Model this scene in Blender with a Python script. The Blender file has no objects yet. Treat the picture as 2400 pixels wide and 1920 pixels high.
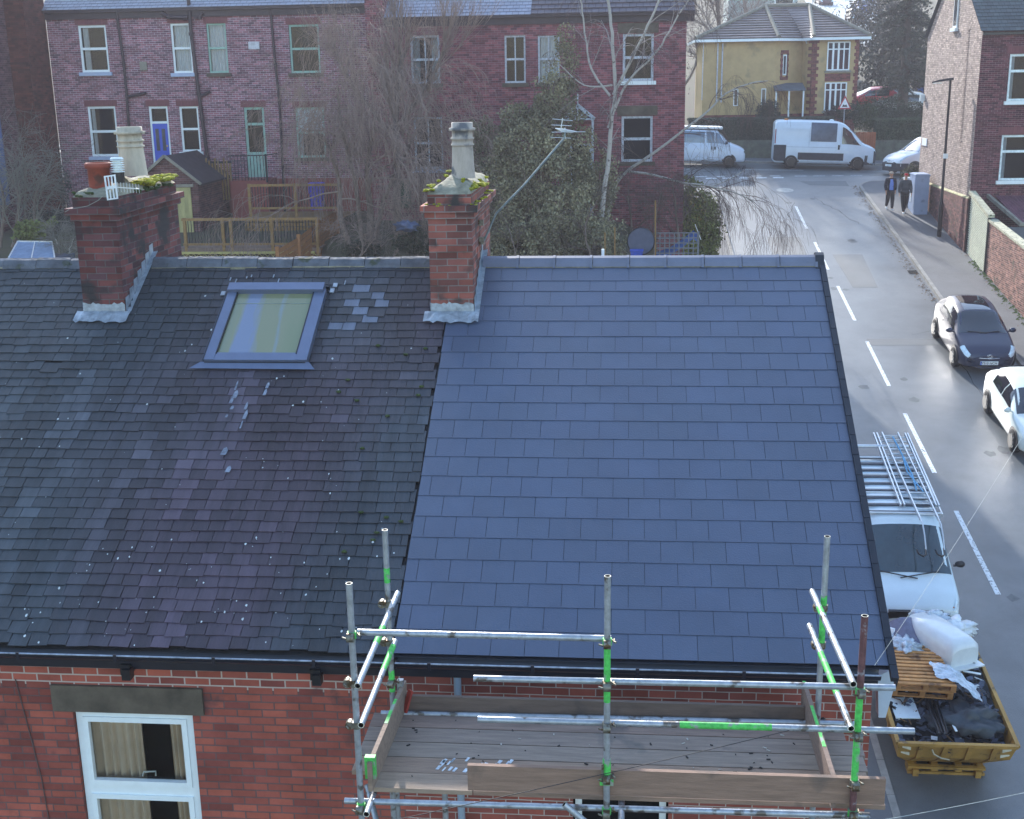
import bpy, math, random
from mathutils import Vector, Matrix, Euler, noise
R=math.radians
C=bpy.context.scene.collection
random.seed(7)
# ---------------- camera, world, sun, exposure ----------------
CAM=(1.977,-9.7319,4.8718); FPX=2884.4; YAW,PITCH,ROLL=.0928,.2639,-.0169
cy,sy=math.cos(YAW),math.sin(YAW)
fw=Vector((-sy*math.cos(PITCH),cy*math.cos(PITCH),-math.sin(PITCH)))
rt=Vector((cy,sy,0)); up=rt.cross(fw)
RT=math.cos(ROLL)*rt+math.sin(ROLL)*up; UP=-math.sin(ROLL)*rt+math.cos(ROLL)*up
cd=bpy.data.cameras.new('camera'); cam=bpy.data.objects.new('camera',cd); C.objects.link(cam)
cd.sensor_width=36; cd.lens=FPX*36/2400; cd.clip_end=900; cd.clip_start=.05
cam.matrix_world=Matrix.Translation(CAM)@Matrix((RT,UP,-fw)).transposed().to_4x4()
bpy.context.scene.camera=cam
def px(u,v,Y):
    "the world point at depth plane Y that was surveyed at photo position (u,v)"
    d=fw+RT*((u-1200)/FPX)-UP*((v-960)/FPX); t=(Y-CAM[1])/d.y
    return Vector(CAM)+d*t
SUN_EL,SUN_AZ=R(26),R(-14)      # azimuth measured from +Y towards +X
W=bpy.data.worlds.new('World'); bpy.context.scene.world=W; W.use_nodes=True
nt=W.node_tree; bg=nt.nodes['Background']; sk=nt.nodes.new('ShaderNodeTexSky'); sk.sky_type='NISHITA'
sk.sun_disc=False; sk.sun_elevation=SUN_EL; sk.sun_rotation=SUN_AZ; sk.air_density=1.3; sk.dust_density=.8; sk.ozone_density=2.6
nt.links.new(sk.outputs[0],bg.inputs[0]); bg.inputs[1].default_value=.15
sl=bpy.data.lights.new('sun','SUN'); sl.energy=3.2; sl.angle=R(.6); sl.color=(1,.955,.90)
so=bpy.data.objects.new('sun',sl); C.objects.link(so); so.location=(-10,40,40)
sdir=Vector((math.sin(SUN_AZ)*math.cos(SUN_EL),math.cos(SUN_AZ)*math.cos(SUN_EL),math.sin(SUN_EL)))
so.rotation_euler=sdir.to_track_quat('Z','Y').to_euler()
vs=bpy.context.scene.view_settings; vs.view_transform='Standard'; vs.look='None'; vs.exposure=1.5; vs.gamma=1
# ---------------- mesh helpers ----------------
class MB:
    def __init__(s): s.v=[];s.f=[];s.m=[];s.s=[];s.t=[]
    def add(s,vs,fs,m=0,sm=False,t=None):
        o=len(s.v); s.v.extend([tuple(p) for p in vs])
        for f in fs: s.f.append([i+o for i in f]); s.m.append(m); s.s.append(sm); s.t.append(t)
    def quad(s,a,b,c,d,m=0,t=None): s.add((a,b,c,d),((0,1,2,3),),m,False,t)
    def box(s,x0,x1,y0,y1,z0,z1,m=0,M=None,t=None):
        p=[Vector((x,y,z)) for z in (z0,z1) for y in (y0,y1) for x in (x0,x1)]
        if M: p=[M@q for q in p]
        s.add(p,((0,2,3,1),(4,5,7,6),(0,1,5,4),(2,6,7,3),(0,4,6,2),(1,3,7,5)),m,False,t)
    def beam(s,a,b,w,h,m=0,upv=(0,0,1),t=None):
        a=Vector(a);b=Vector(b);d=b-a;L=d.length
        if L<1e-6:return
        d/=L;r=d.cross(Vector(upv))
        if r.length<1e-4: r=d.cross(Vector((0,1,0)))
        r.normalize();u=r.cross(d)
        M=Matrix((r,d,u)).transposed().to_4x4(); M.translation=a
        s.box(-w/2,w/2,0,L,-h/2,h/2,m,M,t)
    def tube(s,pts,rad,n=8,m=0,cap=True,sm=True,t=None):
        pts=[Vector(p) for p in pts]; k=len(pts)
        rs=rad if isinstance(rad,(list,tuple)) else [rad]*k
        vs=[];ref=None
        for i,p in enumerate(pts):
            d=(pts[min(i+1,k-1)]-pts[max(i-1,0)])
            if d.length<1e-9: d=Vector((0,0,1))
            d.normalize()
            if ref is None:
                ref=d.cross(Vector((0,0,1)))
                if ref.length<.05: ref=d.cross(Vector((1,0,0)))
            r=ref-d*ref.dot(d)
            if r.length<1e-5: r=d.orthogonal()
            r.normalize();ref=r;u=d.cross(r)
            for j in range(n):
                a=2*math.pi*j/n; vs.append(p+(r*math.cos(a)+u*math.sin(a))*rs[i])
        fs=[(i*n+j,i*n+(j+1)%n,(i+1)*n+(j+1)%n,(i+1)*n+j) for i in range(k-1) for j in range(n)]
        s.add(vs,fs,m,sm,t)
        if cap:
            s.add(vs[:n],(tuple(reversed(range(n))),),m,False,t); s.add(vs[-n:],(tuple(range(n)),),m,False,t)
    def lathe(s,prof,c=(0,0,0),n=20,m=0,M=None,sm=True,t=None):
        c=Vector(c);vs=[]
        for r,z in prof:
            for j in range(n):
                a=2*math.pi*j/n; p=Vector((r*math.cos(a),r*math.sin(a),z))
                vs.append((M@p if M else p)+c)
        k=len(prof)
        s.add(vs,[(i*n+j,i*n+(j+1)%n,(i+1)*n+(j+1)%n,(i+1)*n+j) for i in range(k-1) for j in range(n)],m,sm,t)
    def prism(s,poly,ext,m=0,t=None):
        n=len(poly);e=Vector(ext);p=[Vector(q) for q in poly];p+=[q+e for q in p]
        s.add(p,[tuple(range(n)),tuple(reversed(range(n,2*n)))]+[(i,i+n,(i+1)%n+n,(i+1)%n) for i in range(n)],m,False,t)
    def blob(s,c,r,m=0,seed=0,amp=.2,n=10,fr=1.5,t=None):
        c=Vector(c);r=Vector(r) if hasattr(r,'__len__') else Vector((r,r,r)); vs=[]
        for i in range(n+1):
            for j in range(2*n):
                a=math.pi*i/n;b=math.pi*j/n
                d=Vector((math.sin(a)*math.cos(b),math.sin(a)*math.sin(b),math.cos(a)))
                k=1+amp*noise.noise(d*fr+Vector((seed*3.1,seed,0)))*2
                vs.append(c+Vector((d.x*r.x,d.y*r.y,d.z*r.z))*k)
        s.add(vs,[(i*2*n+j,(i+1)*2*n+j,(i+1)*2*n+(j+1)%(2*n),i*2*n+(j+1)%(2*n)) for i in range(n) for j in range(2*n)],m,True,t)
    def build(s,name,mats,parent=None,origin=None,label=None):
        me=bpy.data.meshes.new(name)
        v=s.v
        me.from_pydata(v,[],s.f); mats=mats if isinstance(mats,(list,tuple)) else [mats]
        for m in mats: me.materials.append(m)
        me.polygons.foreach_set('material_index',s.m); me.polygons.foreach_set('use_smooth',s.s)
        if any(t is not None for t in s.t):
            ca=me.color_attributes.new('tint','FLOAT_COLOR','CORNER'); arr=[]
            for f,t in zip(s.f,s.t):
                t=t if t is not None else (1,1,1)
                if not hasattr(t,'__len__'): t=(t,t,t)
                arr.extend((t[0],t[1],t[2],1.)*len(f))
            ca.data.foreach_set('color',arr)
        me.update(); o=bpy.data.objects.new(name,me); C.objects.link(o)
        if parent: o.parent=parent
        if label: o['label']=label
        return o
def tag(o,label=None,cat=None,group=None,kind=None):
    if label:o['label']=label
    if cat:o['category']=cat
    if group:o['group']=group
    if kind:o['kind']=kind
    return o
def thing(name,label,cat,loc=(0,0,0),group=None,rz=0):
    o=bpy.data.objects.new(name,None); C.objects.link(o); o.location=loc; o.rotation_euler=(0,0,rz); o.empty_display_size=.2
    return tag(o,label,cat,group)
def struct(name,mb,m): return tag(mb.build(name,m),kind='structure')
def rel(parent,mb):
    "shift collected world coordinates into the parent's own frame"
    l=parent.location; mb.v=[(p[0]-l.x,p[1]-l.y,p[2]-l.z) for p in mb.v]; return mb
def part(name,mb,m,parent,base=None,label=None):
    b=base or parent
    return rel(b,mb).build(name,m,parent,label=label)
# ---------------- materials ----------------
def srgb(h):
    h=h.lstrip('#'); c=[int(h[i:i+2],16)/255 for i in (0,2,4)]
    return tuple(((x+.055)/1.055)**2.4 if x>.04045 else x/12.92 for x in c)
MATS={}
def mat(name,col,rough=.7,metal=0,var=.25,scale=6,bump=0,bscale=40,tint=False,spec=.5,stretch=None,col2=None,coat=0,dirt=None):
    if name in MATS: return MATS[name]
    m=bpy.data.materials.new(name); m.use_nodes=True; n=m.node_tree; L=n.links; b=n.nodes['Principled BSDF']
    b.inputs['Roughness'].default_value=rough; b.inputs['Metallic'].default_value=metal
    b.inputs['Specular IOR Level'].default_value=spec; b.inputs['Coat Weight'].default_value=coat
    col=srgb(col) if isinstance(col,str) else col
    tc=n.nodes.new('ShaderNodeTexCoord'); src=tc.outputs['Object']
    if stretch:
        mp=n.nodes.new('ShaderNodeMapping'); mp.inputs['Scale'].default_value=stretch; L.new(src,mp.inputs[0]); src=mp.outputs[0]
    nz=n.nodes.new('ShaderNodeTexNoise'); nz.inputs['Scale'].default_value=scale; nz.inputs['Detail'].default_value=6; nz.inputs['Roughness'].default_value=.65
    L.new(src,nz.inputs['Vector'])
    mx=n.nodes.new('ShaderNodeMix'); mx.data_type='RGBA'
    c2=(srgb(col2) if isinstance(col2,str) else col2) if col2 else tuple(c*(1-var) for c in col)
    c1=col if col2 else tuple(min(1,c*(1+var)) for c in col)
    mx.inputs[6].default_value=(*c1,1); mx.inputs[7].default_value=(*c2,1)
    mr=n.nodes.new('ShaderNodeMapRange'); mr.inputs[1].default_value=.32; mr.inputs[2].default_value=.68
    L.new(nz.outputs['Fac'],mr.inputs[0]); L.new(mr.outputs[0],mx.inputs[0]); out=mx.outputs[2]
    if dirt:
        dc,ds,th=dirt; d=n.nodes.new('ShaderNodeTexNoise'); d.inputs['Scale'].default_value=ds; d.inputs['Detail'].default_value=8; L.new(tc.outputs['Object'],d.inputs['Vector'])
        r2=n.nodes.new('ShaderNodeMapRange'); r2.inputs[1].default_value=th; r2.inputs[2].default_value=th+.08; L.new(d.outputs['Fac'],r2.inputs[0])
        m3=n.nodes.new('ShaderNodeMix'); m3.data_type='RGBA'; L.new(r2.outputs[0],m3.inputs[0]); L.new(out,m3.inputs[6]); m3.inputs[7].default_value=(*srgb(dc),1); out=m3.outputs[2]
    if tint:
        at=n.nodes.new('ShaderNodeAttribute'); at.attribute_name='tint'
        m2=n.nodes.new('ShaderNodeMix'); m2.data_type='RGBA'; m2.blend_type='MULTIPLY'; m2.inputs[0].default_value=1
        L.new(out,m2.inputs[6]); L.new(at.outputs['Color'],m2.inputs[7]); out=m2.outputs[2]
    L.new(out,b.inputs['Base Color'])
    if bump:
        bn=n.nodes.new('ShaderNodeTexNoise'); bn.inputs['Scale'].default_value=bscale; bn.inputs['Detail'].default_value=5; L.new(src,bn.inputs['Vector'])
        bp=n.nodes.new('ShaderNodeBump'); bp.inputs['Strength'].default_value=bump; bp.inputs['Distance'].default_value=.02
        L.new(bn.outputs['Fac'],bp.inputs['Height']); L.new(bp.outputs[0],b.inputs['Normal'])
    MATS[name]=m; return m
def brickmat(name,c1,c2,mortar,bw=.235,bh=.0765,ms=.01,var=.35,dirtc=None,dth=.56,topz=None,topm=None,bias=0,mixr=.35):
    m=bpy.data.materials.new(name); m.use_nodes=True; n=m.node_tree; L=n.links; b=n.nodes['Principled BSDF']; b.inputs['Roughness'].default_value=.9; b.inputs['Specular IOR Level'].default_value=.25
    g=n.nodes.new('ShaderNodeNewGeometry'); sp=n.nodes.new('ShaderNodeSeparateXYZ'); sn=n.nodes.new('ShaderNodeSeparateXYZ')
    L.new(g.outputs['Position'],sp.inputs[0]); L.new(g.outputs['True Normal'],sn.inputs[0])
    ab=n.nodes.new('ShaderNodeMath'); ab.operation='ABSOLUTE'; L.new(sn.outputs[0],ab.inputs[0])
    gt=n.nodes.new('ShaderNodeMath'); gt.operation='GREATER_THAN'; gt.inputs[1].default_value=.6; L.new(ab.outputs[0],gt.inputs[0])
    mu=n.nodes.new('ShaderNodeMix'); mu.data_type='FLOAT'; L.new(gt.outputs[0],mu.inputs[0]); L.new(sp.outputs[0],mu.inputs[2]); L.new(sp.outputs[1],mu.inputs[3])
    cb=n.nodes.new('ShaderNodeCombineXYZ'); L.new(mu.outputs[0],cb.inputs[0]); L.new(sp.outputs[2],cb.inputs[1])
    # slight waviness of the courses
    wz=n.nodes.new('ShaderNodeTexNoise'); wz.inputs['Scale'].default_value=2.2; L.new(cb.outputs[0],wz.inputs['Vector'])
    ws=n.nodes.new('ShaderNodeVectorMath'); ws.operation='SCALE'; ws.inputs['Scale'].default_value=.012; L.new(wz.outputs['Color'],ws.inputs[0])
    wa=n.nodes.new('ShaderNodeVectorMath'); wa.operation='ADD'; L.new(cb.outputs[0],wa.inputs[0]); L.new(ws.outputs[0],wa.inputs[1])
    br=n.nodes.new('ShaderNodeTexBrick'); L.new(wa.outputs[0],br.inputs['Vector']); br.offset=.5
    br.inputs['Scale'].default_value=1; br.inputs['Brick Width'].default_value=bw; br.inputs['Row Height'].default_value=bh
    br.inputs['Mortar Size'].default_value=ms*.5; br.inputs['Mortar Smooth'].default_value=.25; br.inputs['Bias'].default_value=bias
    br.inputs['Color1'].default_value=(*srgb(c1),1); br.inputs['Color2'].default_value=(*srgb(c2),1); br.inputs['Mortar'].default_value=(*srgb(mortar),1)
    out=br.outputs['Color']
    # large blotches
    nz=n.nodes.new('ShaderNodeTexNoise'); nz.inputs['Scale'].default_value=1.3; nz.inputs['Detail'].default_value=8; nz.inputs['Roughness'].default_value=.7; L.new(cb.outputs[0],nz.inputs['Vector'])
    mr=n.nodes.new('ShaderNodeMapRange'); mr.inputs[1].default_value=.3; mr.inputs[2].default_value=.7; mr.inputs[3].default_value=1+var; mr.inputs[4].default_value=1-var; L.new(nz.outputs['Fac'],mr.inputs[0])
    ml=n.nodes.new('ShaderNodeMix'); ml.data_type='RGBA'; ml.blend_type='MULTIPLY'; ml.inputs[0].default_value=1; L.new(out,ml.inputs[6]); L.new(mr.outputs[0],ml.inputs[7]); out=ml.outputs[2]
    # per-brick tone: coarse cell noise
    wn=n.nodes.new('ShaderNodeTexWhiteNoise'); wn.noise_dimensions='2D'
    sx=n.nodes.new('ShaderNodeVectorMath'); sx.operation='DIVIDE'; sx.inputs[1].default_value=(bw,bh*1.0001,1); L.new(wa.outputs[0],sx.inputs[0])
    sq=n.nodes.new('ShaderNodeSeparateXYZ'); L.new(sx.outputs[0],sq.inputs[0]); fl=n.nodes.new('ShaderNodeMath'); fl.operation='FLOOR'; L.new(sq.outputs[1],fl.inputs[0])
    pm_=n.nodes.new('ShaderNodeMath'); pm_.operation='FLOORED_MODULO'; pm_.inputs[1].default_value=2; L.new(fl.outputs[0],pm_.inputs[0]); hf=n.nodes.new('ShaderNodeMath'); hf.operation='MULTIPLY_ADD'; hf.inputs[1].default_value=-.5; hf.inputs[2].default_value=.5; L.new(pm_.outputs[0],hf.inputs[0])
    ad=n.nodes.new('ShaderNodeMath'); ad.operation='ADD'; L.new(sq.outputs[0],ad.inputs[0]); L.new(hf.outputs[0],ad.inputs[1]); cq=n.nodes.new('ShaderNodeCombineXYZ'); L.new(ad.outputs[0],cq.inputs[0]); L.new(sq.outputs[1],cq.inputs[1])
    sf=n.nodes.new('ShaderNodeVectorMath'); sf.operation='FLOOR'; L.new(cq.outputs[0],sf.inputs[0]); L.new(sf.outputs[0],wn.inputs['Vector'])
    mr2=n.nodes.new('ShaderNodeMapRange'); mr2.inputs[3].default_value=1-mixr; mr2.inputs[4].default_value=1+mixr; L.new(wn.outputs['Value'],mr2.inputs[0])
    m4=n.nodes.new('ShaderNodeMix'); m4.data_type='RGBA'; m4.blend_type='MULTIPLY'; m4.inputs[0].default_value=1; L.new(out,m4.inputs[6]); L.new(mr2.outputs[0],m4.inputs[7]); out=m4.outputs[2]
    if topz is not None:   # band of pale repointed joints
        gz=n.nodes.new('ShaderNodeMath'); gz.operation='GREATER_THAN'; gz.inputs[1].default_value=topz; L.new(sp.outputs[2],gz.inputs[0])
        gm=n.nodes.new('ShaderNodeMath'); gm.operation='MULTIPLY'; L.new(gz.outputs[0],gm.inputs[0]); L.new(br.outputs['Fac'],gm.inputs[1])
        m5=n.nodes.new('ShaderNodeMix'); m5.data_type='RGBA'; L.new(gm.outputs[0],m5.inputs[0]); L.new(out,m5.inputs[6]); m5.inputs[7].default_value=(*srgb(topm),1); out=m5.outputs[2]
    if dirtc:
        d=n.nodes.new('ShaderNodeTexNoise'); d.inputs['Scale'].default_value=3; d.inputs['Detail'].default_value=9; L.new(g.outputs['Position'],d.inputs['Vector'])
        r2=n.nodes.new('ShaderNodeMapRange'); r2.inputs[1].default_value=dth; r2.inputs[2].default_value=dth+.12; L.new(d.outputs['Fac'],r2.inputs[0])
        m3=n.nodes.new('ShaderNodeMix'); m3.data_type='RGBA'; L.new(r2.outputs[0],m3.inputs[0]); L.new(out,m3.inputs[6]); m3.inputs[7].default_value=(*srgb(dirtc),1); out=m3.outputs[2]
    L.new(out,b.inputs['Base Color'])
    bp=n.nodes.new('ShaderNodeBump'); bp.inputs['Strength'].default_value=.6; bp.inputs['Distance'].default_value=.01
    inv=n.nodes.new('ShaderNodeMath'); inv.operation='SUBTRACT'; inv.inputs[0].default_value=1; L.new(br.outputs['Fac'],inv.inputs[1]); L.new(inv.outputs[0],bp.inputs['Height']); L.new(bp.outputs[0],b.inputs['Normal'])
    MATS[name]=m; return m
def glassmat(name,tintc=(.86,.87,.86),rough=.02):
    m=bpy.data.materials.new(name); m.use_nodes=True; n=m.node_tree; L=n.links
    for x in list(n.nodes):
        if x.type!='OUTPUT_MATERIAL': n.nodes.remove(x)
    o=[x for x in n.nodes if x.type=='OUTPUT_MATERIAL'][0]
    tr=n.nodes.new('ShaderNodeBsdfTransparent'); tr.inputs[0].default_value=(*tintc,1)
    gl=n.nodes.new('ShaderNodeBsdfGlossy'); gl.inputs['Roughness'].default_value=rough
    fr=n.nodes.new('ShaderNodeFresnel'); fr.inputs[0].default_value=1.38
    mx=n.nodes.new('ShaderNodeMixShader'); L.new(fr.outputs[0],mx.inputs[0]); L.new(tr.outputs[0],mx.inputs[1]); L.new(gl.outputs[0],mx.inputs[2]); L.new(mx.outputs[0],o.inputs[0])
    MATS[name]=m; return m
UPVC=mat('upvc_white','#e6eef0',.35,var=.04)
CREAM=mat('painted_wood_pale','#b9cfc6',.5,var=.1)
GLASS=glassmat('window_glass')
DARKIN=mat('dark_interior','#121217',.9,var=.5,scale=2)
CURT=mat('curtain_cloth','#d6c4ae',.95,var=.12,scale=3)
CURTW=mat('net_curtain','#c9d2da',.95,var=.1,scale=8)
SILLB=mat('painted_sill','#a9b6d0',.6,var=.08)
LEAD=mat('lead_sheet','#9aa3ad',.45,.3,var=.35,scale=9,bump=.5,bscale=25)
MORT=mat('mortar_flaunching','#8a8674',.95,var=.3,scale=10,bump=.6,bscale=30)
MOSS=mat('moss_yellow','#bdb62c',.95,var=.45,scale=25,bump=1,bscale=60,col2='#4d5a22')
MOSSG=mat('moss_green','#3c4a26',.95,var=.4,scale=20,bump=1,bscale=60)
BLK=mat('black_plastic','#15181f',.35,var=.2)
DPIPE=mat('soil_pipe_paint','#33242c',.5,var=.2)
GALV=mat('galvanised_steel','#a7adb4',.42,.55,var=.22,scale=14,bump=.15,bscale=60,dirt=('#68625c',9,.56))
GREENP=mat('green_spray_paint','#4fbf57',.6,0,var=.3,scale=25,dirt=('#8f9a90',11,.56))
RUST=mat('rusty_tube','#6d4a4c',.6,.3,var=.3,scale=18,dirt=('#a3a7ae',10,.55))
COUP=mat('coupler_steel','#7c7a70',.5,.6,var=.4,scale=30,dirt=('#5c4a35',20,.5))
BOARD=mat('scaffold_board','#96867a',.85,var=.22,scale=3,stretch=(1,9,9),bump=.3,bscale=20,tint=True,dirt=('#776f69',2.3,.6))
PAINTW=mat('white_splash','#c9d3da',.8,var=.2,scale=20)
WOOD=mat('treated_timber','#927245',.85,var=.25,scale=5,bump=.2,tint=True)
ORWOOD=mat('stained_fence_timber','#9a6a40',.85,var=.2,scale=6)
B_NEAR=brickmat('near_red_brick','#a95c4c','#824741','#6e5452',var=.3,dirtc='#5c4444',dth=.62,topz=-.50,topm='#b9a9a0',mixr=.16,ms=.016)
B_NEW=brickmat('new_side_red_brick','#9c564a','#824a44','#b4a8a2',var=.25,dirtc='#5e4040',dth=.7,mixr=.18,ms=.011)
B_FAR=brickmat('terrace_brick','#96626a','#70505a','#b3a3aa',bh=.082,bw=.24,ms=.018,var=.22)
B_FARR=brickmat('terrace_brick_red','#8c5054','#6c434b','#8b757c',bh=.082,bw=.24,ms=.014,var=.25)
B_CHIM=brickmat('sooty_chimney_brick','#734340','#50393e','#5f5858',var=.35,dirtc='#3b383a',dth=.53,mixr=.35,ms=.014)
B_CHIM2=brickmat('chimney_brick','#93564b','#674644','#7b716e',var=.3,dirtc='#413e3e',dth=.57,mixr=.35,ms=.014)
B_GAB=brickmat('buff_gable_brick','#b3a094','#90807a','#54484a',var=.2,ms=.012,mixr=.25)
B_RH=brickmat('right_house_brick','#683a40','#4a2c34','#8a6f6c',ms=.012,var=.25,mixr=.35)
B_GW=brickmat('garden_wall_brick','#9a6a5a','#6e4a44','#a99a90',ms=.014,var=.3,dirtc='#5c5a4c',dth=.6,mixr=.4)
REDPAINT=mat('red_painted_brick','#854640',.8,var=.12,scale=4,bump=.3,bscale=30)
CONC=mat('concrete_stone','#8a8578',.9,var=.25,scale=4,bump=.3)
LINT=mat('sooty_stone','#5b5247',.9,var=.4,scale=2.2,bump=.3,bscale=30)
# ---------------- terrain ----------------
def zroad(x,y):
    if y<56: return -9.1+.156*max(y,-60)
    z=-.364+.06*(y-56)-.03*(x-9)*min(1,(y-56)/4)
    if y>75: z+=.09*(y-75)
    return z
def zg(x,y):
    z=zroad(x,y)
    if 11<y<56 and x<6:
        t=min(1,max(0,(5.8-x)/4.5)); gz=-1.75+.07*(y-31)+.78*min(1,max(0,(y-32.9)/.7))
        k=min(1,max(0,(y-11)/6))*min(1,max(0,(56-y)/6)); t=t*t*(3-2*t)*k
        z=z*(1-t)+max(z,gz)*t
    if y<54 and 3.9<x<60: z-=.25 if x<17 else .1
    if 54<=y<62.5: z-=.2
    return z
def inter(a,b,n): return [a+(b-a)*i/n for i in range(n+1)]
# ---------------- our terrace ----------------
TH=.5176; GA=.2625; ct,st=math.cos(TH),math.sin(TH)
def rp(x,s,h=0): return Vector((x,s*ct-h*st,s*st+h*ct))
SLN=mat('new_fibre_slate','#ffffff',.36,var=.16,scale=1.6,tint=True,bump=.15,bscale=70,spec=.75)
SLO=mat('old_welsh_slate','#ffffff',.6,var=.42,scale=1.7,stretch=(5,.55,.55),tint=True,bump=.35,bscale=30,dirt=('#aeb2b4',26,.73))
LICH=mat('white_lichen','#c9d0d0',.9,var=.2)
RIDN=mat('ridge_tile_grey','#6d7284',.5,var=.1,scale=5)
RIDO=mat('ridge_tile_old','#5a5f68',.75,var=.35,scale=5,bump=.5,bscale=18,dirt=('#3d4434',6,.6))
GUT=mat('black_gutter','#171c2a',.3,var=.15,spec=.6)
GUTE=mat('gutter_edge_pale','#8d97a8',.5,var=.5,scale=12)  # pale mottled strip along the gutter's front lip
VERGE=mat('verge_trim','#20242e',.4,var=.15)
def slate(mb,x0,x1,s0,s1,h0,h1,t,m=0,rot=0,th=.006):
    cx,cs=(x0+x1)/2,(s0+s1)/2; c,s_=math.cos(rot),math.sin(rot)
    def q(x,s,h):
        dx,ds=x-cx,s-cs; return rp(cx+dx*c-ds*s_,cs+dx*s_+ds*c,h)
    a,b,cc,d=q(x0,s0,h0),q(x1,s0,h0),q(x1,s1,h1),q(x0,s1,h1)
    e,f=q(x0,s0,h0-th),q(x1,s0,h0-th); g,k=q(x1,s1,h1-th),q(x0,s1,h1-th)
    mb.add((a,b,cc,d,e,f,g,k),((0,1,2,3),(4,5,1,0),(5,6,2,1),(7,4,0,3)),m,False,t)
house=thing('end_terraced_house','red brick end terrace with a newly laid blue-grey slate roof behind the scaffold','house',(2.1,0,-9.1))
mb=MB(); rnd=random.Random(3)
rows=[(k*GA,(k+1)*GA) for k in range(19)]+[(19*GA,5.177),(5.177,5.47)]
mb.quad(rp(-.03,-.02,-.02),rp(4.25,-.02,-.02),rp(4.25,5.6,-.02),rp(-.03,5.6,-.02),t=(.01,.012,.02))
for k,(a,b) in enumerate(rows):
    off=.24 if k%2==0 else .09
    xs=[-.02+rnd.uniform(-.004,.004)]+[off+.3*j for j in range(15) if 0.03<off+.3*j<4.2]+[4.24]
    if k==20: xs=[x for x in xs if x<4.0]+[4.24]
    for i in range(len(xs)-1):
        v=rnd.uniform(.945,1.055); t=(.073*v,.096*v,.156*v*rnd.uniform(.98,1.02))
        slate(mb,xs[i]+.0022,xs[i+1]-.0022,a+.003+rnd.uniform(0,.0025),b+.03,.0075+rnd.uniform(0,.0015),.001,t,0,0,.0045)
part('slate_roof',mb,[SLN],house)
mb=MB() # rear slope
mb.quad(Vector((-.1,4.85,2.72)),Vector((4.25,4.85,2.72)),Vector((4.25,9.6,0)),Vector((-.1,9.6,0)),t=(.08,.09,.12))
part('rear_roof',mb,SLN,house)
# ridge tiles
ry,rz=5.55*ct,5.55*st
def ridge(name,x0,x1,L,m,parent,coll=True,jit=0,col=.012,r=.095):
    mb=MB(); n=max(1,round((x1-x0)/L)); L=(x1-x0)/n; rn=random.Random(5)
    for i in range(n):
        xa=x0+i*L+.004; xb=x0+(i+1)*L-.004; dy,dz=rn.uniform(-jit,jit),rn.uniform(-jit,jit)
        prof=[(-.115,-.065),(-.09,-.02),(-.05,.03),(0,.05),(.05,.03),(.09,-.02),(.115,-.065)]
        def ring(x,k): return [(x,ry+dy+p[0]*k,rz+.02+dz+p[1]*k+.0) for p in prof]
        sg=[(xa,1.0),(xb-.03,1.0)]+([(xb-.03,1.13),(xb,1.13)] if coll else [(xb,1.0)])
        v=[];
        for x,k in sg: v+=ring(x,k)
        npf=len(prof); fs=[(a*npf+j,a*npf+j+1,(a+1)*npf+j+1,(a+1)*npf+j) for a in range(len(sg)-1) for j in range(npf-1)]
        fs+=[tuple(range(npf)),tuple(range((len(sg)-1)*npf,len(sg)*npf))]
        mb.add(v,fs,0,False)
    # mortar bed
    mb.box(x0,x1,ry-.105,ry+.105,rz-.075,rz-.03,1)
    return part(name,mb,[m,MORT],parent)
ridge('ridge_tiles',.31,4.22,.45,RIDN,house)
mb=MB(); mb.prism([(4.19,ry-.15,rz-.1),(4.19,ry-.06,rz+.075),(4.19,ry,rz+.1),(4.19,ry+.06,rz+.075),(4.19,ry+.15,rz-.1)],(.1,0,0)); part('ridge_end_cap',mb,VERGE,house)
mb=MB()
mb.beam(rp(4.265,-.13,0),rp(4.265,5.5,0),.05,.06,0,upv=(0,-st,ct)); mb.beam(rp(4.295,-.13,-.05),rp(4.295,5.5,-.05),.012,.16,0,upv=(0,-st,ct))
for k in range(20): mb.beam(rp(4.268,k*.27,.03),rp(4.268,k*.27+.25,.036),.062,.008,0,upv=(0,-st,ct))
part('verge_trim',mb,VERGE,house)
# gutter
def gutter(parent,x0,x1,z,name='gutter',r=.062):
    mb=MB(); vs=[];n=9
    for x in (x0,x1):
        for k in (r,r-.006):
            for j in range(n):
                a=math.pi*j/(n-1); vs.append((x,-.045-math.cos(a)*k,z-math.sin(a)*k*1.15))
    fs=[(j,j+1,2*n+j+1,2*n+j) for j in range(n-1)]+[(n+j,n+j+1,3*n+j+1,3*n+j) for j in range(n-1)]
    mb.add(vs,fs,0,True); mb.tube([(x0,-.045-r,z),(x1,-.045-r,z)],.008,6,1); mb.box(x0,x1,.02,.05,z-.17,z+.0,0)
    for i in range(int((x1-x0)/.9)+1):
        xx=x0+.3+i*.9
        if xx<x1: mb.box(xx-.015,xx+.015,-.115,-.105,z-.06,z+.012,0)
    mb.box(x0,x0+.006,-.1,.01,z-.06,z,0)
    return part(name,mb,[GUT,GUTE],parent)
gutter(house,.02,4.16,-.035)
mb=MB(); mb.box(-.02,4.17,.05,.075,-.24,-.02); part('fascia_board',mb,GUT,house)
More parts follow.
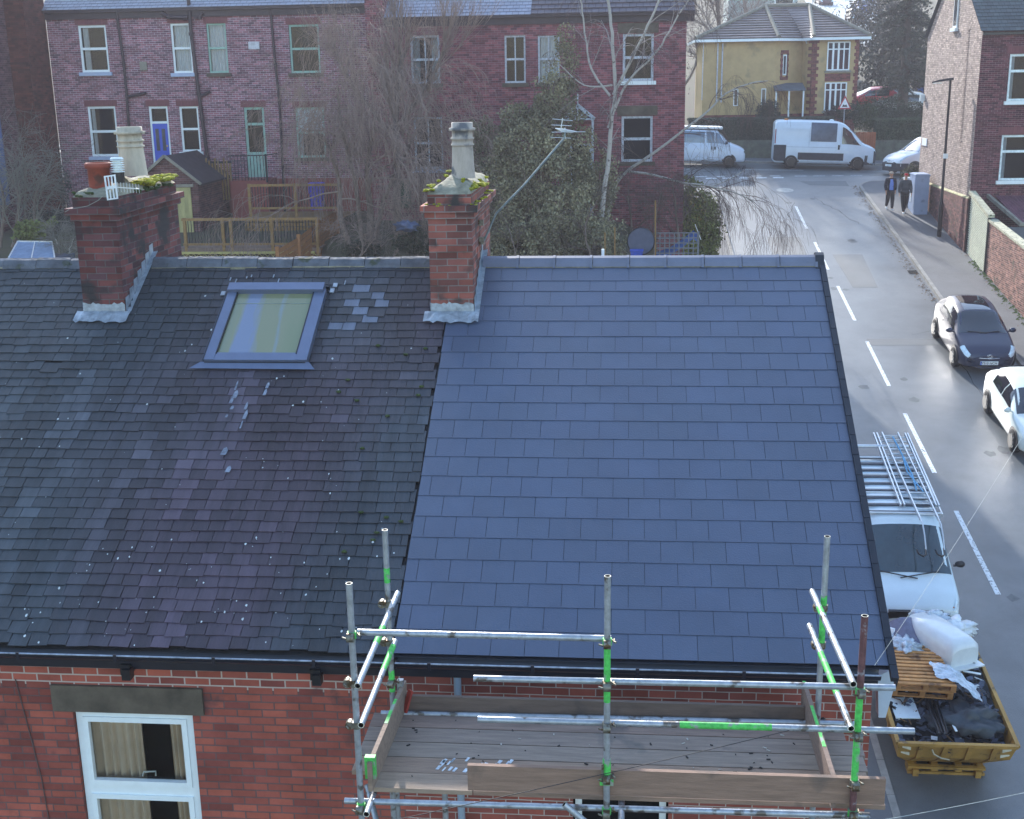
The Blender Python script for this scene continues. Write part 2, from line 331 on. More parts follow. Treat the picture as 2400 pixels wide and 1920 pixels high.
# walls
def wallY(mb,x0,x1,z0,z1,y,ops,depth=.12,m=0,sgn=1):
    "wall facing -Y at plane y with rectangular openings (reveals run back by depth)"
    xs=sorted(set([x0,x1]+[v for o in ops for v in o[:2] if x0<v<x1])); zs=sorted(set([z0,z1]+[v for o in ops for v in o[2:4] if z0<v<z1]))
    for i in range(len(xs)-1):
        for j in range(len(zs)-1):
            cx,cz=(xs[i]+xs[i+1])/2,(zs[j]+zs[j+1])/2
            if any(o[0]<cx<o[1] and o[2]<cz<o[3] for o in ops): continue
            mb.quad((xs[i],y,zs[j]),(xs[i+1],y,zs[j]),(xs[i+1],y,zs[j+1]),(xs[i],y,zs[j+1]),m)
    for a,b,c,d in [o[:4] for o in ops]:
        y2=y+depth
        mb.quad((a,y,c),(a,y2,c),(a,y2,d),(a,y,d),m); mb.quad((b,y,c),(b,y2,c),(b,y2,d),(b,y,d),m)
        mb.quad((a,y,d),(b,y,d),(b,y2,d),(a,y2,d),m); mb.quad((a,y,c),(b,y,c),(b,y2,c),(a,y2,c),m)
WY=.2
mb=MB(); wallY(mb,0,4.16,-9.6,-.03,WY,[(1.55,2.42,-2.2,-.62)])
mb.quad((4.16,.2,-9.6),(4.16,9.3,-8),(4.16,9.3,0),(4.16,.2,-.03)); mb.add([(4.16,.2,-.03),(4.16,9.3,0),(4.16,4.8,2.62)],[(0,1,2)])
mb.quad((0,9.3,-9),(4.16,9.3,-9),(4.16,9.3,0),(0,9.3,0))
part('brick_wall',mb,B_NEW,house)
def window(parent,x0,x1,z0,z1,y,kind='sash',fw_=.07,mf=None,sill=None,curt=None,ow=.0,glass=None,lintel=None,arch=False):
    "window set at y: frame, panes, sill, curtain; parent is a house"
    mf=mf or UPVC; mb=MB(); base=parent; F=fw_
    zm=(z0+z1)/2
    def bar(a,b,c,d,dy=0,t=.06): mb.box(a,b,y-dy,y+t,c,d)
    bar(x0,x0+F,z0,z1); bar(x1-F,x1,z0,z1); bar(x0+F,x1-F,z1-F,z1); bar(x0+F,x1-F,z0,z0+F)
    if kind in('sash','sash2'): bar(x0+F,x1-F,zm-F*.55,zm+F*.55,.012)
    if kind=='sash2': xm=(x0+x1)/2; bar(xm-F*.3,xm+F*.3,z0+F,zm-F*.55); bar(xm-F*.3,xm+F*.3,zm+F*.55,z1-F)
    if kind=='door':
        zt=z1-(z1-z0)*.24; bar(x0+F,x1-F,zt-F*.5,zt+F*.5)
    f=rel(base,mb).build('window_frame' if kind!='door' else 'door_frame',mf,parent)
    mb=MB(); mb.quad((x0+F,y+.03,z0+F),(x1-F,y+.03,z0+F),(x1-F,y+.03,z1-F),(x0+F,y+.03,z1-F)); rel(base,mb).build('pane',glass or GLASS,f)
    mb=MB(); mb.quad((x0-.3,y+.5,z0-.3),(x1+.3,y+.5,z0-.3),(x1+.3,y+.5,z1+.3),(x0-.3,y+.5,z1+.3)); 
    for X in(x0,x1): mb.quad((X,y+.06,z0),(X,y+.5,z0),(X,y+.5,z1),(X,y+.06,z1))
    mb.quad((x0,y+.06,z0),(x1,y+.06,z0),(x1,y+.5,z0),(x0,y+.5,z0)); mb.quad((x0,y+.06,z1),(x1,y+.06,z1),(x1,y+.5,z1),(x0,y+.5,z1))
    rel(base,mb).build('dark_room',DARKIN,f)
    if sill:
        mb=MB(); mb.box(x0-.1,x1+.1,y-.16,y+.02,z0-.14,z0-.002); rel(base,mb).build('sill',sill,f)
    if curt:
        for (a,b,m) in curt:
            mb=MB(); xs=inter(x0+(x1-x0)*a,x0+(x1-x0)*b,48); vs=[]
            for i,x in enumerate(xs):
                yy=y+.15+.04*math.sin(i*.85+.6*math.sin(i*.31))+.012*math.sin(i*2.3)
                vs+=[(x,yy,z0+F*.5),(x,yy,z1)]
            mb.add(vs,[(2*i,2*i+2,2*i+3,2*i+1) for i in range(len(xs)-1)],0,True); rel(base,mb).build('curtain',m,f)
    return f
def casement_near(parent,x0,x1,z0,z1,y,split):
    f=window(parent,x0,x1,z0,z1,y,'plain',.065,curt=[(.03,.5,CURT),(.74,.98,CURT)])
    mb=MB()
    mb.box(x0+.065,x1-.065,y-.0,y+.06,split-.05,split+.05)
    for a,b in((split+.05,z1-.065),(z0+.065,split-.05)):
        xa,xb=x0+.065,x1-.065
        mb.box(xa,xa+.05,y-.018,y+.04,a,b); mb.box(xb-.05,xb,y-.018,y+.04,a,b); mb.box(xa+.05,xb-.05,y-.018,y+.04,b-.05,b); mb.box(xa+.05,xb-.05,y-.018,y+.04,a,a+.05)
    rel(parent,mb).build('casement_bars',UPVC,f)
    mb=MB(); xm=(x0+x1)/2; mb.tube([(xm,y+.04,split+.12),(xm,y+.07,split+.15),(xm+.12,y+.07,split+.16),(xm+.13,y+.04,split+.13)],.009,6); rel(parent,mb).build('handle',UPVC,f)
    return f
window(house,1.57,2.4,-2.2,-.64,.28,'sash',.06,sill=UPVC)
# ---- left house, old roof ----
old=thing('mid_terraced_house','red brick mid terrace under the old weathered slate roof with a roof window','house',(-4,0,-9.1))
STREAK=mat('lime_streak','#7d8594',.8,var=.45,scale=14)
STK=[(-2.2,3.3,.15,.012),(-2.18,3.17,.13,.03),(-2.2,3.1,.08,.02),(-1.855,3.33,.1,.02),(-1.86,3.22,.1,.02),(-2.02,3.0,.12,.018),(-2.0,2.86,.14,.022),(-2.17,3.0,.06,.022),(-2.2,2.88,.05,.015),(-2.01,2.72,.12,.01),(-2.1,2.34,.11,.035),(-2.0,2.1,.09,.03)]
mb=MB(); rnd=random.Random(11); G=.1345
mb.quad(rp(-8.2,-.02,-.03),rp(-.03,-.02,-.03),rp(-.03,5.6,-.03),rp(-8.2,5.6,-.03),t=(.01,.01,.012))
def oldtint(x,s):
    n1=noise.noise(Vector((x*.7,s*.35,0))); n2=noise.noise(Vector((x*2.2,s*.5,5)))
    pur=.9*max(0,min(1,1.3-abs(x+1.9)*.75+n1*1.3))*max(0,min(1,(4.6-s)*.8)); pur=max(pur,max(0,n1*1.2))
    g=(.058,.070,.088); p=(.078,.052,.076); gr=(.056,.067,.078)
    t=[g[i]*(1-pur)+p[i]*pur for i in range(3)]
    if x<-2.5: k=max(0,min(1,(-2.2-x)*.35)); t=[t[i]*(1-k)+gr[i]*k for i in range(3)]
    k=1+.5*n2+rnd.uniform(-.18,.18)
    if rnd.random()<.035: k*=1.5
    # pale run-off streaks below chimney and window
    for cx,s1,w in((-4.0,4.2,.28),(-2.10,3.5,.2),(-2.45,2.9,.12),(-4.7,4,.3),(-5.3,3.6,.3),(-3.0,3.2,.22),(-1.6,2.4,.15)):
        d=x-(cx+.02*(s1-s)); 
        if s<s1 and abs(d)<w and noise.noise(Vector((x*4,s*1.2,9)))>-.05: k*=1.9*(1-.3*abs(d)/w)
    return [c*k*.74 for c in t]
NR=41
for k in range(NR):
    a=k*G; x=-8.2-rnd.uniform(0,.18)
    if a>5.46: break
    sag=0
    while x<-.05:
        w=rnd.choice((.15,.165,.18,.18,.19,.205)); x1=min(x+w,-.035+rnd.uniform(-.01,.01))
        if x1-x<.04: break
        rot=rnd.gauss(0,.010); ds=rnd.gauss(0,.004)
        if k<3: rot=rnd.gauss(0,.035); ds=rnd.gauss(0,.012)
        if rnd.random()<.02: ds-=rnd.uniform(.01,.05); rot+=rnd.gauss(0,.05)
        if rnd.random()<.001 and k>0: x=x1; continue
        wob=.012*noise.noise(Vector((x*1.1,a*1.1,3)))
        t=oldtint((x+x1)/2,a)
        if abs(x+1.1)<.3 and 4.3<a<5.0 and rnd.random()<.6: t=(.16,.19,.26)
        slate(mb,x+.003,x1-.003,a+ds,a+G*1.25+ds,.011+wob+rnd.uniform(0,.003),.002+wob,t,0,rot,.008)
        x=x1
    # slipped dark gaps handled by the missing slates
for i in range(1000):   # lichen spots and lead clips
    x=rnd.uniform(-8,-.1); s=rnd.random()**1.3*5.3
    if s>1.3 and rnd.random()<.55: continue
    r=rnd.choice((.003,.004,.005,.006,.008,.011))
    if noise.noise(Vector((x*2.2,s*2.2,4)))<rnd.uniform(-.3,.25): continue
    h=.022
    n=6; ps=[rp(x+r*math.cos(a)*rnd.uniform(.6,1.3),s+r*1.5*math.sin(a)*rnd.uniform(.6,1.3),h+.004) for a in [2*math.pi*j/n for j in range(n)]]
    mb.add(ps,[tuple(range(n))],1)
for k in range(16):    # moss tufts in the joints near the party line
    x=rnd.gauss(-.45,.3); s=rnd.uniform(1,4.4)
    if x<-.06: mb.blob(rp(x,s,.02),(.03,.022,.014),2,k,.3,4)
for (x,s,L,w) in STK:
    mb.add([rp(x-w,s,.0245),rp(x+w*.7,s,.0245),rp(x+w,s+L*.6,.0245),rp(x+w*.3,s+L,.0245),rp(x-w*.5,s+L*.8,.0245)],[(0,1,2,3,4)],3)

part('slate_roof',mb,[SLO,LICH,MOSSG,STREAK],old)
mb=MB(); mb.quad(Vector((-8.2,4.85,2.7)),Vector((-.1,4.85,2.7)),Vector((-.1,9.6,0)),Vector((-8.2,9.6,0)),t=(.07,.07,.08)); part('rear_roof',mb,SLO,old)
ridge('ridge_tiles',-3.74,-.24,.44,RIDO,old,False,.01)
ridge('ridge_tiles',-8.2,-4.35,.44,RIDO,old,False,.01)
gutter(old,-8.2,-.02,-.035)
mb=MB(); mb.box(-8.2,-.02,.05,.075,-.24,-.02); part('fascia_board',mb,GUT,old)
mb=MB(); wallY(mb,-8.2,0,-9.6,-.03,WY,[(-3.11,-1.96,-2.7,-.76)],.1); mb.quad((-8.2,9.3,-9),(0,9.3,-9),(0,9.3,0),(-8.2,9.3,0)); mb.quad((-8.2,.2,-9.6),(-8.2,9.3,-9),(-8.2,9.3,0),(-8.2,.2,-.03)); part('brick_wall',mb,B_NEAR,old)
casement_near(old,-3.10,-1.97,-2.7,-.77,.24,-1.60)
mb=MB(); mb.box(-3.28,-1.84,.165,.24,-.755,-.49); part('lintel',mb,LINT,old)
for x in(-2.46,-.72):
    mb=MB(); mb.box(x-.045,x+.045,-.02,.2,-.27,-.17); mb.box(x-.02,x+.06,-.06,.03,-.30,-.2); part('gutter_bracket',mb,BLK,old)
mb=MB(); mb.tube([(-3.62,.19,-.45),(-3.55,.19,-1.0),(-3.49,.19,-1.5),(-3.46,.19,-2.2),(-3.44,.19,-2.8)],.006,5); part('wall_cable',mb,mat('dark_cable','#5d4a48',.6),old)
# ---- roof window ----
SKF=mat('roof_window_grey','#66718a',.35,.3,var=.08)
SKFD=mat('roof_window_seal','#20242c',.6,var=.1)
sx0,sx1,sa,sb=-2.66,-1.48,3.62,5.04
def rbox(mb,x0,x1,s0,s1,h0,h1,m=0):
    mb.add([rp(x,s,h) for h in(h0,h1) for s in(s0,s1) for x in(x0,x1)],((0,2,3,1),(4,5,7,6),(0,1,5,4),(2,6,7,3),(0,4,6,2),(1,3,7,5)),m)
mb=MB(); rbox(mb,sx0,sx0+.13,sa+.1,sb-.1,0,.085); rbox(mb,sx1-.13,sx1,sa+.1,sb-.1,0,.085); rbox(mb,sx0+.13,sx1-.13,sa+.1,sa+.22,0,.08); rbox(mb,sx0+.02,sx1-.02,sb-.16,sb-.03,0,.13)
rbox(mb,sx0+.005,sx0+.018,sa+.1,sb-.08,0,.09,1); rbox(mb,sx0+.13,sx0+.142,sa+.2,sb-.16,0,.09,1); rbox(mb,sx1-.142,sx1-.13,sa+.2,sb-.16,0,.09,1); rbox(mb,sx0+.02,sx1-.02,sa+.085,sa+.1,0,.05,1)
rbox(mb,sx0-.02,sx1+.02,sb-.03,sb+.0,0,.06,1)
rw=part('roof_window',mb,[SKF,SKFD],old)
mb=MB(); mb.add([rp(sx0-.14,sa+.01,.034),rp(sx1+.1,sa-.0,.034),rp(sx1+.02,sa+.1,.05),rp(sx0-.02,sa+.1,.05)],[(0,1,2,3)]); rel(old,mb).build('flashing_apron',SKF,rw)
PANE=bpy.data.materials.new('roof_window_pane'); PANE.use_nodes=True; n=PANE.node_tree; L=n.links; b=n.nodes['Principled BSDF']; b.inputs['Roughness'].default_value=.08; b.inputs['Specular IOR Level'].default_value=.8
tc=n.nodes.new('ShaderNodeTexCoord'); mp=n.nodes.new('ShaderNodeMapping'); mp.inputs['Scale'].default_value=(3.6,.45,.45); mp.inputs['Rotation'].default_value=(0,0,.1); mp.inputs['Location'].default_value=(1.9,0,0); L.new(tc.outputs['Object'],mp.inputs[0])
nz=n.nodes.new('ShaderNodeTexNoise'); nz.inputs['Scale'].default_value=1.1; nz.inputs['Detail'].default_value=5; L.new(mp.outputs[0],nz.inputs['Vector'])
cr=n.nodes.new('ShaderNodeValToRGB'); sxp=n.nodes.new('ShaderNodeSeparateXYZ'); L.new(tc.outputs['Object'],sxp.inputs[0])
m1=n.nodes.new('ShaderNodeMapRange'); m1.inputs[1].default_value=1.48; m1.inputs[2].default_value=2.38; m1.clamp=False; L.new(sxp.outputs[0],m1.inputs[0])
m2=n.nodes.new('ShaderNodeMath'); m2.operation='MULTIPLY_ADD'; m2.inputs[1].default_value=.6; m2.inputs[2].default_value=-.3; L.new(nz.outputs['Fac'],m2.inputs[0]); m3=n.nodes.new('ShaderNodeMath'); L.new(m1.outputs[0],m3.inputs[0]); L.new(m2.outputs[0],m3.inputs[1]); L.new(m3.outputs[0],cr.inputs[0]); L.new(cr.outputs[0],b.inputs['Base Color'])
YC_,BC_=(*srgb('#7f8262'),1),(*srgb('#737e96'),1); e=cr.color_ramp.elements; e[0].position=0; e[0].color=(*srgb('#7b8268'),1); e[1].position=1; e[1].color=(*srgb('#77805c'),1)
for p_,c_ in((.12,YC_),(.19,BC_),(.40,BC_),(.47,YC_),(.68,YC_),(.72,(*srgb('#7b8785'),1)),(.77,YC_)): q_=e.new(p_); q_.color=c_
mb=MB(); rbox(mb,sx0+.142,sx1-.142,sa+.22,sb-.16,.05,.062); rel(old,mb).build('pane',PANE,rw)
mb=MB(); rbox(mb,sx0+.142,sx1-.142,sb-.34,sb-.335,.0621,.068); rel(old,mb).build('pane_bar',mat('pane_line','#8d9a94',.4),rw)
# loose blue-grey replacement slates, and lead clips round the window
mb=MB(); rnd=random.Random(8)
for i in range(9): x=rnd.uniform(-2.8,-1.3); s=rnd.uniform(5.05,5.25); rbox(mb,x,x+.012,s,s+rnd.uniform(.03,.1),.022,.03)
for (x,s) in((-2.72,4.95),(-1.42,5.0),(-1.4,5.1)): rbox(mb,x-.03,x+.02,s-.05,s+.02,.02,.03)
part('lead_clips',mb,LEAD,old)
# ---- chimneys ----
def wobcap(mb,x0,x1,y0,y1,z,h,seed,m=0,k=.0):
    "domed mortar flaunching"
    n=12; vs=[]
    for i in range(n+1):
        for j in range(n*2+1):
            a=i/n;b=j/(2*n); e=min(a,1-a,b*2,(1-b)*2)*2; e=min(1,e)
            vs.append((x0+(x1-x0)*a,y0+(y1-y0)*b,z+h*math.sqrt(e)*(1+.35*noise.noise(Vector((a*3,b*6,seed))))+.012*noise.noise(Vector((a*9,b*18,seed)))))
    w=2*n+1
    mb.add(vs,[(i*w+j,(i+1)*w+j,(i+1)*w+j+1,i*w+j+1) for i in range(n) for j in range(2*n)],m,True)
def stack(parent,x0,x1,y0,y1,z0,ztop,bm,seed):
    mb=MB()
    mb.box(x0,x1,y0,y1,z0,ztop-.27); mb.box(x0-.035,x1+.035,y0-.035,y1+.035,ztop-.27,ztop-.195); mb.box(x0-.075,x1+.075,y0-.075,y1+.075,ztop-.195,ztop-.12); mb.box(x0-.0,x1+.0,y0-.0,y1+.0,ztop-.12,ztop)
    rn=random.Random(seed)
    # broken edges: odd bricks proud, spalled
    used=set()
    for i in range(26):
        z=z0+.0765*rn.randint(3,int((ztop-.4-z0)/.0765)); 
        if rn.random()<.5:
            xx=x0+rn.choice((0,.24)); kk=('f',round(xx,2),round(z,2))
            if kk in used: continue
            used.add(kk); mb.box(xx+.006,min(x1,xx+.22),y0-.006,y0+.01,z+.006,z+.07)
        else:
            yy=y0+.235*rn.randint(0,int((y1-y0)/.235)-1); kk=('s',round(yy,2),round(z,2))
            if kk in used: continue
            used.add(kk); mb.box(x1-.01,x1+.006,yy+.006,yy+.22,z+.006,z+.07)
    return part('chimney_stack',mb,bm,parent)
POTB=mat('buff_clay_pot','#b4aa98',.85,var=.3,scale=5,stretch=(1,1,.3),bump=.2,dirt=('#6e6a60',4,.6))
POTG=mat('grey_clay_pot','#aba096',.85,var=.3,scale=5,stretch=(1,1,.3),bump=.2,dirt=('#66666a',4,.58))
POTR=mat('terracotta_pot','#8f4434',.8,var=.2,scale=6,bump=.2,dirt=('#5c3a30',5,.62))
def moss(mb,x0,x1,y0,y1,z,n,seed,m=0,r=.045):
    rn=random.Random(seed)
    for i in range(n): mb.blob((rn.uniform(x0,x1),rn.uniform(y0,y1),z+rn.uniform(-.01,.03)),(r*rn.uniform(.6,1.5),r*rn.uniform(.6,1.8),r*.5),m,i+seed,.3,5,3)
BIG=[(.172,0),(.168,.02),(.155,.2),(.146,.35),(.146,.36),(.163,.365),(.163,.38),(.146,.385),(.146,.43),(.165,.435),(.165,.45),(.146,.455),(.143,.525),(.182,.53),(.185,.56),(.15,.565),(.15,.62),(.125,.62),(.12,.4)]
# left stack
c1=stack(old,-4.32,-3.82,4.0,6.0,1.9,3.62,B_CHIM,21)
mb=MB(); wobcap(mb,-4.32,-3.82,4.0,6.0,3.615,.14,3.3); rel(old,mb).build('flaunching',MORT,c1)
mb=MB(); moss(mb,-4.33,-4.05,3.98,4.15,3.64,9,1,1,.03); rel(old,mb).build('moss',[MOSS,MOSSG],c1); mb=MB(); moss(mb,-4.0,-3.78,4.9,5.95,3.69,40,7,0,.055); moss(mb,-3.85,-3.78,4.4,5.9,3.62,14,9,1,.04); rel(old,mb).build('moss',[MOSS,MOSSG],c1)
mb=MB(); mb.lathe([(r,z*.92) for r,z in BIG],(-3.93,4.9,3.80),24); rel(old,mb).build('chimney_pot',POTB,c1,label='tall buff clay chimney pot with moulded rings')
mb=MB(); mb.lathe([(.125,0),(.125,.22),(.14,.225),(.155,.24),(.155,.275),(.14,.29),(.12,.29),(.115,.1)],(-4.11,4.32,3.70),20); rel(old,mb).build('chimney_pot',POTR,c1,label='short round terracotta chimney pot')
mb=MB()
for i in range(6): mb.lathe([(.05,0),(.078,.002),(.078,.008),(.05,.014)],(-3.87,4.3,3.88+i*.026),16)
mb.lathe([(.05,0),(.05,.16)],(-3.87,4.3,3.86),12); mb.lathe([(.078,0),(.06,.02),(0,.025)],(-3.87,4.3,4.03),16); mb.lathe([(.07,0),(.07,.12)],(-3.87,4.3,3.76),14,1)
rel(old,mb).build('vent_cowl',[mat('white_plastic','#dfe9ee',.4),BLK],c1)
def flash(parent,st_,x0,x1,y0,seed,sx=1):
    s0=y0/ct
    mb=MB(); rn=random.Random(seed)
    def sheet(P):  # P grid rows
        n=len(P[0]); vs=[p for r in P for p in r]; mb.add(vs,[(i*n+j,i*n+j+1,(i+1)*n+j+1,(i+1)*n+j) for i in range(len(P)-1) for j in range(n-1)],0,False)
    xs=inter(x0-.07,x1+.07,16)
    ap=[rp(x,s0-.19+rn.uniform(-.02,.02),.03+rn.uniform(0,.012)) for x in xs]; md=[rp(x,s0-.09,.034+rn.uniform(0,.018)) for x in xs]; tp=[rp(x,s0-.005,.03+rn.uniform(0,.01)) for x in xs]
    sheet([ap,md,tp])
    xs=inter(x0-.004,x1+.004,16); sheet([[Vector((x,y0-.008-rn.uniform(0,.006),rp(0,s0)[2]+.02)) for x in xs],[Vector((x,y0-.007-rn.uniform(0,.003),rp(0,s0)[2]+.12+rn.uniform(-.015,.015))) for x in xs]])
    # stepped side flashing
    if sx:
        k=7; X=x1+.008 
        for i in range(k):
            sa_=s0+i*.165; ya=sa_*ct; yb=(sa_+.165)*ct; za=sa_*st; zb=(sa_+.165)*st
            mb.add([(X,ya,za),(X,yb,zb),(X,yb,zb+.09+.03),(X,ya+.02,zb+.10)],[(0,1,2,3)]); mb.add([(X,ya,za+.012),(X,yb,zb+.012),(X+.06,yb,zb+.024),(X+.06,ya,za+.024)],[(0,1,2,3)])
    return rel(parent,mb).build('lead_flashing',LEAD,st_)
flash(old,c1,-4.32,-3.82,4.0,2)
mb=MB()
mb.tube([(-3.82,3.9,2.45),(-3.83,3.86,3.2),(-3.84,3.85,3.75)],.011,6); 
# right stack belongs to the end house
c2=stack(house,-.21,.28,4.0,5.9,1.9,3.62,B_CHIM2,22)
mb=MB(); wobcap(mb,-.21,.28,4.0,5.9,3.615,.17,8.1); rel(house,mb).build('flaunching',MORT,c2)
mb2=MB(); moss(mb2,-.25,-.1,3.98,4.4,3.66,9,11,0,.03); moss(mb2,.15,.34,4.1,5.8,3.66,26,12,0,.04); moss(mb2,.28,.36,4.0,5.9,3.5,14,13,0,.025); moss(mb2,-.28,.3,3.93,4.0,3.5,7,14,0,.018); moss(mb2,-.15,.2,4.1,5.5,3.76,10,15,0,.03); rel(house,mb2).build('moss',[MOSS],c2)
mb2=MB(); mb2.lathe([(r*.82,z*1.0) for r,z in BIG],(.13,4.55,3.76),24); rel(house,mb2).build('chimney_pot',POTG,c2)
flash(house,c2,-.21,.28,4.0,5)
# TV aerial on the left stack
aer=thing('tv_aerial','white tv aerial with slotted reflector fixed to the left chimney by the terracotta pot','aerial',(-3.83,3.86,3.2))
ALU=mat('aluminium','#c9cfd4',.35,.6,var=.1); WHP=mat('white_enamel','#dfe4ea',.4)
part('mast',mb,mat('rusty_mast','#5c3d38',.7,.3,var=.3),aer)
ax=Vector((-.12,.0,0)); o0=px(258,440,3.8)
def P8(u,v,Y=3.8): return px(u,v,Y)
mb=MB(); a,b,c,d=P8(243,413),P8(270,409),P8(277,466),P8(251,470)
def lerp(a,b,t): return a+(b-a)*t
def bil(u,v): return lerp(lerp(a,b,u),lerp(d,c,u),v)
nn=(b-a).cross(d-a).normalized()
for v0,v1 in((0,.06),(.44,.56),(.94,1)): mb.prism([bil(0,v0),bil(1,v0),bil(1,v1),bil(0,v1)],nn*.006)
for u0,u1 in((0,.14),(.3,.4),(.6,.7),(.86,1)):
    for v0,v1 in((.06,.44),(.56,.94)): mb.prism([bil(u0,v0),bil(u1,v0),bil(u1,v1),bil(u0,v1)],nn*.006)
part('reflector',mb,WHP,aer)
mb=MB(); p0,p1=P8(262,438,3.8),P8(326,443,3.95); mb.beam(p0,p1,.012,.012)
for i in range(8):
    p=lerp(p0,p1,.22+.78*i/7); mb.tube([p+Vector((0,0,.055)),p-Vector((0,0,.05))],.0028,5)
part('director_boom',mb,ALU,aer)
mb=MB(); mb.tube([P8(258,443,3.79),P8(246,455,3.85),P8(230,470,3.88),P8(205,483,3.9),P8(180,488,3.93),P8(165,490,3.93),P8(152,497,3.92)],.004,5); part('cable',mb,mat('grey_cable','#8d8f88',.6),aer)
# second aerial: long grey pole leaning from the right stack
a2=thing('tv_aerial','weathered yagi aerial on a long leaning grey pole beside the right chimney','aerial',(.33,4.6,3.0))
mb=MB(); mb.tube([(.33,4.7,3.0),px(1163,500,4.7),px(1230,432,4.7),px(1322,325,4.7)],.013,8); mb.tube([px(1322,325,4.7),px(1325,310,4.7)],.012,6); part('pole',mb,mat('pole_grey','#7f8a8c',.5,.3,var=.25,scale=20),a2)
mb=MB(); mb.box(.285,.34,4.62,4.72,2.98,3.06); mb.box(.285,.34,4.62,4.72,3.2,3.26); part('bracket',mb,COUP,a2)
mb=MB()
for (ua,va,ub,vb) in ((1293,310,1372,309),(1295,279,1342,283),(1293,293,1340,295),(1290,322,1338,324)): mb.tube([px(ua,va,4.65),px(ub,vb,4.75)],.004,5)
mb.tube([px(1319,277,4.7),px(1315,300,4.7)],.006,5); mb.tube([px(1324,300,4.7),px(1325,326,4.7)],.006,5)
part('antenna_rods',mb,ALU,a2)
mb=MB(); mb.prism([px(1301,301,4.68),px(1322,303,4.68),px(1352,309,4.72),px(1340,312,4.72),px(1318,310,4.7)],(0,.01,.004)); part('dipole_plate',mb,WHP,a2)
# vent pipe behind the ridge
v=thing('vent_pipe','short pale vent pipe sticking up behind the new ridge tiles','pipe',(1.62,7.2,1.3)); mb=MB(); p=px(1413,600,7.2); mb.tube([p-Vector((0,0,.9)),px(1413,584,7.2)],.021,10); part('pipe',mb,UPVC,v)
# ---------------- scaffold ----------------
sc=thing('scaffold','galvanised tube scaffold sprayed green in places round the new roof eaves','scaffold',(1.9,-1.1,-9.3))
YO,YI=-1.65,-.45
def P(u,v,Y): return px(u,v,Y)
TR=.02415
def tubeseg(name,a,b,segs,top=True):
    "scaffold tube a->b; segs [(t0,t1,mat index)]"
    a=Vector(a);b=Vector(b);mb=MB()
    for t0,t1,m in segs: mb.tube([lerp(a,b,t0),lerp(a,b,t1)],TR if m!=1 else TR+.0006,14,m,cap=False)
    # hollow ends
    d=(b-a).normalized()
    for e,s in((a,1),(b,-1)):
        r=d.orthogonal().normalized();u=d.cross(r);n=14;vs=[]
        for rr,off in((TR,0),(TR-.004,0),(TR-.004,.12)):
            for j in range(n):
                q=2*math.pi*j/n; vs.append(e+d*off*s+(r*math.cos(q)+u*math.sin(q))*rr)
        mb.add(vs,[(j,(j+1)%n,n+(j+1)%n,n+j) for j in range(n)],3); mb.add(vs,[(n+j,n+(j+1)%n,2*n+(j+1)%n,2*n+j) for j in range(n)],4,True)
    return part(name,mb,[GALV,GREENP,RUST,mat('cut_tube_end','#ddd9c6',.5),BLK],sc)
def clamp(p,ax1,ax2,m=0,s=1):
    m0=m
    "right-angle coupler hugging the tube along ax1, its other half along ax2"
    p=Vector(p);ax1=Vector(ax1).normalized();ax2=Vector(ax2).normalized();mb=MB()
    off=ax1.cross(ax2).normalized()*.05*s
    mb.tube([p-ax1*.026,p+ax1*.026],.034,12,m); mb.tube([p+off-ax2*.026,p+off+ax2*.026],.034,12,m)
    sd=ax2 if abs(ax2.z)<.5 else ax1
    mb.tube([p+sd*.035-off*.5,p+sd*.062+off*.3],.008,6,m); mb.tube([p+sd*.05-off*.9,p+sd*.05+off*.2],.0065,6,m); mb.box(p.x-.012,p.x+.012,p.y-.012,p.y+.012,p.z-.012,p.z+.012,m)
    mb.tube([p+off-sd*.06,p+off-sd*.03+off*.4],.007,6,m)
    
    if m: mb.m=[1 if i<14 else 0 for i in range(len(mb.m))]
    return part('coupler',mb,[COUP,GREENP],sc)
def vert(u,v,Y,segs,zb=-9.3):
    t=P(u,v,Y); b=Vector((t.x,Y,zb)); H=t.z-zb
    return t.x,tubeseg('standard',t,b,[((a)/H,min(1,c/H),m) for a,c,m in segs])
XL,_=vert(818,1367,YO,[(0,1.78,0),(1.78,1.83,1),(1.83,12,0)])
XM,_=vert(1424,1350,YO,[(0,.52,0),(.52,.98,1),(.98,12,0)])
XR,_=vert(2027,1443,YO,[(0,.55,2),(.55,.86,1),(.86,1.06,1),(1.06,1.35,1),(1.35,12,2)])
XIL,_=vert(902,1242,YI,[(0,.33,0),(.33,.46,1),(.46,1.25,0),(1.25,1.45,1),(1.45,12,0)])
XIR,_=vert(1939,1257,YI,[(0,.5,0),(.5,.95,1),(.95,12,0)])
def at(x,u,v,Y): 
    p=P(u,v,Y); return Vector((x,Y,p.z))
YL=YO+.06
led=[((838,1482),(1432,1497),[(0,1,0)],0),((1110,1590),(2098,1612),[(0,.2,0),(.2,.45,1),(.45,1,0)],0),((1120,1686),(2143,1714),[(0,.47,0),(.47,.68,1),(.68,1,0)],0),((808,1877),(2038,1912),[(0,1,0)],0)]
for i,(a,b,segs,_) in enumerate(led):
    if i==1: segs=[(0,1,0)]
    tubeseg('ledger',P(a[0],a[1],YL),P(b[0],b[1],YL),segs)
tubeseg('ledger',Vector((-.06,YI+.06,P(1424,1893,YO).z+.02)),Vector((3.95,YI+.06,P(1424,1893,YO).z+.05)),[(0,1,0)])
def hr(a,b,segs): return tubeseg('end_guard_rail',P(*a),P(*b),segs)
hr((838,1608,YO-.1),(932,1390,YI+.02),[(0,.42,0),(.42,.6,1),(.6,1,0)])
hr((846,1700,YO-.1),(926,1503,YI+.02),[(0,.62,0),(.62,.93,1),(.93,1,0)])
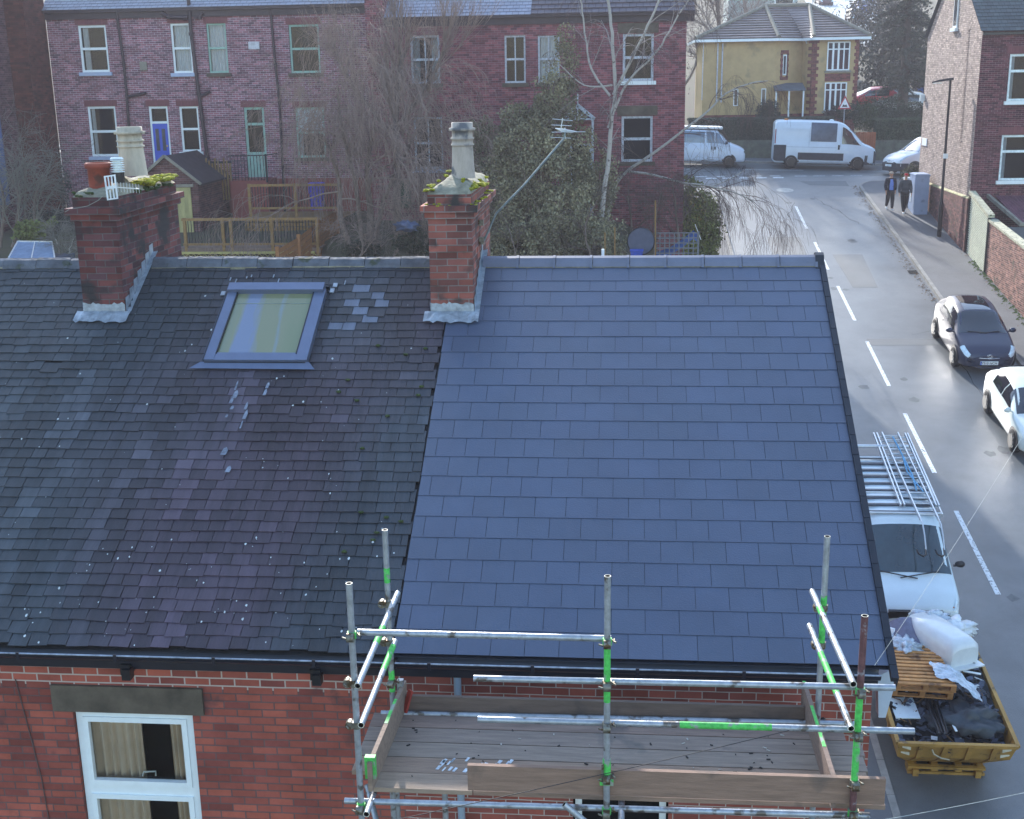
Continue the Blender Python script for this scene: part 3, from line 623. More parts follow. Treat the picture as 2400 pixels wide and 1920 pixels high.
hr((2000,1604,YO-.1),(1903,1386,YI+.12),[(0,.72,0),(.72,.8,1),(.8,1,0)])
hr((1995,1708,YO-.1),(1897,1466,YI+.12),[(0,.3,0),(.3,.7,1),(.7,1,0)])
X1,Y1,Z1=(1,0,0),(0,1,0),(0,0,1)
for (u,v,Y,x,a2,m) in ((824,1488,YO,XL,X1,1),(826,1600,YO,XL,Y1,0),(829,1698,YO,XL,Y1,0),(1424,1504,YO,XM,X1,1),(1424,1603,YO,XM,X1,0),(1424,1700,YO,XM,X1,0),(1422,1820,YO,XM,X1,0),(2013,1620,YO,XR,X1,1),(2008,1720,YO,XR,X1,0),(2000,1835,YO,XR,X1,0),(905,1415,YI,XIL,Y1,0),(908,1505,YI,XIL,Y1,0),(910,1598,YI,XIL,X1,0),(1936,1425,YI,XIR,Y1,0),(1934,1512,YI,XIR,Y1,0),(836,1890,YO,XL,X1,1),(1420,1900,YO,XM,X1,1),(1998,1905,YO,XR,X1,1)):
    clamp(at(x,u,v,Y),Z1,a2,m,1 if a2==Y1 else -1)
# joint sleeve on the middle standard
zs=P(1422,1800,YO).z
mb=MB(); mb.tube([(XM,YO,zs+.075),(XM,YO,zs-.09)],.03,12,0); mb.tube([(XM-.03,YO-.035,zs+.05),(XM-.03,YO-.035,zs-.1)],.01,6,1); mb.box(XM-.05,XM+.05,YO-.045,YO-.02,zs-.12,zs-.08,0); part('sleeve_coupler',mb,[GREENP,COUP],sc)
# deck boards
ZD=-.36; rnd=random.Random(4)
def boardbox(x0,x1,y0,y1,z0,z1,t=1,name='scaffold_board',m=BOARD,extra=None):
    mb=MB(); mb.box(x0,x1,y0,y1,z0,z1,0,t=(t,t,t) if not hasattr(t,'__len__') else t)
    if extra: extra(mb)
    return part(name,mb,[m,PAINTW,GREENP],sc)
ys=[-.38-.2285*i for i in range(6)]
tints=[(.80,.72,.70),(.76,.77,.78),(.84,.87,.87),(.92,.84,.76),(1.08,1.03,.93)]
def splash(mb):
    r=random.Random(2)
    for i,x in enumerate((.55,.63,.75,.86,.97,1.06)):
        for k in range(5):
            xx=x+r.uniform(-.02,.04);yy=ys[3]-.02-.19*r.random(); w=r.uniform(.01,.03)
            mb.add([(xx,yy,ZD+.0012),(xx+w,yy-.004,ZD+.0012),(xx+w+.02,yy+.05,ZD+.0012),(xx+.02,yy+.06,ZD+.0012)],[(0,1,2,3)],1,False,1)
for i in range(5):
    x1=3.93 if i else 3.8
    if i==4:
        boardbox(-.0+.1,.86,ys[i+1],ys[i]-.006,ZD-.04,ZD-.003,tints[i]); boardbox(.868,x1,ys[i+1],ys[i]-.006,ZD-.04,ZD-.002,(.9,.8,.75))
    else: boardbox(-.12,x1-.02*i,ys[i+1]+.0,ys[i]-.011,ZD-.04,ZD-.001*i,tints[i],extra=splash if i==3 else None)
boardbox(.12,3.5,-.36,-.322,ZD-.02,ZD+.15,(.5,.45,.43))
boardbox(.84,3.9,YO+.035,YO+.073,-.30,-.09,(.85,.70,.63),'toe_board')
def endboard(a,b,top,h,t,pre,gr):
    mb=MB(); a=Vector(a);b=Vector(b); d=(b-a); u=Vector((0,0,-h)); n=Vector((.035,0,0))
    mb.prism([a,b,b+u,a+u],n,0,t); 
    r=random.Random(3)
    for g0,g1 in gr:
        mb.add([lerp(a,b,g0)+Vector((.002,0,.0025)),lerp(a,b,g1)+Vector((.002,0,.0025)),lerp(a,b,g1)+Vector((.026,0,.0025)),lerp(a,b,g0)+Vector((.03,0,.0025))],[(0,1,2,3)],2,False,1)
    return part('toe_board',mb,[BOARD,PAINTW,GREENP],sc)
endboard((.075,YO+.05,-.11),(.115,YI+.16,-.1),0,.24,(.85,.78,.72),0,[(.45,.75)])
endboard((3.52,YO+.05,-.11),(3.50,YI+.3,-.08),0,.24,(.7,.62,.6),0,[(.3,.42),(.42,.72),(.95,1.)])
mb=MB(); mb.box(.09,.14,YI+.05,YI+.1,-.14,-.05); part('board_clip',mb,GALV,sc); mb=MB(); mb.box(.05,.13,YO+.08,YO+.13,-.26,-.08); part('board_clip',mb,GREENP,sc)
RDP=mat('red_tool_plastic','#9c3a30',.5)
mb=MB(); mb.beam((.2,-.37,-.15),(.15,-.42,-.33),.05,.02); t_=thing('board_end_band','red end band leaning on the left inner deck corner','band',(.2,-.37,-.2)); part('band',mb,RDP,t_)
# stub tubes under the deck and sloping brace
tubeseg('transom',P(885,1935,YO+.3),P(860,1840,YO+.55),[(0,1,0)])
for (u) in (921,1043): 
    p=P(u,1870,-.9); tubeseg('stub_tube',Vector((p.x,-.9,-.42)),Vector((p.x,-.9,-1.2)),[(0,1,0)])
tubeseg('brace',P(1322,1885,YO-.05),P(1460,2000,YO-.05),[(0,1,0)])
for x in (.0,1.9,3.6): tubeseg('transom',Vector((x+.09,YO-.12,-.435)),Vector((x+.09,YI+.3,-.435)),[(0,1,0)])
mb=MB()
rnd=random.Random(9)
for i in range(75):   # crumbs of slate and mortar on the boards
    x=rnd.uniform(.2,3.5) if rnd.random()<.6 else rnd.gauss(2.9,.35); y=rnd.uniform(-1.5,-.42)
    if not .15<x<3.48: continue
    r=rnd.choice((.003,.004,.006,.008)); a=rnd.uniform(0,3)
    mb.beam((x-r*math.cos(a)*2,y-r*math.sin(a)*2,ZD+.004),(x+r*math.cos(a)*2,y+r*math.sin(a)*2,ZD+.004),r*1.4,.006,0 if rnd.random()<.75 else 1)
part('debris',mb,[mat('slate_crumbs','#2b2a2c',.9,var=.4),mat('mortar_crumbs','#aaa59c',.9)],sc)
mb=MB(); mb.box(.62,.70,YO+.6,YO+.68,-.9,-.42)
# grey downpipe against the wall above the boards
dp=thing('downpipe','pale grey square downpipe running down the brick wall behind the boards','pipe',(.53,.14,-.3)); mb=MB(); mb.tube([(.53,.13,-.19),(.53,.13,-9.2)],.034,14); mb.tube([(.53,.13,-.2),(.53,.1,-.14)],.04,12); part('pipe',mb,mat('pale_grey_pvc','#93a3b4',.4,var=.06),dp)
dp2=thing('rainwater_outlet','white plastic gutter outlet hanging off the house corner above the skip','gutter outlet',(4.3,.3,-.3)); mb=MB(); mb.prism([(4.2,.25,-.22),(4.32,.25,-.16),(4.36,.25,-.3),(4.3,.25,-.62),(4.24,.25,-.62),(4.22,.25,-.35)],(0,.12,0)); part('outlet',mb,mat('pale_white_pvc','#b8c4d2',.4,var=.06),dp2)
# overhead wires
def wire(name,label,pts,r,m):
    mb=MB(); o=thing(name,label,'wire',pts[0]); mb.tube(pts,r,5,0,True); part('cable',mb,m,o); return o
WD=mat('wire_dark','#2e2a2c',.6); WL=mat('wire_pale','#a4aba8',.5)
def sagw(a,b,n=14,s=.05):
    a=Vector(a);b=Vector(b); return [lerp(a,b,i/n)-Vector((0,0,s*4*(i/n)*(1-i/n))) for i in range(n+1)]
wire('overhead_wire','thin dark telephone wire sloping up across the scaffold boards',sagw(P(600,1990,-3.2),P(1850,1712,-1.9),14,.02),.0028,WD)
wire('overhead_wire','pale wire hanging over the road between white van and skip',sagw(P(2050,1560,-2.5),P(2420,985,-1.0),12,.03),.0012,WL)
wire('overhead_wire','pale wire low at the bottom right corner over the road',sagw(P(1990,1935,-2.5),P(2440,1850,-2.0),10,.01),.0022,WL)
# ---------------- ground, roads, pavements ----------------
SOIL=mat('garden_soil','#55493f',.95,var=.4,scale=1.2,bump=.5,bscale=8,col2='#4a4f34')
def asph(name,col,c2,rough=.62,sp=.5):
    m=mat(name,col,rough,var=.1,scale=.55,bump=.35,bscale=55,col2=c2,spec=sp,dirt=(c2,60,.6)); return m
ROAD=asph('worn_asphalt','#676c6f','#4c5154',.40,.9); PAVE=asph('pavement_asphalt','#6d6f72','#5a5c5f',.8); KERB=mat('kerb_stone','#8d8b86',.85,var=.25,scale=3)
PATCH=asph('patch_asphalt','#666b6e','#54595c',.6); WHITE=mat('road_paint','#dfe4e6',.7,var=.12,scale=12,dirt=('#7c8084',18,.54))
mb=MB(); xs=[-260,-150,-90,-60,-45]+inter(-40,4,44)+[4.3,5,5.8,6.2]+inter(7,30,23)+[35,45,60,90,150,260]; ys=[-300,-150,-60,-40,-20,-10,0,5,9,10,11,12,13,14,15]+inter(16,56,40)+inter(58,80,11)+[90,110,140,180,230,300]
xs=sorted(set(xs)); n=len(xs)
for y in ys:
    for x in xs:
        z=zg(x,y)+(.12*noise.noise(Vector((x*.3,y*.3,0))) if (x<3 and y<54 or y>64) else 0)
        if y>110: z+=.0
        mb.v.append((x,y,z))
for j in range(len(ys)-1):
    for i in range(n-1): mb.f.append([j*n+i,j*n+i+1,(j+1)*n+i+1,(j+1)*n+i]); mb.m.append(0); mb.s.append(True); mb.t.append(None)
struct('ground',mb,SOIL)
def sheet(mb,x0,x1,y0,y1,h,nx=1,ny=1,m=0):
    X=inter(x0,x1,nx);Y=inter(y0,y1,ny)
    vs=[(x,y,zroad(x,y)+h) for y in Y for x in X]; k=nx+1
    mb.add(vs,[(j*k+i,j*k+i+1,(j+1)*k+i+1,(j+1)*k+i) for j in range(ny) for i in range(nx)],m)
mb=MB(); sheet(mb,4.0,17,-40,56,0,4,24); sheet(mb,-50,4.0,56,61.6,0,24,4); sheet(mb,4.0,17,56,61.6,0,8,4); sheet(mb,17,70,54.5,61.6,0,24,5); sheet(mb,-50,4,54.5,56,0,20,1); struct('road',mb,ROAD)
def poly_slab(mb,pts,h,m=0,mk=1,kerb=None):
    "raised pavement polygon following the road surface"
    top=[(x,y,zroad(x,y)+h) for x,y in pts]; n=len(pts)
    mb.add(top,[tuple(range(n))],m)
    bot=[(x,y,zroad(x,y)-.15) for x,y in pts]
    mb.add(top+bot,[(i,(i+1)%n,(i+1)%n+n,i+n) for i in range(n)],mk)
def arc(cx,cy,r,a0,a1,n=8): return [(cx+r*math.cos(R(a0+(a1-a0)*i/n)),cy+r*math.sin(R(a0+(a1-a0)*i/n))) for i in range(n+1)]
mb=MB()
edgeR=[(14.75,-40),(14.75,20),(14.7,31.5),(13.65,35.5)]+[(13.66,45),(13.62,53.3)]+arc(14.9,53.4,1.28,180,95,8)[1:]+[(20,54.6),(70,54.6)]
polyR=edgeR+[(70,51.6),(16.2,51.6),(16.2,-40)]
# triangulate as strips to keep it on the slope
def strip(mb,A,B,h,m=0):
    for (a,b,c,d) in zip(A[:-1],A[1:],B[1:],B[:-1]): mb.quad(*[(x,y,zroad(x,y)+h) for x,y in (a,b,c,d)],m)
inR=[(16.3,-40),(16.3,20),(16.3,28),(16.3,37),(16.3,45),(16.3,51.0)]
eR=edgeR[:6]; strip(mb,eR,inR,.11)
corner=edgeR[5:]; strip(mb,corner,[(16.3,51.0)]*1+[(16.3+.05*i,51.2) for i in range(len(corner)-3)]+[(20,51.5),(70,51.5)],.11)
def kerbline(mb,pts,h=.115,w=.13,side=1,m=1):
    for a,b in zip(pts[:-1],pts[1:]):
        d=Vector((b[0]-a[0],b[1]-a[1]));
        if d.length<1e-4: continue
        L=d.length; k=max(1,round(L/.9)); d/=L; nn=Vector((-d.y,d.x))*side
        for i in range(k):
            p=Vector(a)+d*(L*i/k+.006); q=Vector(a)+d*(L*(i+1)/k-.006)
            P4=[p-nn*.004,q-nn*.004,q+nn*w,p+nn*w]
            top=[(v.x,v.y,zroad(v.x,v.y)+h+.004) for v in P4]; bt=[(v.x,v.y,zroad(v.x,v.y)-.1) for v in P4]
            mb.add(top+bt,[(0,1,2,3),(0,4,5,1),(3,2,6,7),(0,3,7,4),(1,5,6,2)],m)
kerbline(mb,[(p[0],p[1]) for p in edgeR if p[1]>-10],side=-1)
edgeL=[(6.8,-40),(6.8,9),(6.7,20),(6.55,42),(6.5,52)]+arc(5.2,53,1.3,0,85,6)+[(0,54.4),(-50,54.4)]
inL=[(4.0,-40),(4.0,9),(4.0,20),(4.6,42),(4.6,51)]+[(4.5,51.2)]*7+[(0,52.4),(-50,52.4)]
strip(mb,edgeL,inL,.11); kerbline(mb,[p for p in edgeL if p[1]>-12],side=1)
sheet(mb,-50,70,61.6,63.2,.11,40,1); kerbline(mb,[(x,61.6) for x in inter(-45,60,60)],side=1)
struct('pavement',mb,[PAVE,KERB])
mb=MB(); H=.005
def mark(x0,x1,y0,y1,m=0,h=H,d=0): 
    vs=[(x0,y0,zroad(x0,y0)+h),(x1,y0,zroad(x1,y0)+h),(x1+d,y1,zroad(x1,y1)+h),(x0+d,y1,zroad(x0,y1)+h)]; mb.add(vs,[(0,1,2,3)],m)
for i in range(-3,6):
    yt=50.13-5.926*i; xc=10.04+.00982*(50.13-yt)
    L=3.85
    if i in(-3,-2,-1): continue
    mark(xc,xc+.12,yt-L,yt)
mark(10.4,10.55,8,14.3+0) if False else None
for i in range(5): # give way, left half double, right half single
    x=6.2+i*.86; mark(x,x+.55,55.75,55.95); 
for i in range(5): x=5.95+i*.95; mark(x-.2,x+.35,56.3,56.5)
for i in range(4): x=10.8+i*.95; mark(x,x+.6,56.2,56.38)
for x0 in (8.4,14.6): mark(x0,x0+3.2,58.75,58.87)
for x0 in(-12,-4,2,20,28): mark(x0,x0+3.5,58.75,58.87)
struct('road_markings',mb,WHITE)
mb=MB(); vs=[(10.63,42.4),(11.85,42.4),(11.7,38.1),(10.75,38.1)]; mb.add([(x,y,zroad(x,y)+.004) for x,y in vs],[(0,1,2,3)]); vs=[(10.9,55.0),(13.2,55.0),(13.2,53.9),(11.3,54.2)]; mb.add([(x,y,zroad(x,y)+.004) for x,y in vs],[(0,1,2,3)])
vs=[(14.9,46.6),(16.1,46.6),(16.1,44.4),(14.9,44.4)]; mb.add([(x,y,zroad(x,y)+.1145) for x,y in vs],[(0,1,2,3)])
for (a,b,c,d) in ((10.3,13.0,32,32.6),(8.2,9.6,40,45)): mb.add([(x,y,zroad(x,y)+.004) for x,y in((a,c),(b,c),(b,d),(a,d))],[(0,1,2,3)])
struct('road_patches',mb,PATCH)
mb=MB(); rk_=random.Random(44)
for (x,y,dx,dy,n_) in ((8.3,38,.05,.5,16),(12.9,27,-.04,.5,14),(9.2,46,.1,.45,10),(11.9,33,.3,.1,8),(9.6,9.5,.35,.1,9),(12.5,47,-.1,.4,12)):
    for i in range(n_):
        x2,y2=x+dx+rk_.gauss(0,.09),y+dy+rk_.gauss(0,.07); w=rk_.uniform(.006,.018)
        mb.add([(x-w,y,zroad(x,y)+.0035),(x+w,y,zroad(x,y)+.0035),(x2+w,y2,zroad(x2,y2)+.0035),(x2-w,y2,zroad(x2,y2)+.0035)],[(0,1,2,3)]); x,y=x2,y2
for i in range(26):
    x,y,r=rk_.uniform(8,13),rk_.uniform(12,52),rk_.uniform(.05,.22); m_=9
    mb.add([(x+r*rk_.uniform(.7,1.2)*math.cos(6.283*j/m_),y+r*rk_.uniform(.7,1.5)*math.sin(6.283*j/m_),0) for j in range(m_)],[tuple(range(m_))],1); mb.v[-m_:]=[(a_,b_,zroad(a_,b_)+.003) for a_,b_,_ in mb.v[-m_:]]
struct('road_cracks',mb,[mat('crack_tar','#33363a',.8),mat('oil_stain','#53585b',.5)])
gd=thing('road_gully','small dark iron gully grate at the right hand kerb above the dark car','gully',(13.4,40,zroad(13.4,40))); mb=MB()
for i in range(6): mb.beam((13.22,39.78+.08*i,zroad(13.2,39.78+.08*i)+.012),(13.58,39.78+.08*i,zroad(13.2,39.78+.08*i)+.012),.035,.01)
part('grate',mb,mat('cast_iron','#2c2d30',.6,.4),gd)
mh=thing('manhole_cover','round pale manhole cover in the road mouth just before the give way line','manhole cover',(9.95,53.2,zroad(9.95,53.2))); mb=MB(); 
n=22; mb.add([(9.95+.42*math.cos(2*math.pi*i/n),53.2+.42*math.sin(2*math.pi*i/n),zroad(9.95,53.2+.42*math.sin(2*math.pi*i/n))+.009) for i in range(n)],[tuple(range(n))]); part('cover',mb,mat('worn_iron','#a8a9a4',.5,.3,var=.3),mh)
# leaf litter along the right kerb: uncountable
mb=MB(); rnd=random.Random(12)
for i in range(900):
    if i<650: y=rnd.uniform(33,54); x=13.55-abs(rnd.gauss(0,.14)); h=.01
    else: y=rnd.uniform(20,44); x=16.1-abs(rnd.gauss(0,.2)); h=.125
    r=rnd.uniform(.02,.06); a=rnd.uniform(0,3); z=zroad(x,y)+h
    mb.add([(x+r*math.cos(a),y+r*math.sin(a),z+.01),(x-r*math.sin(a),y+r*math.cos(a),z+.02),(x-r*math.cos(a),y-r*math.sin(a),z),],[(0,1,2)])
tag(mb.build('leaf_litter',mat('dead_leaves','#6b4f33',.9,var=.4)),'brown dead leaves gathered along the right hand kerb and wall foot','leaves',kind='stuff')
# ---------------- houses behind ----------------
def arch_l(mb,x0,x1,z,y,m=1): mb.box(x0-.1,x1+.1,y-.004,y+.05,z+.0,z+.24,m)
SLF=mat('far_slate','#6f7690',.6,var=.2,scale=1.4,tint=False,bump=.4,bscale=8,col2='#565c74')
SLFR=mat('far_slate_dark','#585f68',.7,var=.25,scale=2,bump=.4,bscale=8)
def slate_grid(mb,a,b,c,d,nr,nc,m=0,col=(1,1,1),v=.12,sd=1,lift=.02):
    "coursed slope: a,b eaves corners; d,c ridge corners"
    rn=random.Random(sd);a,b,c,d=map(Vector,(a,b,c,d)); nrm=(b-a).cross(d-a).normalized()
    if nrm.z<0: nrm=-nrm
    for i in range(nr):
        t0,t1=i/nr,(i+1)/nr; l0,l1=lerp(a,d,t0),lerp(a,d,t1); r0,r1=lerp(b,c,t0),lerp(b,c,t1); off=.5 if i%2 else 0
        cuts=[0]+[ (j+off)/nc for j in range(0 if off else 1,nc)]+[1]
        for u0,u1 in zip(cuts[:-1],cuts[1:]):
            k=rn.uniform(1-v,1+v); e=(u1-u0)*.03
            p=[lerp(l0,r0,u0+e)+nrm*lift,lerp(l0,r0,u1-e)+nrm*lift,lerp(l1,r1,u1-e)+nrm*.003,lerp(l1,r1,u0+e)+nrm*.003]
            mb.add(p+[p[0]-nrm*lift,p[1]-nrm*lift],[(0,1,2,3),(0,4,5,1)],m,False,(col[0]*k,col[1]*k,col[2]*k))
        mb.quad(l0-nrm*.003,r0-nrm*.003,r1-nrm*.003,l1-nrm*.003,m,(col[0]*.25,col[1]*.25,col[2]*.25))
ROOFT=mat('slate_tinted','#ffffff',.6,var=.12,scale=2,tint=True,bump=.2,bscale=15)
ROOFTW=mat('slate_damp_gloss','#ffffff',.38,var=.12,scale=2,tint=True,bump=.2,bscale=15,spec=.8)
GB=-3.0
h1=thing('terraced_house','left purple-brick house with white sash windows and a blue back door','house',(-17.5,40,GB))
h2=thing('terraced_house','purple-brick house with pale green framed windows and a green glazed door on steps','house',(-11.5,40,GB))
def T(u,v,Y=40): p=px(u,v,Y); return p.x,p.z
X01=-14.95
ops1=[(-19.83,-18.67,5.33,7.14),(-16.03,-15.22,5.24,7.14),(-19.78,-18.6,2.0,3.99),(-15.95,-15.16,2.15,3.94),(-17.22,-16.42,1.3,3.96)]
ops2=[(-14.56,-13.77,5.22,7.11),(-11.24,-10.03,5.16,7.0),(-13.28,-12.45,1.1,3.87),(-11.18,-10.0,1.86,3.83)]
FE=7.62
mb=MB(); wallY(mb,-21.1,X01,GB,FE,40,ops1); mb.quad((-21.1,40,GB),(-21.1,49,GB),(-21.1,49,FE),(-21.1,40,FE)); 
for o in ops1: arch_l(mb,o[0],o[1],o[3],40)
SOLD=mat('soldier_brick_red','#744548',.9,var=.25,scale=14,stretch=(1,1,.1))
part('brick_wall',mb,[B_FAR,SOLD],h1)
mb=MB(); wallY(mb,X01,-7.6,GB,FE,40,ops2)
for o in ops2: arch_l(mb,o[0],o[1],o[3],40)
mb.box(-14.15,-7.6,39.985,40.0,GB,1.05,2); mb.quad((-7.6,40,GB),(-7.6,49,GB),(-7.6,49,FE),(-7.6,40,FE))
part('brick_wall',mb,[B_FAR,SOLD,REDPAINT],h2)
PGF=mat('pale_green_frame','#8fb5a8',.5,var=.12)
window(h1,*ops1[0],40.06,'sash',.09,sill=SILLB,curt=[(.1,.3,CURTW)])
window(h1,*ops1[1],40.06,'sash',.08,sill=SILLB,curt=[(.1,.9,CURTW)])
window(h1,*ops1[2],40.06,'sash',.09,sill=SILLB,curt=[(.08,.2,CURTW)])
window(h1,*ops1[3],40.06,'sash',.08,sill=UPVC)
d=window(h1,*ops1[4],40.06,'door',.09)
BLUE=mat('blue_door_paint','#2b4fc0',.35,var=.08)
mb=MB(); x0,x1,z0,z1=ops1[4]; zt=z1-(z1-z0)*.24-.05; mb.box(x0+.09,x1-.09,40.04,40.085,z0+.02,zt)
for xa in(x0+.2,x0+.46): mb.box(xa,xa+.14,40.03,40.041,z0+.9,zt-.2,1); mb.box(xa,xa+.14,40.03,40.041,z0+.2,z0+.7,0)
dd=rel(h1,mb).build('door',[BLUE,mat('door_pane_dark','#39424f',.2)],h1)
mb=MB(); mb.box(x1-.17,x1-.13,40.0,40.03,z0+1.05,z0+1.12); rel(h1,mb).build('handle',mat('brass','#b79b52',.4,.8),dd)
window(h2,*ops2[0],40.06,'sash',.07,mf=PGF,sill=LINT,curt=[(.02,.98,CURTW)])
window(h2,*ops2[1],40.06,'sash',.08,mf=PGF,sill=LINT)
window(h2,*ops2[3],40.06,'sash',.08,mf=PGF,sill=LINT,curt=[(.02,.2,CURTW)])
mb=MB(); mb.quad((-11.1,40.12,2.95),(-10.08,40.12,2.95),(-10.08,40.12,3.75),(-11.1,40.12,3.75)); rel(h2,mb).build('roller_blind',CURTW,h2)
d=window(h2,*ops2[2],40.06,'door',.1,mf=PGF); mb=MB(); x0,x1,z0,z1=ops2[2]; mb.box(x0+.1,x1-.1,40.04,40.08,z0,z0+1.0)
rel(h2,mb).build('door',PGF,d)
# pipes
def pipe(parent,pts,r=.055,name='drain_pipe'):
    mb=MB(); mb.tube(pts,r,8); 
    for p in pts[1:-1]: mb.tube([Vector(p)+Vector((0,0,-.06)),Vector(p)+Vector((0,0,.06))],r*1.3,8)
    return part(name,mb,DPIPE,parent)
q=lambda u,v,Y=39.9: px(u,v,Y)
pipe(h1,[q(272,22),q(290,150),q(297,225),q(302,300)]); pipe(h1,[q(296,228),q(342,218)],.06)
pipe(h1,[q(440,-20),q(448,80),q(466,220),q(486,370),q(490,385)],.075); pipe(h1,[q(470,225),q(492,215)],.06); pipe(h1,[q(380,30),q(395,40),q(440,42)],.09)
pipe(h2,[q(455,40),q(468,42),q(475,30)],.06); pipe(h2,[q(634,22),q(645,150),q(655,240),q(668,500)],.05)
mb=MB()
for (u,v) in((336,155),): p=q(u,v,39.95); mb.box(p.x-.14,p.x+.14,39.93,40,p.z-.17,p.z+.17)
part('wall_vent',mb,CONC,h1)
mb=MB(); p=q(595,107,39.95); mb.box(p.x-.22,p.x+.22,39.93,40,p.z-.14,p.z+.14); part('wall_vent',mb,mat('white_flue','#c9c9cf',.6),h2)
def gutt(parent,x0,x1,y,z,m=DPIPE): mb=MB(); mb.box(x0,x1,y-.22,y-.08,z-.06,z+.06); mb.box(x0,x1,y-.08,y+.0,z-.3,z+.04); return part('gutter',mb,m,parent)
gutt(h1,-21.1,X01,40,FE+.05); gutt(h2,X01,-7.6,40,FE+.05)
mb=MB(); slate_grid(mb,(-21.2,39.75,FE+.1),(X01,39.75,FE+.1),(X01,44,FE+3.1),(-21.2,44,FE+3.1),26,26,0,(.20,.22,.28),.14,3); mb.quad((-21.2,44,FE+3.1),(X01,44,FE+3.1),(X01,49,FE),(-21.2,49,FE),0,(.2,.2,.25)); part('roof',mb,ROOFTW,h1)
mb=MB(); slate_grid(mb,(X01,39.75,FE+.1),(-7.5,39.75,FE+.1),(-7.5,44,FE+3.1),(X01,44,FE+3.1),26,30,0,(.2,.225,.30),.12,4); mb.quad((X01,44,FE+3.1),(-7.5,44,FE+3.1),(-7.5,49,FE),(X01,49,FE),0,(.2,.2,.25)); part('roof',mb,ROOFTW,h2)
# outrigger at the far left, its return with shade painted into the brick, and the pier between blocks
og=thing('house_outrigger','plain dull-red brick outrigger wing standing at the far left edge','building',(-23,36,GB))
mb=MB(); mb.box(-26,-21.9,35.0,40,GB,9); mb.add([(-26,35,9),(-21.9,35,9),(-21.9,40,9),(-26,40,9)],[(0,1,2,3)])
part('brick_wall',mb,[brickmat('outrigger_brick','#6b4a4c','#5a4044','#7a6468',bh=.082,ms=.012,var=.2)],og)
mb=MB(); mb.box(-21.9,-21.12,38.2,40,GB,9); part('brick_return',mb,[brickmat('outrigger_return_shaded','#5e2f28','#4c2a26','#4a3432',bh=.082,ms=.01,var=.35)],og)
mb=MB(); p=px(2,340,34.95); mb.box(p.x-.5,p.x+.08,34.93,35.0,p.z-2.2,p.z+1.2); part('blue_frame',mb,mat('dark_blue_paint','#2a3f6b',.5),og)
pr=thing('party_wall_pier','broad plain red brick pier between the two house blocks','wall',(-7.9,38.5,GB)); mb=MB(); mb.box(-7.75,-7.0,38.0,40.5,GB,9.5); part('brick_wall',mb,B_FARR,pr)
h3=thing('terraced_house','shaded red brick house seen through the bare branches with four-pane sash windows','house',(-3.5,38,GB))
h4=thing('terraced_house','shaded red brick end house with lace-trimmed porch and wide sash windows behind the birch','house',(2,38,GB))
ops3=[(-6.08,-4.97,4.68,6.43),(-2.52,-1.73,4.65,6.37),(-6.06,-4.95,1.5,3.45)]
ops4=[(-1.27,-.46,4.65,6.34),(1.89,3.03,4.65,6.34),(1.86,3.03,1.69,3.38),(-.1,.75,-.3,2.4)]
FE3=7.0; XM3=-1.5
mb=MB(); wallY(mb,-7.0,XM3,GB,FE3,38,ops3); part('brick_wall',mb,[B_FARR],h3)
mb=MB(); wallY(mb,XM3,4.22,GB,FE3,38,ops4); mb.quad((4.22,38,GB-2),(4.22,47,GB),(4.22,47,FE3),(4.22,38,FE3)); mb.add([(4.22,38,FE3),(4.22,47,FE3),(4.22,42.5,FE3+3.2)],[(0,1,2)])
mb.box(1.7,3.2,37.97,38,6.36,6.72,1); mb.box(1.7,3.2,37.97,38,3.4,3.75,1)
part('brick_wall',mb,[B_FARR,LINT],h4)
OLDW=mat('weathered_white_frame','#b9bfc9',.6,var=.3,scale=14)
window(h3,*ops3[0],38.06,'sash2',.08,mf=OLDW,sill=LINT,curt=[(.06,.3,CURTW),(.7,.95,CURTW)]); window(h3,*ops3[1],38.06,'sash2',.07,mf=OLDW,sill=LINT); window(h3,*ops3[2],38.06,'sash2',.08,mf=OLDW,sill=SILLB)
window(h4,*ops4[0],38.06,'sash2',.07,mf=OLDW,sill=LINT,curt=[(.05,.95,CURTW)]); window(h4,*ops4[1],38.06,'sash',.09,mf=OLDW,sill=UPVC); window(h4,*ops4[2],38.06,'sash',.09,mf=OLDW,sill=LINT); window(h4,*ops4[3],38.06,'door',.09,mf=OLDW)
for hh,a,b,sd in((h3,-7.0,XM3,5),(h4,XM3,4.5,6)):
    gutt(hh,a,b,38,FE3+.05)
    mb=MB(); col=(.23,.25,.33) if hh is h3 else (.12,.10,.12)
    slate_grid(mb,(a,37.75,FE3+.08),(b,37.75,FE3+.08),(b,42.5,FE3+3.3),(a,42.5,FE3+3.3),26 if hh is h3 else 18,24,0,col,.1,sd,.02 if hh is h3 else .05); mb.quad((a,42.5,FE3+3.3),(b,42.5,FE3+3.3),(b,47,FE3),(a,47,FE3),0,(.2,.2,.25)); part('roof',mb,ROOFTW if hh is h3 else ROOFT,hh)
# decorated porch gable on the end house
mb=MB(); pk=px(1354,247,36.9); l=px(1322,268,36.9); r=px(1396,283,36.9); zb=(l.z+r.z)/2
lw=Vector((pk.x-.62,36.9,pk.z-.5)); rw_=Vector((pk.x+.62,36.9,pk.z-.5))
mb.beam(pk,lw,.05,.13); mb.beam(pk,rw_,.05,.13); mb.beam(lw,rw_,.05,.07); mb.beam(pk+Vector((0,0,.42)),pk-Vector((0,0,.5)),.05,.05)
for t in(.3,.55,.8):
    for s in(lw,rw_): p=lerp(pk,s,t); mb.tube([p-Vector((0,.03,.02)),p-Vector((0,.03,.16))],[.06,.005],6)
for x in(-.3,.3): mb.beam(Vector((pk.x,36.9,pk.z-.46)),Vector((pk.x+x,36.9,pk.z-.25)),.04,.05)
for x in(-.55,.55): mb.beam((pk.x+x,36.9,pk.z-.5),(pk.x+x,36.9,GB+2),.08,.08)
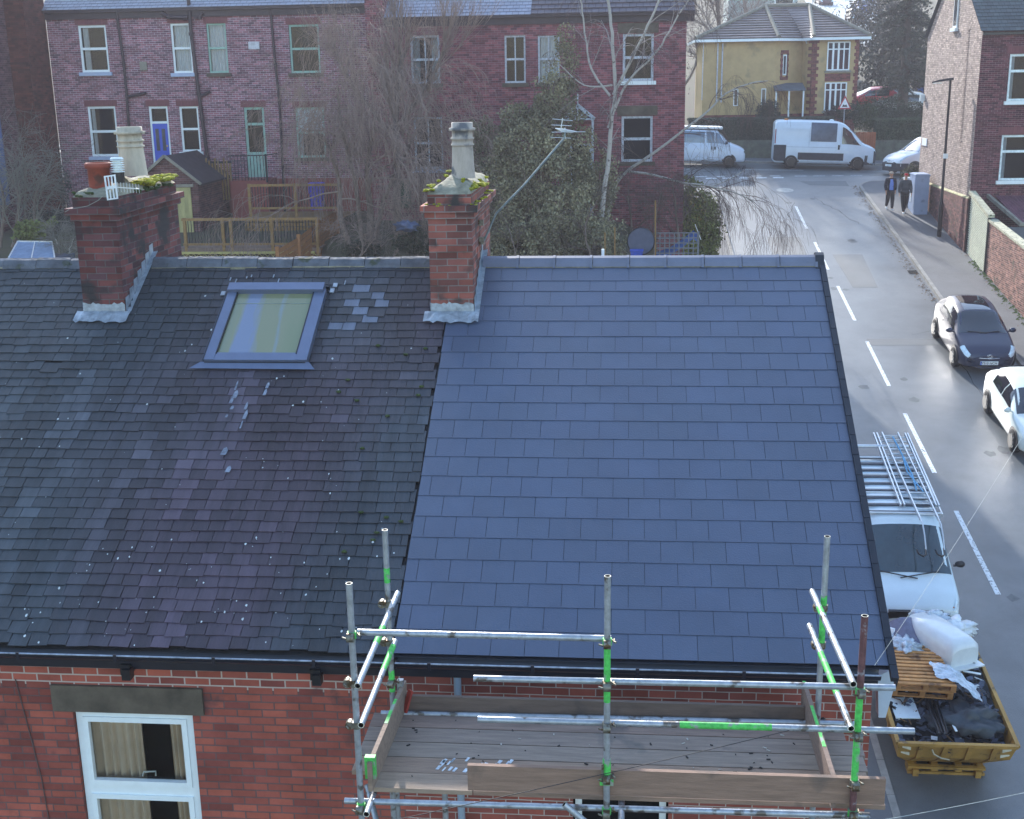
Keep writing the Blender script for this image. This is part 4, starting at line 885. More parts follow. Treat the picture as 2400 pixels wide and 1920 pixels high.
ph=part('porch_bargeboard',mb,OLDW,h4)
mb=MB(); mb.quad(pk,lw,lw+Vector((0,1.1,0)),pk+Vector((0,1.1,0))); mb.quad(pk,rw_,rw_+Vector((0,1.1,0)),pk+Vector((0,1.1,0))); rel(h4,mb).build('porch_roof',SLFR,ph)
# ---- back gardens of the left houses ----
sh=thing('brick_shed','small gabled brick outbuilding with dark felt roof and pale timber door','shed',(-14.5,37,-.6))
a,bk,c_=px(345,402,36),px(388,366,36),px(478,425,36); zb=-.8
xL,xR=bk.x-1.15,bk.x+1.15; ze=bk.z-.92
mb=MB(); mb.quad((xL,36,zb),(xR,36,zb),(xR,36,ze),(xL,36,ze)); mb.add([(xL,36,ze),(xR,36,ze),(bk.x,36,bk.z)],[(0,1,2)]); mb.quad((xR,36,zb),(xR,39.6,zb),(xR,39.6,ze),(xR,36,ze)); part('brick_wall',mb,brickmat('shed_brown_brick','#6f4a46','#523a3c','#7b6a68',bh=.082,ms=.014,var=.25),sh)
mb=MB(); E3=Vector((0,3.7,0)); k=Vector((bk.x,35.85,bk.z+.02)); rr=Vector((xR+.18,35.85,ze-.12)); ll=Vector((xL-.18,35.85,ze-.12))
mb.prism([k,rr,rr-Vector((0,0,.06)),k-Vector((0,0,.06))],E3); mb.prism([k,ll,ll-Vector((0,0,.06)),k-Vector((0,0,.06))],E3); part('felt_roof',mb,mat('dark_felt','#3d3438',.9,var=.25,scale=3),sh)
mb=MB(); mb.beam(k,rr,.06,.1); mb.beam(k,ll,.06,.1); part('bargeboard',mb,CONC,sh)
mb=MB(); dx=bk.x+.25; mb.box(dx,dx+.62,35.93,35.98,zb,zb+1.85,t=1); 
for i in range(5): mb.box(dx+.125*i,dx+.125*i+.115,35.92,35.93,zb,zb+1.85,t=.9+.05*(i%3))
part('door',mb,mat('pale_green_timber','#b1a873',.85,var=.2,scale=6,stretch=(1,1,.3),tint=True),sh)
mb=MB(); mb.box(dx-.1,dx+.75,35.9,36,zb+1.87,zb+1.97); part('door_lintel',mb,CONC,sh)
def rail_fence(name,label,u0,v0,u1,v1,Y,ht,posts,low=True,bars=True,xy=None):
    f=thing(name,label,'fence',px((u0+u1)/2,(v0+v1)/2,Y)-Vector((0,0,ht)))
    a,b=(px(u0,v0,Y),px(u1,v1,Y)) if xy is None else xy
    zt=(a.z+b.z)/2; a.z=b.z=zt
    mb=MB(); mb.beam(a,b,.07,.09,t=1.1); part('top_rail',mb,WOOD,f); mb=MB(); mb.beam(a-Vector((0,0,ht-.12)),b-Vector((0,0,ht-.12)),.06,.08,t=.95); part('bottom_rail',mb,WOOD,f)
    for t in posts:
        p=lerp(a,b,t); mb=MB(); mb.box(p.x-.05,p.x+.05,p.y-.05,p.y+.05,zt-ht-.3,zt+.06,t=1); part('post',mb,WOOD,f)
    if bars:
        mb=MB(); n=int((b-a).length/.11)
        for i in range(1,n): p=lerp(a,b,i/n); mb.tube([p,p-Vector((0,0,ht-.1))],.014,4)
        part('metal_balusters',mb,mat('dark_metal','#24262c',.5,.4),f)
    return f
f1=rail_fence('deck_fence','lower timber deck balustrade with thin dark metal bars and four posts',425,512,745,516,33,1.0,(.02,.3,.36,.66,.99))
f2=rail_fence('deck_fence','upper timber balustrade in front of the blue wheelie bin',583,432,800,436,36.5,.98,(0,.5,.97))
dk=thing('timber_deck','raised timber garden deck with diamond trellis skirt','deck',(-11,34,-1.5))
mb=MB(); z1=px(500,580,33).z-.02
for i in range(14): mb.box(-13.9,-8.7,33.0+i*.14,33.13+i*.14,z1-.04,z1,t=.9+.07*(i%3))
mb.box(-13.9,-8.7,32.96,33.0,z1-.18,z1+.0,t=.8)
part('deck_boards',mb,mat('deck_grey_brown','#8b7465',.85,var=.25,scale=4,tint=True),dk)
mb=MB(); 
for i in range(26):
    x=-13.9+i*.2
    for s in(-1,1): mb.beam((x,32.9,z1-.2),(x+s*.55,32.9-s*.012,z1-.75),.04,.012)
mb.box(-13.9,-8.9,32.87,32.93,z1-.2,z1-.12); part('trellis',mb,mat('pale_trellis_timber','#b8ac6c',.8,var=.15),dk)
z2=px(600,505,36.4).z-.1
mb=MB()
for i in range(5): mb.box(-12.4,-8.6,36.3,36.42,z2-.17*i-.15,z2-.17*i-.01,t=.85+.1*(i%2))
mb.box(-12.4,-8.6,36.2,38.5,z2-.02,z2+.02,t=.9); rt_=part('sleeper_wall',mb,WOOD,dk)
of=thing('garden_fence','orange-brown stepped closeboard fence running away up the garden steps','fence',(-9.5,32,-1))
pts=[(650,585,31),(700,556,32.2),(745,520,33.4),(790,493,35.5),(790,440,38)]
tops=[px(*p) for p in pts]
for i,(a,b) in enumerate(zip(tops[:-1],tops[1:])):
    mb=MB(); h=1.3
    for k in range(7): t0=k/7; mb.quad(a-Vector((0,0,h*t0)),b-Vector((0,0,h*t0)),b-Vector((0,-.01,h*(t0+.13))),a-Vector((0,-.01,h*(t0+.13))))
    part('fence_panel',mb,ORWOOD,of); mb=MB(); mb.box(a.x-.06,a.x+.06,a.y-.06,a.y+.06,a.z-1.5,a.z+.1); part('post',mb,ORWOOD,of)
wb=thing('wheelie_bin','bright blue wheelie bin standing behind the upper deck rail','bin',px(745,492,37.6))
o=wb.location; BB=mat('blue_bin_plastic','#2e35d8',.45,var=.08); mb=MB()
def frus(mb,x0,x1,y0,y1,z0,z1,k,m=0):
    cx,cy_=(x0+x1)/2,(y0+y1)/2; b=[(cx+(x-cx)*k,cy_+(y-cy_)*k,z0) for x,y in((x0,y0),(x1,y0),(x1,y1),(x0,y1))]; t=[(x0,y0,z1),(x1,y0,z1),(x1,y1,z1),(x0,y1,z1)]
    mb.add(b+t,[(3,2,1,0),(4,5,6,7)]+[(i,(i+1)%4,(i+1)%4+4,i+4) for i in range(4)],m)
frus(mb,o.x-.26,o.x+.26,o.y-.3,o.y+.3,o.z+.03,o.z+.98,.82); part('body',mb,BB,wb); mb=MB(); mb.box(o.x-.28,o.x+.28,o.y-.34,o.y+.3,o.z+.985,o.z+1.04); mb.tube([(o.x-.24,o.y+.34,o.z+.98),(o.x+.24,o.y+.34,o.z+.98)],.02,6); part('lid',mb,BB,wb)
for s in(-.22,.22): mb=MB(); mb.tube([(o.x+s-.03,o.y+.25,o.z+.1),(o.x+s+.03,o.y+.25,o.z+.1)],.1,12); part('wheel',mb,BLK,wb)
# steps railing and platform before the green door
st2=thing('back_door_steps','small platform and dark iron railings before the pale green back door','railing',(-13,39.2,-1))
mb=MB(); mb.box(-13.6,-12.1,38.6,39.98,-1.2,1.08); part('platform',mb,REDPAINT,st2)
mb=MB()
for i in range(11): x=-13.5+i*.13; mb.tube([(x,38.6,1.08),(x,38.6,2.05)],.014,5)
mb.tube([(-13.6,38.6,2.05),(-12.1,38.6,2.05)],.025,6); mb.tube([(-12.1,38.6,2.1),(-12.1,38.6,1.0)],.04,6); mb.tube([(-12.1,38.6,2.05),(-12.0,39.9,2.05)],.025,6); part('railings',mb,mat('dark_metal','#24262c'),st2)
pn=thing('garden_screen','weathered upright picket screen and iron gate between the two back doors','fence',(-14.2,38.9,-.6)); mb=MB()
for i in range(12): x=-15.0+i*.12; mb.box(x,x+.07,38.85,38.88,.3,1.95-.1*(i%3),t=.75+.05*(i%3))
part('pickets',mb,WOOD,pn); mb=MB(); mb.box(-15.05,-14.95,38.8,38.9,-.5,2.1); mb.box(-15.1,-13.6,38.86,38.9,1.75,1.82); part('iron_gate',mb,mat('dark_metal','#24262c'),pn)
gp=thing('leaning_panel','pale green gridded panel leaning on the red painted wall','panel',px(607,470,39.6)); p0=gp.location; mb=MB(); mb.prism([(p0.x-.4,39.6,p0.z-.55),(p0.x+.4,39.6,p0.z-.55),(p0.x+.35,39.8,p0.z+.55),(p0.x-.35,39.8,p0.z+.55)],(0,.03,0)); part('panel',mb,mat('panel_green','#6f9186',.6,var=.3,scale=3),gp)
# glass cold frame lower left
cf=thing('cold_frame','small lean-to glass cold frame with pale aluminium bars at the lower left','cold frame',(-16.5,27,-1))
a,b,c_,d=px(20,605,26.2),px(128,605,26.2),px(122,567,27.6),px(42,566,27.6); mb=MB(); mb.quad(a,b,c_,d); part('glass_panel',mb,mat('hazy_glass','#7f93ad',.15,var=.2,spec=.8),cf)
mb=MB(); mb.beam(d,c_,.05,.05); mb.beam(a,d,.04,.04); mb.beam(b,c_,.04,.04); mb.beam(lerp(a,b,.5),lerp(d,c_,.5),.03,.03); mb.beam(a,a-Vector((0,0,.8)),.05,.05); mb.beam(b,b-Vector((0,0,.8)),.05,.05); part('aluminium_frame',mb,ALU,cf)
mb=MB(); mb.box(a.x,b.x,26.25,27.6,a.z-.9,a.z-.05); part('base_box',mb,mat('dull_blue_wall','#3f4a5c',.7),cf)
# bits over the ridge in the middle gardens
cg=thing('kettle_barbecue_cover','slumped blue-grey garden cover among dark shrubs behind the ridge','cover',px(955,530,30)); o=cg.location; mb=MB(); mb.blob(o,(.34,.3,.14),0,3,.5,12,2.6); part('cover',mb,mat('blue_grey_tarpaulin','#46526e',.6,var=.2),cg)
gb=thing('wheelie_bin','dull green wheelie bin against the red house wall','bin',px(948,486,37.5)); o=gb.location; mb=MB(); frus(mb,o.x-.26,o.x+.26,o.y-.3,o.y+.3,o.z,o.z+1.0,.84); part('body',mb,mat('green_bin_plastic','#35523f',.5),gb); mb=MB(); mb.box(o.x-.28,o.x+.28,o.y-.34,o.y+.3,o.z+1.0,o.z+1.06); part('lid',mb,mat('green_bin_plastic','#35523f'),gb)
tr=thing('trampoline_bed','round grey garden trampoline stood on its edge behind the ridge','trampoline',px(1500,590,31)); mb=MB()
o=px(1502,566,31); M=Matrix.Rotation(R(80),4,'X'); mb.lathe([(0,0),(.42,.0),(.44,.03),(0,.04)],o,24,0,M,False); part('mat',mb,mat('slate_blue_cloth','#4a4f60',.8,var=.15),tr); mb=MB(); mb.lathe([(.43,0),(.46,.02),(.43,.05)],o,24,0,M); part('rim',mb,mat('dark_metal','#24262c'),tr)
bx=thing('storage_box','small bright blue plastic box behind the new ridge','box',px(1492,598,30.5)); o=px(1492,592,30.5); mb=MB(); frus(mb,o.x-.2,o.x+.2,o.y-.15,o.y+.15,o.z-.22,o.z+.06,.85); part('box',mb,mat('royal_blue_plastic','#2348a8',.5),bx); mb=MB(); mb.box(o.x-.22,o.x+.22,o.y-.17,o.y+.17,o.z+.06,o.z+.09); part('lid',mb,mat('royal_blue_plastic','#2348a8'),bx)
cage=thing('lattice_enclosure','grey square-lattice garden enclosure with sagging blue tarpaulin inside','enclosure',px(1590,600,32)); 
a,b=px(1536,545,32),px(1637,547,32); zt=(a.z+b.z)/2; zb=zt-.85; mb=MB()
for i in range(10): x=lerp(a,b,i/9).x; mb.beam((x,32,zb),(x,32,zt),.035,.02)
for i in range(6): z=zt-(zt-zb)*i/5; mb.beam((a.x,31.99,z),(b.x,31.99,z),.02,.035)
mb.beam((a.x,32,zb-.6),(a.x,32,zt+.3),.06,.06); mb.beam((b.x,32,zb-.6),(b.x,32,zt+.05),.06,.06); mb.beam((a.x,32,zb-.02),(b.x,32,zb-.02),.05,.05)
part('lattice',mb,mat('grey_timber','#6e7176',.8,var=.2),cage)
tp=thing('tarpaulin','blue tarpaulin slung inside the lattice enclosure','tarpaulin',px(1600,570,32.8)); mb=MB(); A=[px(1536,592,32.5),px(1570,580,32.6),px(1600,560,32.7),px(1625,540,32.8),px(1634,548,32.8)]; B=[p+Vector((.05,.9,-.25)) for p in A]; lo=[p-Vector((0,.05,.28)) for p in A]
mb.add(A+B+lo,[(i,i+1,i+6,i+5) for i in range(4)]+[(i,i+1,i+11,i+10) for i in range(4)],0,True); part('sheet',mb,mat('blue_tarp','#2d4f8c',.45,var=.3,scale=4),tp)
mtl=thing('metal_strip','shiny pale metal strip stood at the lattice enclosure corner','metal strip',px(1635,545,32)); mb=MB(); mb.beam(px(1629,526,32),px(1643,562,32),.05,.02); part('strip',mb,ALU,mtl)
for (u,v0,v1) in((1441,533,600),(1418,545,600),(1536,470,600)):
    o=thing('garden_post','thin weathered timber stake '+{1441:'tallest of the pair left of the grey trampoline',1418:'shorter and darker at the far left of the pair',1536:'very tall and slim at the lattice enclosure corner'}[u],'post',px(u,v1,31.5)); mb=MB(); mb.beam(px(u,v1+10,31.5),px(u,v0,31.5),.05,.05,t=.9); part('post',mb,WOOD,o)
def pxX(u,v,X):
    d=fw+RT*((u-1200)/FPX)-UP*((v-960)/FPX); t=(X-CAM[0])/d.x; return Vector(CAM)+d*t
# ---------------- right hand house ----------------
rh=thing('corner_terraced_house','brick house at the right with buff gable to the street and two white windows','house',(16.5,43,-2.6))
ZB=-3.2; YF=42.3; YB=51.4; XG=15.97; ZE=6.32; YR=(YF+YB)/2; ZR=9.7
ops=[(17.1,18.3,3.62,5.42),(17.05,18.3,.5,2.3)]
mb=MB(); wallY(mb,XG,22,ZB,ZE,YF,ops,.12,0)
mb.box(16.95,18.5,YF-.006,YF+.05,5.44,5.72,2); mb.box(16.9,18.5,YF-.006,YF+.05,2.32,2.62,2)
mb.quad((XG,YF,ZB),(XG,YB,ZB),(XG,YB,ZE),(XG,YF,ZE),1); mb.add([(XG,YF,ZE),(XG,YB,ZE),(XG,YR,ZR)],[(0,1,2)],1); mb.quad((XG,YB,ZB),(22,YB,ZB),(22,YB,ZE),(XG,YB,ZE),0)
rn=random.Random(6)
part('brick_wall',mb,[B_RH,B_GAB,SOLD],rh)
mb=MB(); mb.box(XG-.07,XG+.02,YF-.02,YB,ZB,-.22); part('brick_plinth',mb,brickmat('dark_plinth_brick','#7a5048','#5e4040','#54443e',ms=.01,var=.3,dirtc='#4c4a3a',dth=.6),rh)
mb=MB(); mb.prism([(XG-.075,YF-.02,-.22),(XG-.075,YF-.02,-.19),(XG-.0,YF-.02,-.13),(XG,YF-.02,-.22)],(0,YB-YF,0)); part('mossy_ledge',mb,mat('mossy_ledge','#a5a078',.9,var=.35,scale=4),rh)
mb=MB()
for i in range(60):   # rough toothing left by a removed wall
    z=1.9+i*.0765
    if z>ZE+1.2: break
    w=.14+(.12 if i%2 else 0)+rn.uniform(-.02,.02); y0=YF+2.1; mb.box(XG-.018,XG+.01,y0-w,y0+w*.9,z+.008,z+.066)
part('brick_toothing',mb,B_GAB,rh)
WBF=mat('white_frame_bright','#dcecf0',.4)
def rwin(o):
    f=window(rh,*o,YF+.05,'plain',.09,mf=WBF,sill=UPVC,curt=[(.05,.2,CURTW)]); x0,x1,z0,z1=o
    mb=MB(); zt=z1-(z1-z0)*.36; mb.box(x0+.09,x1-.09,YF+.045,YF+.11,zt-.05,zt+.05); rel(rh,mb).build('transom_bar',WBF,f)
for o in ops: rwin(o)
mb=MB(); slate_grid(mb,(XG-.12,YF-.25,ZE-.02),(22,YF-.25,ZE-.02),(22,YR,ZR+.05),(XG-.12,YR,ZR+.05),24,28,0,(.065,.078,.082),.2,8); mb.quad((XG-.12,YB+.2,ZE),(22,YB+.2,ZE),(22,YR,ZR+.05),(XG-.12,YR,ZR+.05),0,(.07,.08,.09)); part('roof',mb,ROOFT,rh)
mb=MB(); mb.box(XG,22,YF-.14,YF-.02,ZE-.16,ZE-.06); part('gutter',mb,BLK,rh)
mb=MB(); mb.tube([(XG-.03,YF-.12,ZE-.1),(XG-.03,YF-.1,1),(XG-.03,YF-.08,ZB+.4)],.03,6); part('drain_pipe',mb,BLK,rh) if False else None
mb=MB(); pA=pxX(2238,66,XG-.03); pB=pxX(2246,-40,XG-.03); mb.box(XG-.05,XG+.02,pA.y-.32,pA.y+.32,pA.z,pA.z+2.0,0); g1=rel(rh,mb).build('window_frame',UPVC,rh)
mb=MB(); mb.box(XG-.06,XG-.05,pA.y-.24,pA.y+.24,pA.z+.1,pA.z+1.9); rel(rh,mb).build('pane',mat('dark_pane','#2a3038',.08,spec=.8),g1)
mb=MB(); mb.box(XG-.14,XG,pA.y-.45,pA.y+.4,pA.z-.14,pA.z); rel(rh,mb).build('sill',UPVC,g1)
mb=MB(); p=pxX(2168,333,XG-.02); mb.box(XG-.035,XG-.005,50.1,51.0,p.z-.17,p.z+.17); part('street_name_plate',mb,mat('plain_white_plate','#e8ecee',.5,var=.03),rh)
mb=MB(); p=pxX(2164,229,XG-.05); mb.box(XG-.2,XG,p.y-.08,p.y+.08,p.z-.15,p.z+.15); part('alarm_box',mb,UPVC,rh)
mb=MB(); mb.box(XG-.02,XG+.03,YF-.06,YF-.0,ZB,-.25); mb.tube([(XG+.1,YF-.06,-.3),(XG+.02,YF-.1,-2.9)],.035,6); part('corner_pipe',mb,BLK,rh)
# slatted screen and yard buildings
ss=thing('slatted_screen','tall screen of pale horizontal metal slats beside the brick gable','fence',(16.02,41,-2.8))
yA,yB=42.15,39.55; mb=MB(); n=26
for i in range(n):
    t=i/(n-1); zA=-2.35+(2.3)*t; zB=-2.95+2.25*t
    mb.beam((16.0,yA,zA),(16.04,yB,zB),.03,.044)
part('metal_slats',mb,mat('pale_slats','#d9dcc6',.45,.2,var=.12,scale=2),ss)
mb=MB(); mb.quad((16.08,yA,-2.6),(16.12,yB,-3.1),(16.12,yB,-.7),(16.08,yA,-.02)); mb.beam((16.0,yA,-2.6),(16,yA,.1),.06,.06); mb.beam((16.02,yB,-3.2),(16.02,yB,-.6),.06,.06); part('backing_frame',mb,mat('dark_backing','#2a2d2a',.8),ss)
mb=MB(); mb.beam((16.02,yA+.02,.06),(16.1,yB-.05,-.62),.26,.12); part('coping',mb,mat('pale_coping','#b8b49a',.9,var=.3,scale=6,dirt=('#5c6048',9,.58)),ss)
ob=thing('yard_outbuilding','low outbuilding with maroon corrugated roof behind the slatted screen','building',(18,40.8,-3))
MAR=mat('maroon_corrugated','#6b4350',.6,var=.3,scale=3)
def corr(mb,a,b,c,d,n,m=0,amp=.02):
    a,b,c,d=map(Vector,(a,b,c,d)); vs=[]
    for i in range(n*2+1):
        t=i/(2*n); h=Vector((0,0,amp if i%2 else -amp)); vs+=[lerp(a,b,t)+h,lerp(d,c,t)+h]
    mb.add(vs,[(2*i,2*i+2,2*i+3,2*i+1) for i in range(2*n)],m,False)
mb=MB(); corr(mb,(17.3,39.5,-.95),(22,39.5,-.95),(22,YF,-.1),(17.0,YF,-.1),40); rf=part('corrugated_roof',mb,MAR,ob)
mb=MB(); mb.box(16.2,22,39.5,39.6,-3.4,-1.05); mb.box(16.2,16.4,39.5,YF,-3,-.75,0); part('panel_wall',mb,mat('grey_panel','#5d646c',.6,var=.15),ob)
mb=MB(); mb.beam((17.15,39.45,-.93),(22,39.45,-.93),.1,.14); mb.beam((17.2,39.5,-.9),(16.7,YF,-.1),.12,.14); part('fascia',mb,CONC,ob)
mb=MB(); corr(mb,(16.35,36,-2.1),(22,36,-2.1),(22,39.45,-1.55),(16.35,39.45,-1.55),44); o_=thing('lean_to_roof','lower maroon corrugated lean-to roof behind the garden wall','roof',(18,38,-2)); part('corrugated_roof',mb,MAR,o_)
gw=thing('garden_wall','long weathered brick garden wall with pale coping sloping down the street','wall',(16.1,34,-3.6))
a=pxX(2331,526,16.1); b=pxX(2400,580,16.1); sl_=(b.z-a.z)/(b.y-a.y)
y0,y1=39.5,14; zt=lambda y: a.z+sl_*(y-a.y)
mb=MB(); mb.add([(16.05,y0,zg(16,y0)-.5),(16.05,y1,zg(16,y1)-1),(16.05,y1,zt(y1)),(16.05,y0,zt(y0)),(16.3,y0,zg(16,y0)-.5),(16.3,y1,zg(16,y1)-1),(16.3,y1,zt(y1)),(16.3,y0,zt(y0))],[(0,1,2,3),(4,5,6,7),(3,2,6,7),(0,3,7,4)]); part('brick_wall',mb,B_GW,gw)
mb=MB(); mb.beam((16.17,y0,zt(y0)+.04),(16.17,y1,zt(y1)+.04),.34,.09); part('coping',mb,mat('pale_coping','#b8b49a'),gw)
mb=MB(); rnd=random.Random(31)
for i in range(500):
    y=rnd.uniform(16,41); x=16.0-abs(rnd.gauss(0,.1)); z=zroad(x,y)+.11; r=rnd.uniform(.03,.09)
    mb.add([(x-r,y-r*.5,z),(x+r*.6,y-r,z+.02),(x,y+r*.4,z+r*.9)],[(0,1,2)])
tag(mb.build('wall_foot_weeds',mat('weed_green','#5d6b3a',.9,var=.4)),'low green weeds along the foot of the garden wall','weeds',kind='stuff')
# street lamp
lm=thing('street_lamp','slender dark street lamp column in front of the buff gable','street lamp',(15.45,44.6,zroad(15.4,44.6)+.1))
bx_,by_,bz_=lm.location; top=pxX(2259,187,15.45); H=top.z-bz_; LM=mat('lamp_black','#221f24',.4,.4,var=.1)
mb=MB(); mb.tube([(bx_,by_,bz_-.2),(bx_,by_,bz_+1.35)],.095,12); mb.tube([(bx_,by_,bz_+1.35),(bx_,by_,bz_+1.5),(bx_,by_,bz_+H)],[.095,.06,.045],10); part('column',mb,LM,lm)
mb=MB(); hz=bz_+H; mb.add([(bx_+.1,by_-.12,hz-.02),(bx_-.45,by_-.1,hz-.08),(bx_-.75,by_-.05,hz-.13),(bx_-.75,by_+.05,hz-.13),(bx_-.45,by_+.1,hz-.08),(bx_+.1,by_+.12,hz-.02),(bx_+.1,by_-.1,hz+.08),(bx_-.45,by_-.07,hz+.0),(bx_-.75,by_-.03,hz-.08),(bx_-.75,by_+.03,hz-.08),(bx_-.45,by_+.07,hz+.0),(bx_+.1,by_+.1,hz+.08)],[(0,1,2,3,4,5),(6,7,8,9,10,11)]+[(i,(i+1)%6,(i+1)%6+6,i+6) for i in range(6)]); hd=part('lantern_head',mb,LM,lm)
mb=MB(); mb.box(bx_-.7,bx_-.35,by_-.06,by_+.06,hz-.15,hz-.12); rel(lm,mb).build('lens',mat('lamp_lens','#d8dcd8',.2),hd)
mb=MB(); mb.box(bx_-.1,bx_+.1,by_-.102,by_-.09,bz_+3.3,bz_+3.5); part('number_plate',mb,UPVC,lm)
# street cabinets
def cabinet(label,x,y,w,d,h,m,doors=2):
    z=zroad(x,y)+.11; c=thing('street_cabinet',label,'cabinet',(x,y,z)); mb=MB(); mb.box(x-w/2,x+w/2,y-d/2,y+d/2,z-.15,z+h-.07); part('body',mb,m,c)
    mb=MB(); mb.box(x-w/2-.03,x+w/2+.03,y-d/2-.03,y+d/2+.03,z+h-.07,z+h-.02); mb.box(x-w/2+.02,x+w/2-.02,y-d/2+.02,y+d/2-.02,z+h-.02,z+h); part('lid',mb,m,c)
    mb=MB(); mb.box(x-w/2-.012,x-w/2,y-d/2+.04,y-.01,z+.12,z+h-.14); mb.box(x-w/2-.012,x-w/2,y+.01,y+d/2-.04,z+.12,z+h-.14); dr=part('door',mb,m,c)
    mb=MB(); mb.box(x-w/2-.03,x-w/2-.012,y-.1,y-.06,z+h*.5,z+h*.6); mb.box(x-w/2-.03,x-w/2-.012,y+.05,y+.22,z+h*.25,z+h*.55,1); rel(c,mb).build('lock',[BLK,UPVC],dr); return c
cabinet('tall grey-blue steel telecom cabinet on the pavement against the gable foot',15.42,48.7,.62,1.15,1.72,mat('cabinet_grey_blue','#8fa0bd',.5,var=.08,scale=2,dirt=('#74849c',3,.58)))
cabinet('lower pale grey cabinet half hidden behind the tall telecom cabinet',15.25,49.9,.45,.7,1.25,mat('cabinet_pale','#a9b3b8',.5,var=.1))
# ---------------- corner house (ochre render, hipped roof) ----------------
ch=thing('corner_house','ochre rendered corner house with hipped tiled roof, brick quoins and white bay windows','house',(12,70,0))
OCH=mat('ochre_render','#b89e71',.9,var=.12,scale=1.5,bump=.2,dirt=('#a08d68',1.2,.6)); RQ=brickmat('quoin_brick','#7d4640','#653a38','#8d6a60',bh=.09,var=.2); 
YC=68
def C3(u,v,Y=YC): return px(u,v,Y)
ez=C3(1850,92).z; plan=[(6.65,YC),(10.93,YC),(12.70,YC+1.35),(13.15,YC),(15.8,YC),(15.8,YC+1.0),(15.9,YC+8),(6.65,YC+8)]
plan[1]=(10.93,YC); 
mb=MB(); Z0=-.3
for i,(a,b) in enumerate(zip(plan,plan[1:]+plan[:1])):
    mb.quad((a[0],a[1],Z0),(b[0],b[1],Z0),(b[0],b[1],ez),(a[0],a[1],ez),0)
    if i in(0,1,2,3):
        o_=.012; mb.quad((a[0],a[1]-o_,Z0),(b[0],b[1]-o_,Z0),(b[0],b[1]-o_,2.42),(a[0],a[1]-o_,2.42),1)
rn=random.Random(2)
for k in range(22):
    z=2.42+k*.195; 
    if z>ez-.15: break
    w=.34 if k%2 else .22; mb.box(13.15-.02,13.15+w,YC-.03,YC+.05,z,z+.19,1); mb.quad((13.15,YC-.03,z),(13.15-.45*w/.34*.5,YC-.03+.5,z),(13.15-.45*w/.34*.5,YC-.03+.5,z+.19),(13.15,YC-.03,z+.19),1); mb.box(15.8-w*.7,15.83,YC-.03,YC+.3,z,z+.19,1)
part('rendered_wall',mb,[OCH,RQ],ch)
ap1=C3(1794,17,YC+4.2); ap2=C3(1893,13,YC+4.2); apz=(ap1.z+ap2.z)/2
e=.45; E_=[(6.15,YC-e),(11.05,YC-e),(12.65,YC+.95),(13.1,YC-e),(16.35,YC-e),(16.35,YC+8.4),(6.15,YC+8.4)]
Ez=[Vector((x,y,ez+.08)) for x,y in E_]; A1=Vector((ap1.x,YC+4.2,apz)); A2=Vector((ap2.x+.1,YC+4.2,apz)); VT=lerp(A1,A2,.45)
mb=MB(); TC=(.17,.135,.13)
def slope(pts,n,sd):   # banded interlocking tile slope, pts: eave a,b then ridge c,d
    a,b,c,d=pts; rn=random.Random(sd); nrm=(b-a).cross(d-a); nrm=nrm.normalized() if nrm.length>0 else Vector((0,0,1)); nrm=-nrm if nrm.z<0 else nrm
    for i in range(n):
        t0,t1=i/n,(i+1)/n; l0,l1,r0,r1=lerp(a,d,t0),lerp(a,d,t1),lerp(b,c,t0),lerp(b,c,t1); m_=max(1,int((r0-l0).length/.33))
        for j in range(m_):
            k=rn.uniform(.85,1.15); u0,u1=j/m_,(j+1)/m_
            p=[lerp(l0,r0,u0)+nrm*.07,lerp(l0,r0,u1)+nrm*.07,lerp(l1,r1,u1)+nrm*.0,lerp(l1,r1,u0)+nrm*.0]; mb.add(p+[p[0]-nrm*.075,p[1]-nrm*.075],[(0,1,2,3),(0,4,5,1)],0,False,tuple(c_*k for c_ in TC))
slope((Ez[0],Ez[1],A1,A1),13,1); slope((Ez[1],Ez[2],VT,A1),13,2); slope((Ez[2],Ez[3],A2,VT),13,3); slope((Ez[3],Ez[4],A2,A2),13,4); slope((Ez[4],Ez[5],A2,A2),10,5); slope((Ez[6],Ez[0],A1,A1),10,6); slope((Ez[5],Ez[6],A1,A2),6,7)
part('tiled_roof',mb,mat('glossy_concrete_tile','#ffffff',.45,var=.15,scale=5,tint=True,spec=.7),ch)
mb=MB()
for a,b in((Ez[0],A1),(Ez[1],A1),(Ez[3],A2),(Ez[4],A2),(A1,A2)): mb.tube([a+Vector((0,0,.05)),b+Vector((0,0,.06))],.13,8)
part('hip_tiles',mb,mat('hip_tile_stone','#807a6c',.8,var=.2),ch)
mb=MB()
for a,b in zip(Ez[:4],Ez[1:5]): mb.beam(a-Vector((0,0,.1)),b-Vector((0,0,.1)),.12,.15); 
mb.beam(Ez[0]-Vector((0,0,.1)),Ez[6]-Vector((0,0,.1)),.12,.15); mb.beam(Ez[4]-Vector((0,0,.1)),Ez[5]-Vector((0,0,.1)),.12,.15)
part('gutter',mb,UPVC,ch)
mb=MB()
for i in range(4): mb.quad(*[Vector((p[0],p[1],ez+.0)) for p in (plan[i],plan[i+1],E_[i+1],E_[i])])
part('soffit',mb,UPVC,ch)
mb=MB(); p=C3(1887,92,YC+.6); q_=C3(1893,103,YC+.9); mb.tube([p,q_,C3(1893,115,YC+1.0),C3(1886,275,YC+1.0)],.05,8); part('downpipe',mb,UPVC,ch)
for (u,v0,v1) in((1683,102,240),(1694,102,240),(1649,102,235)): mb=MB(); mb.tube([C3(u,v0,YC-.08),C3(u-4,v1,YC-.08)],.04 if u>1650 else .025,8); part('downpipe',mb,OLDW,ch)
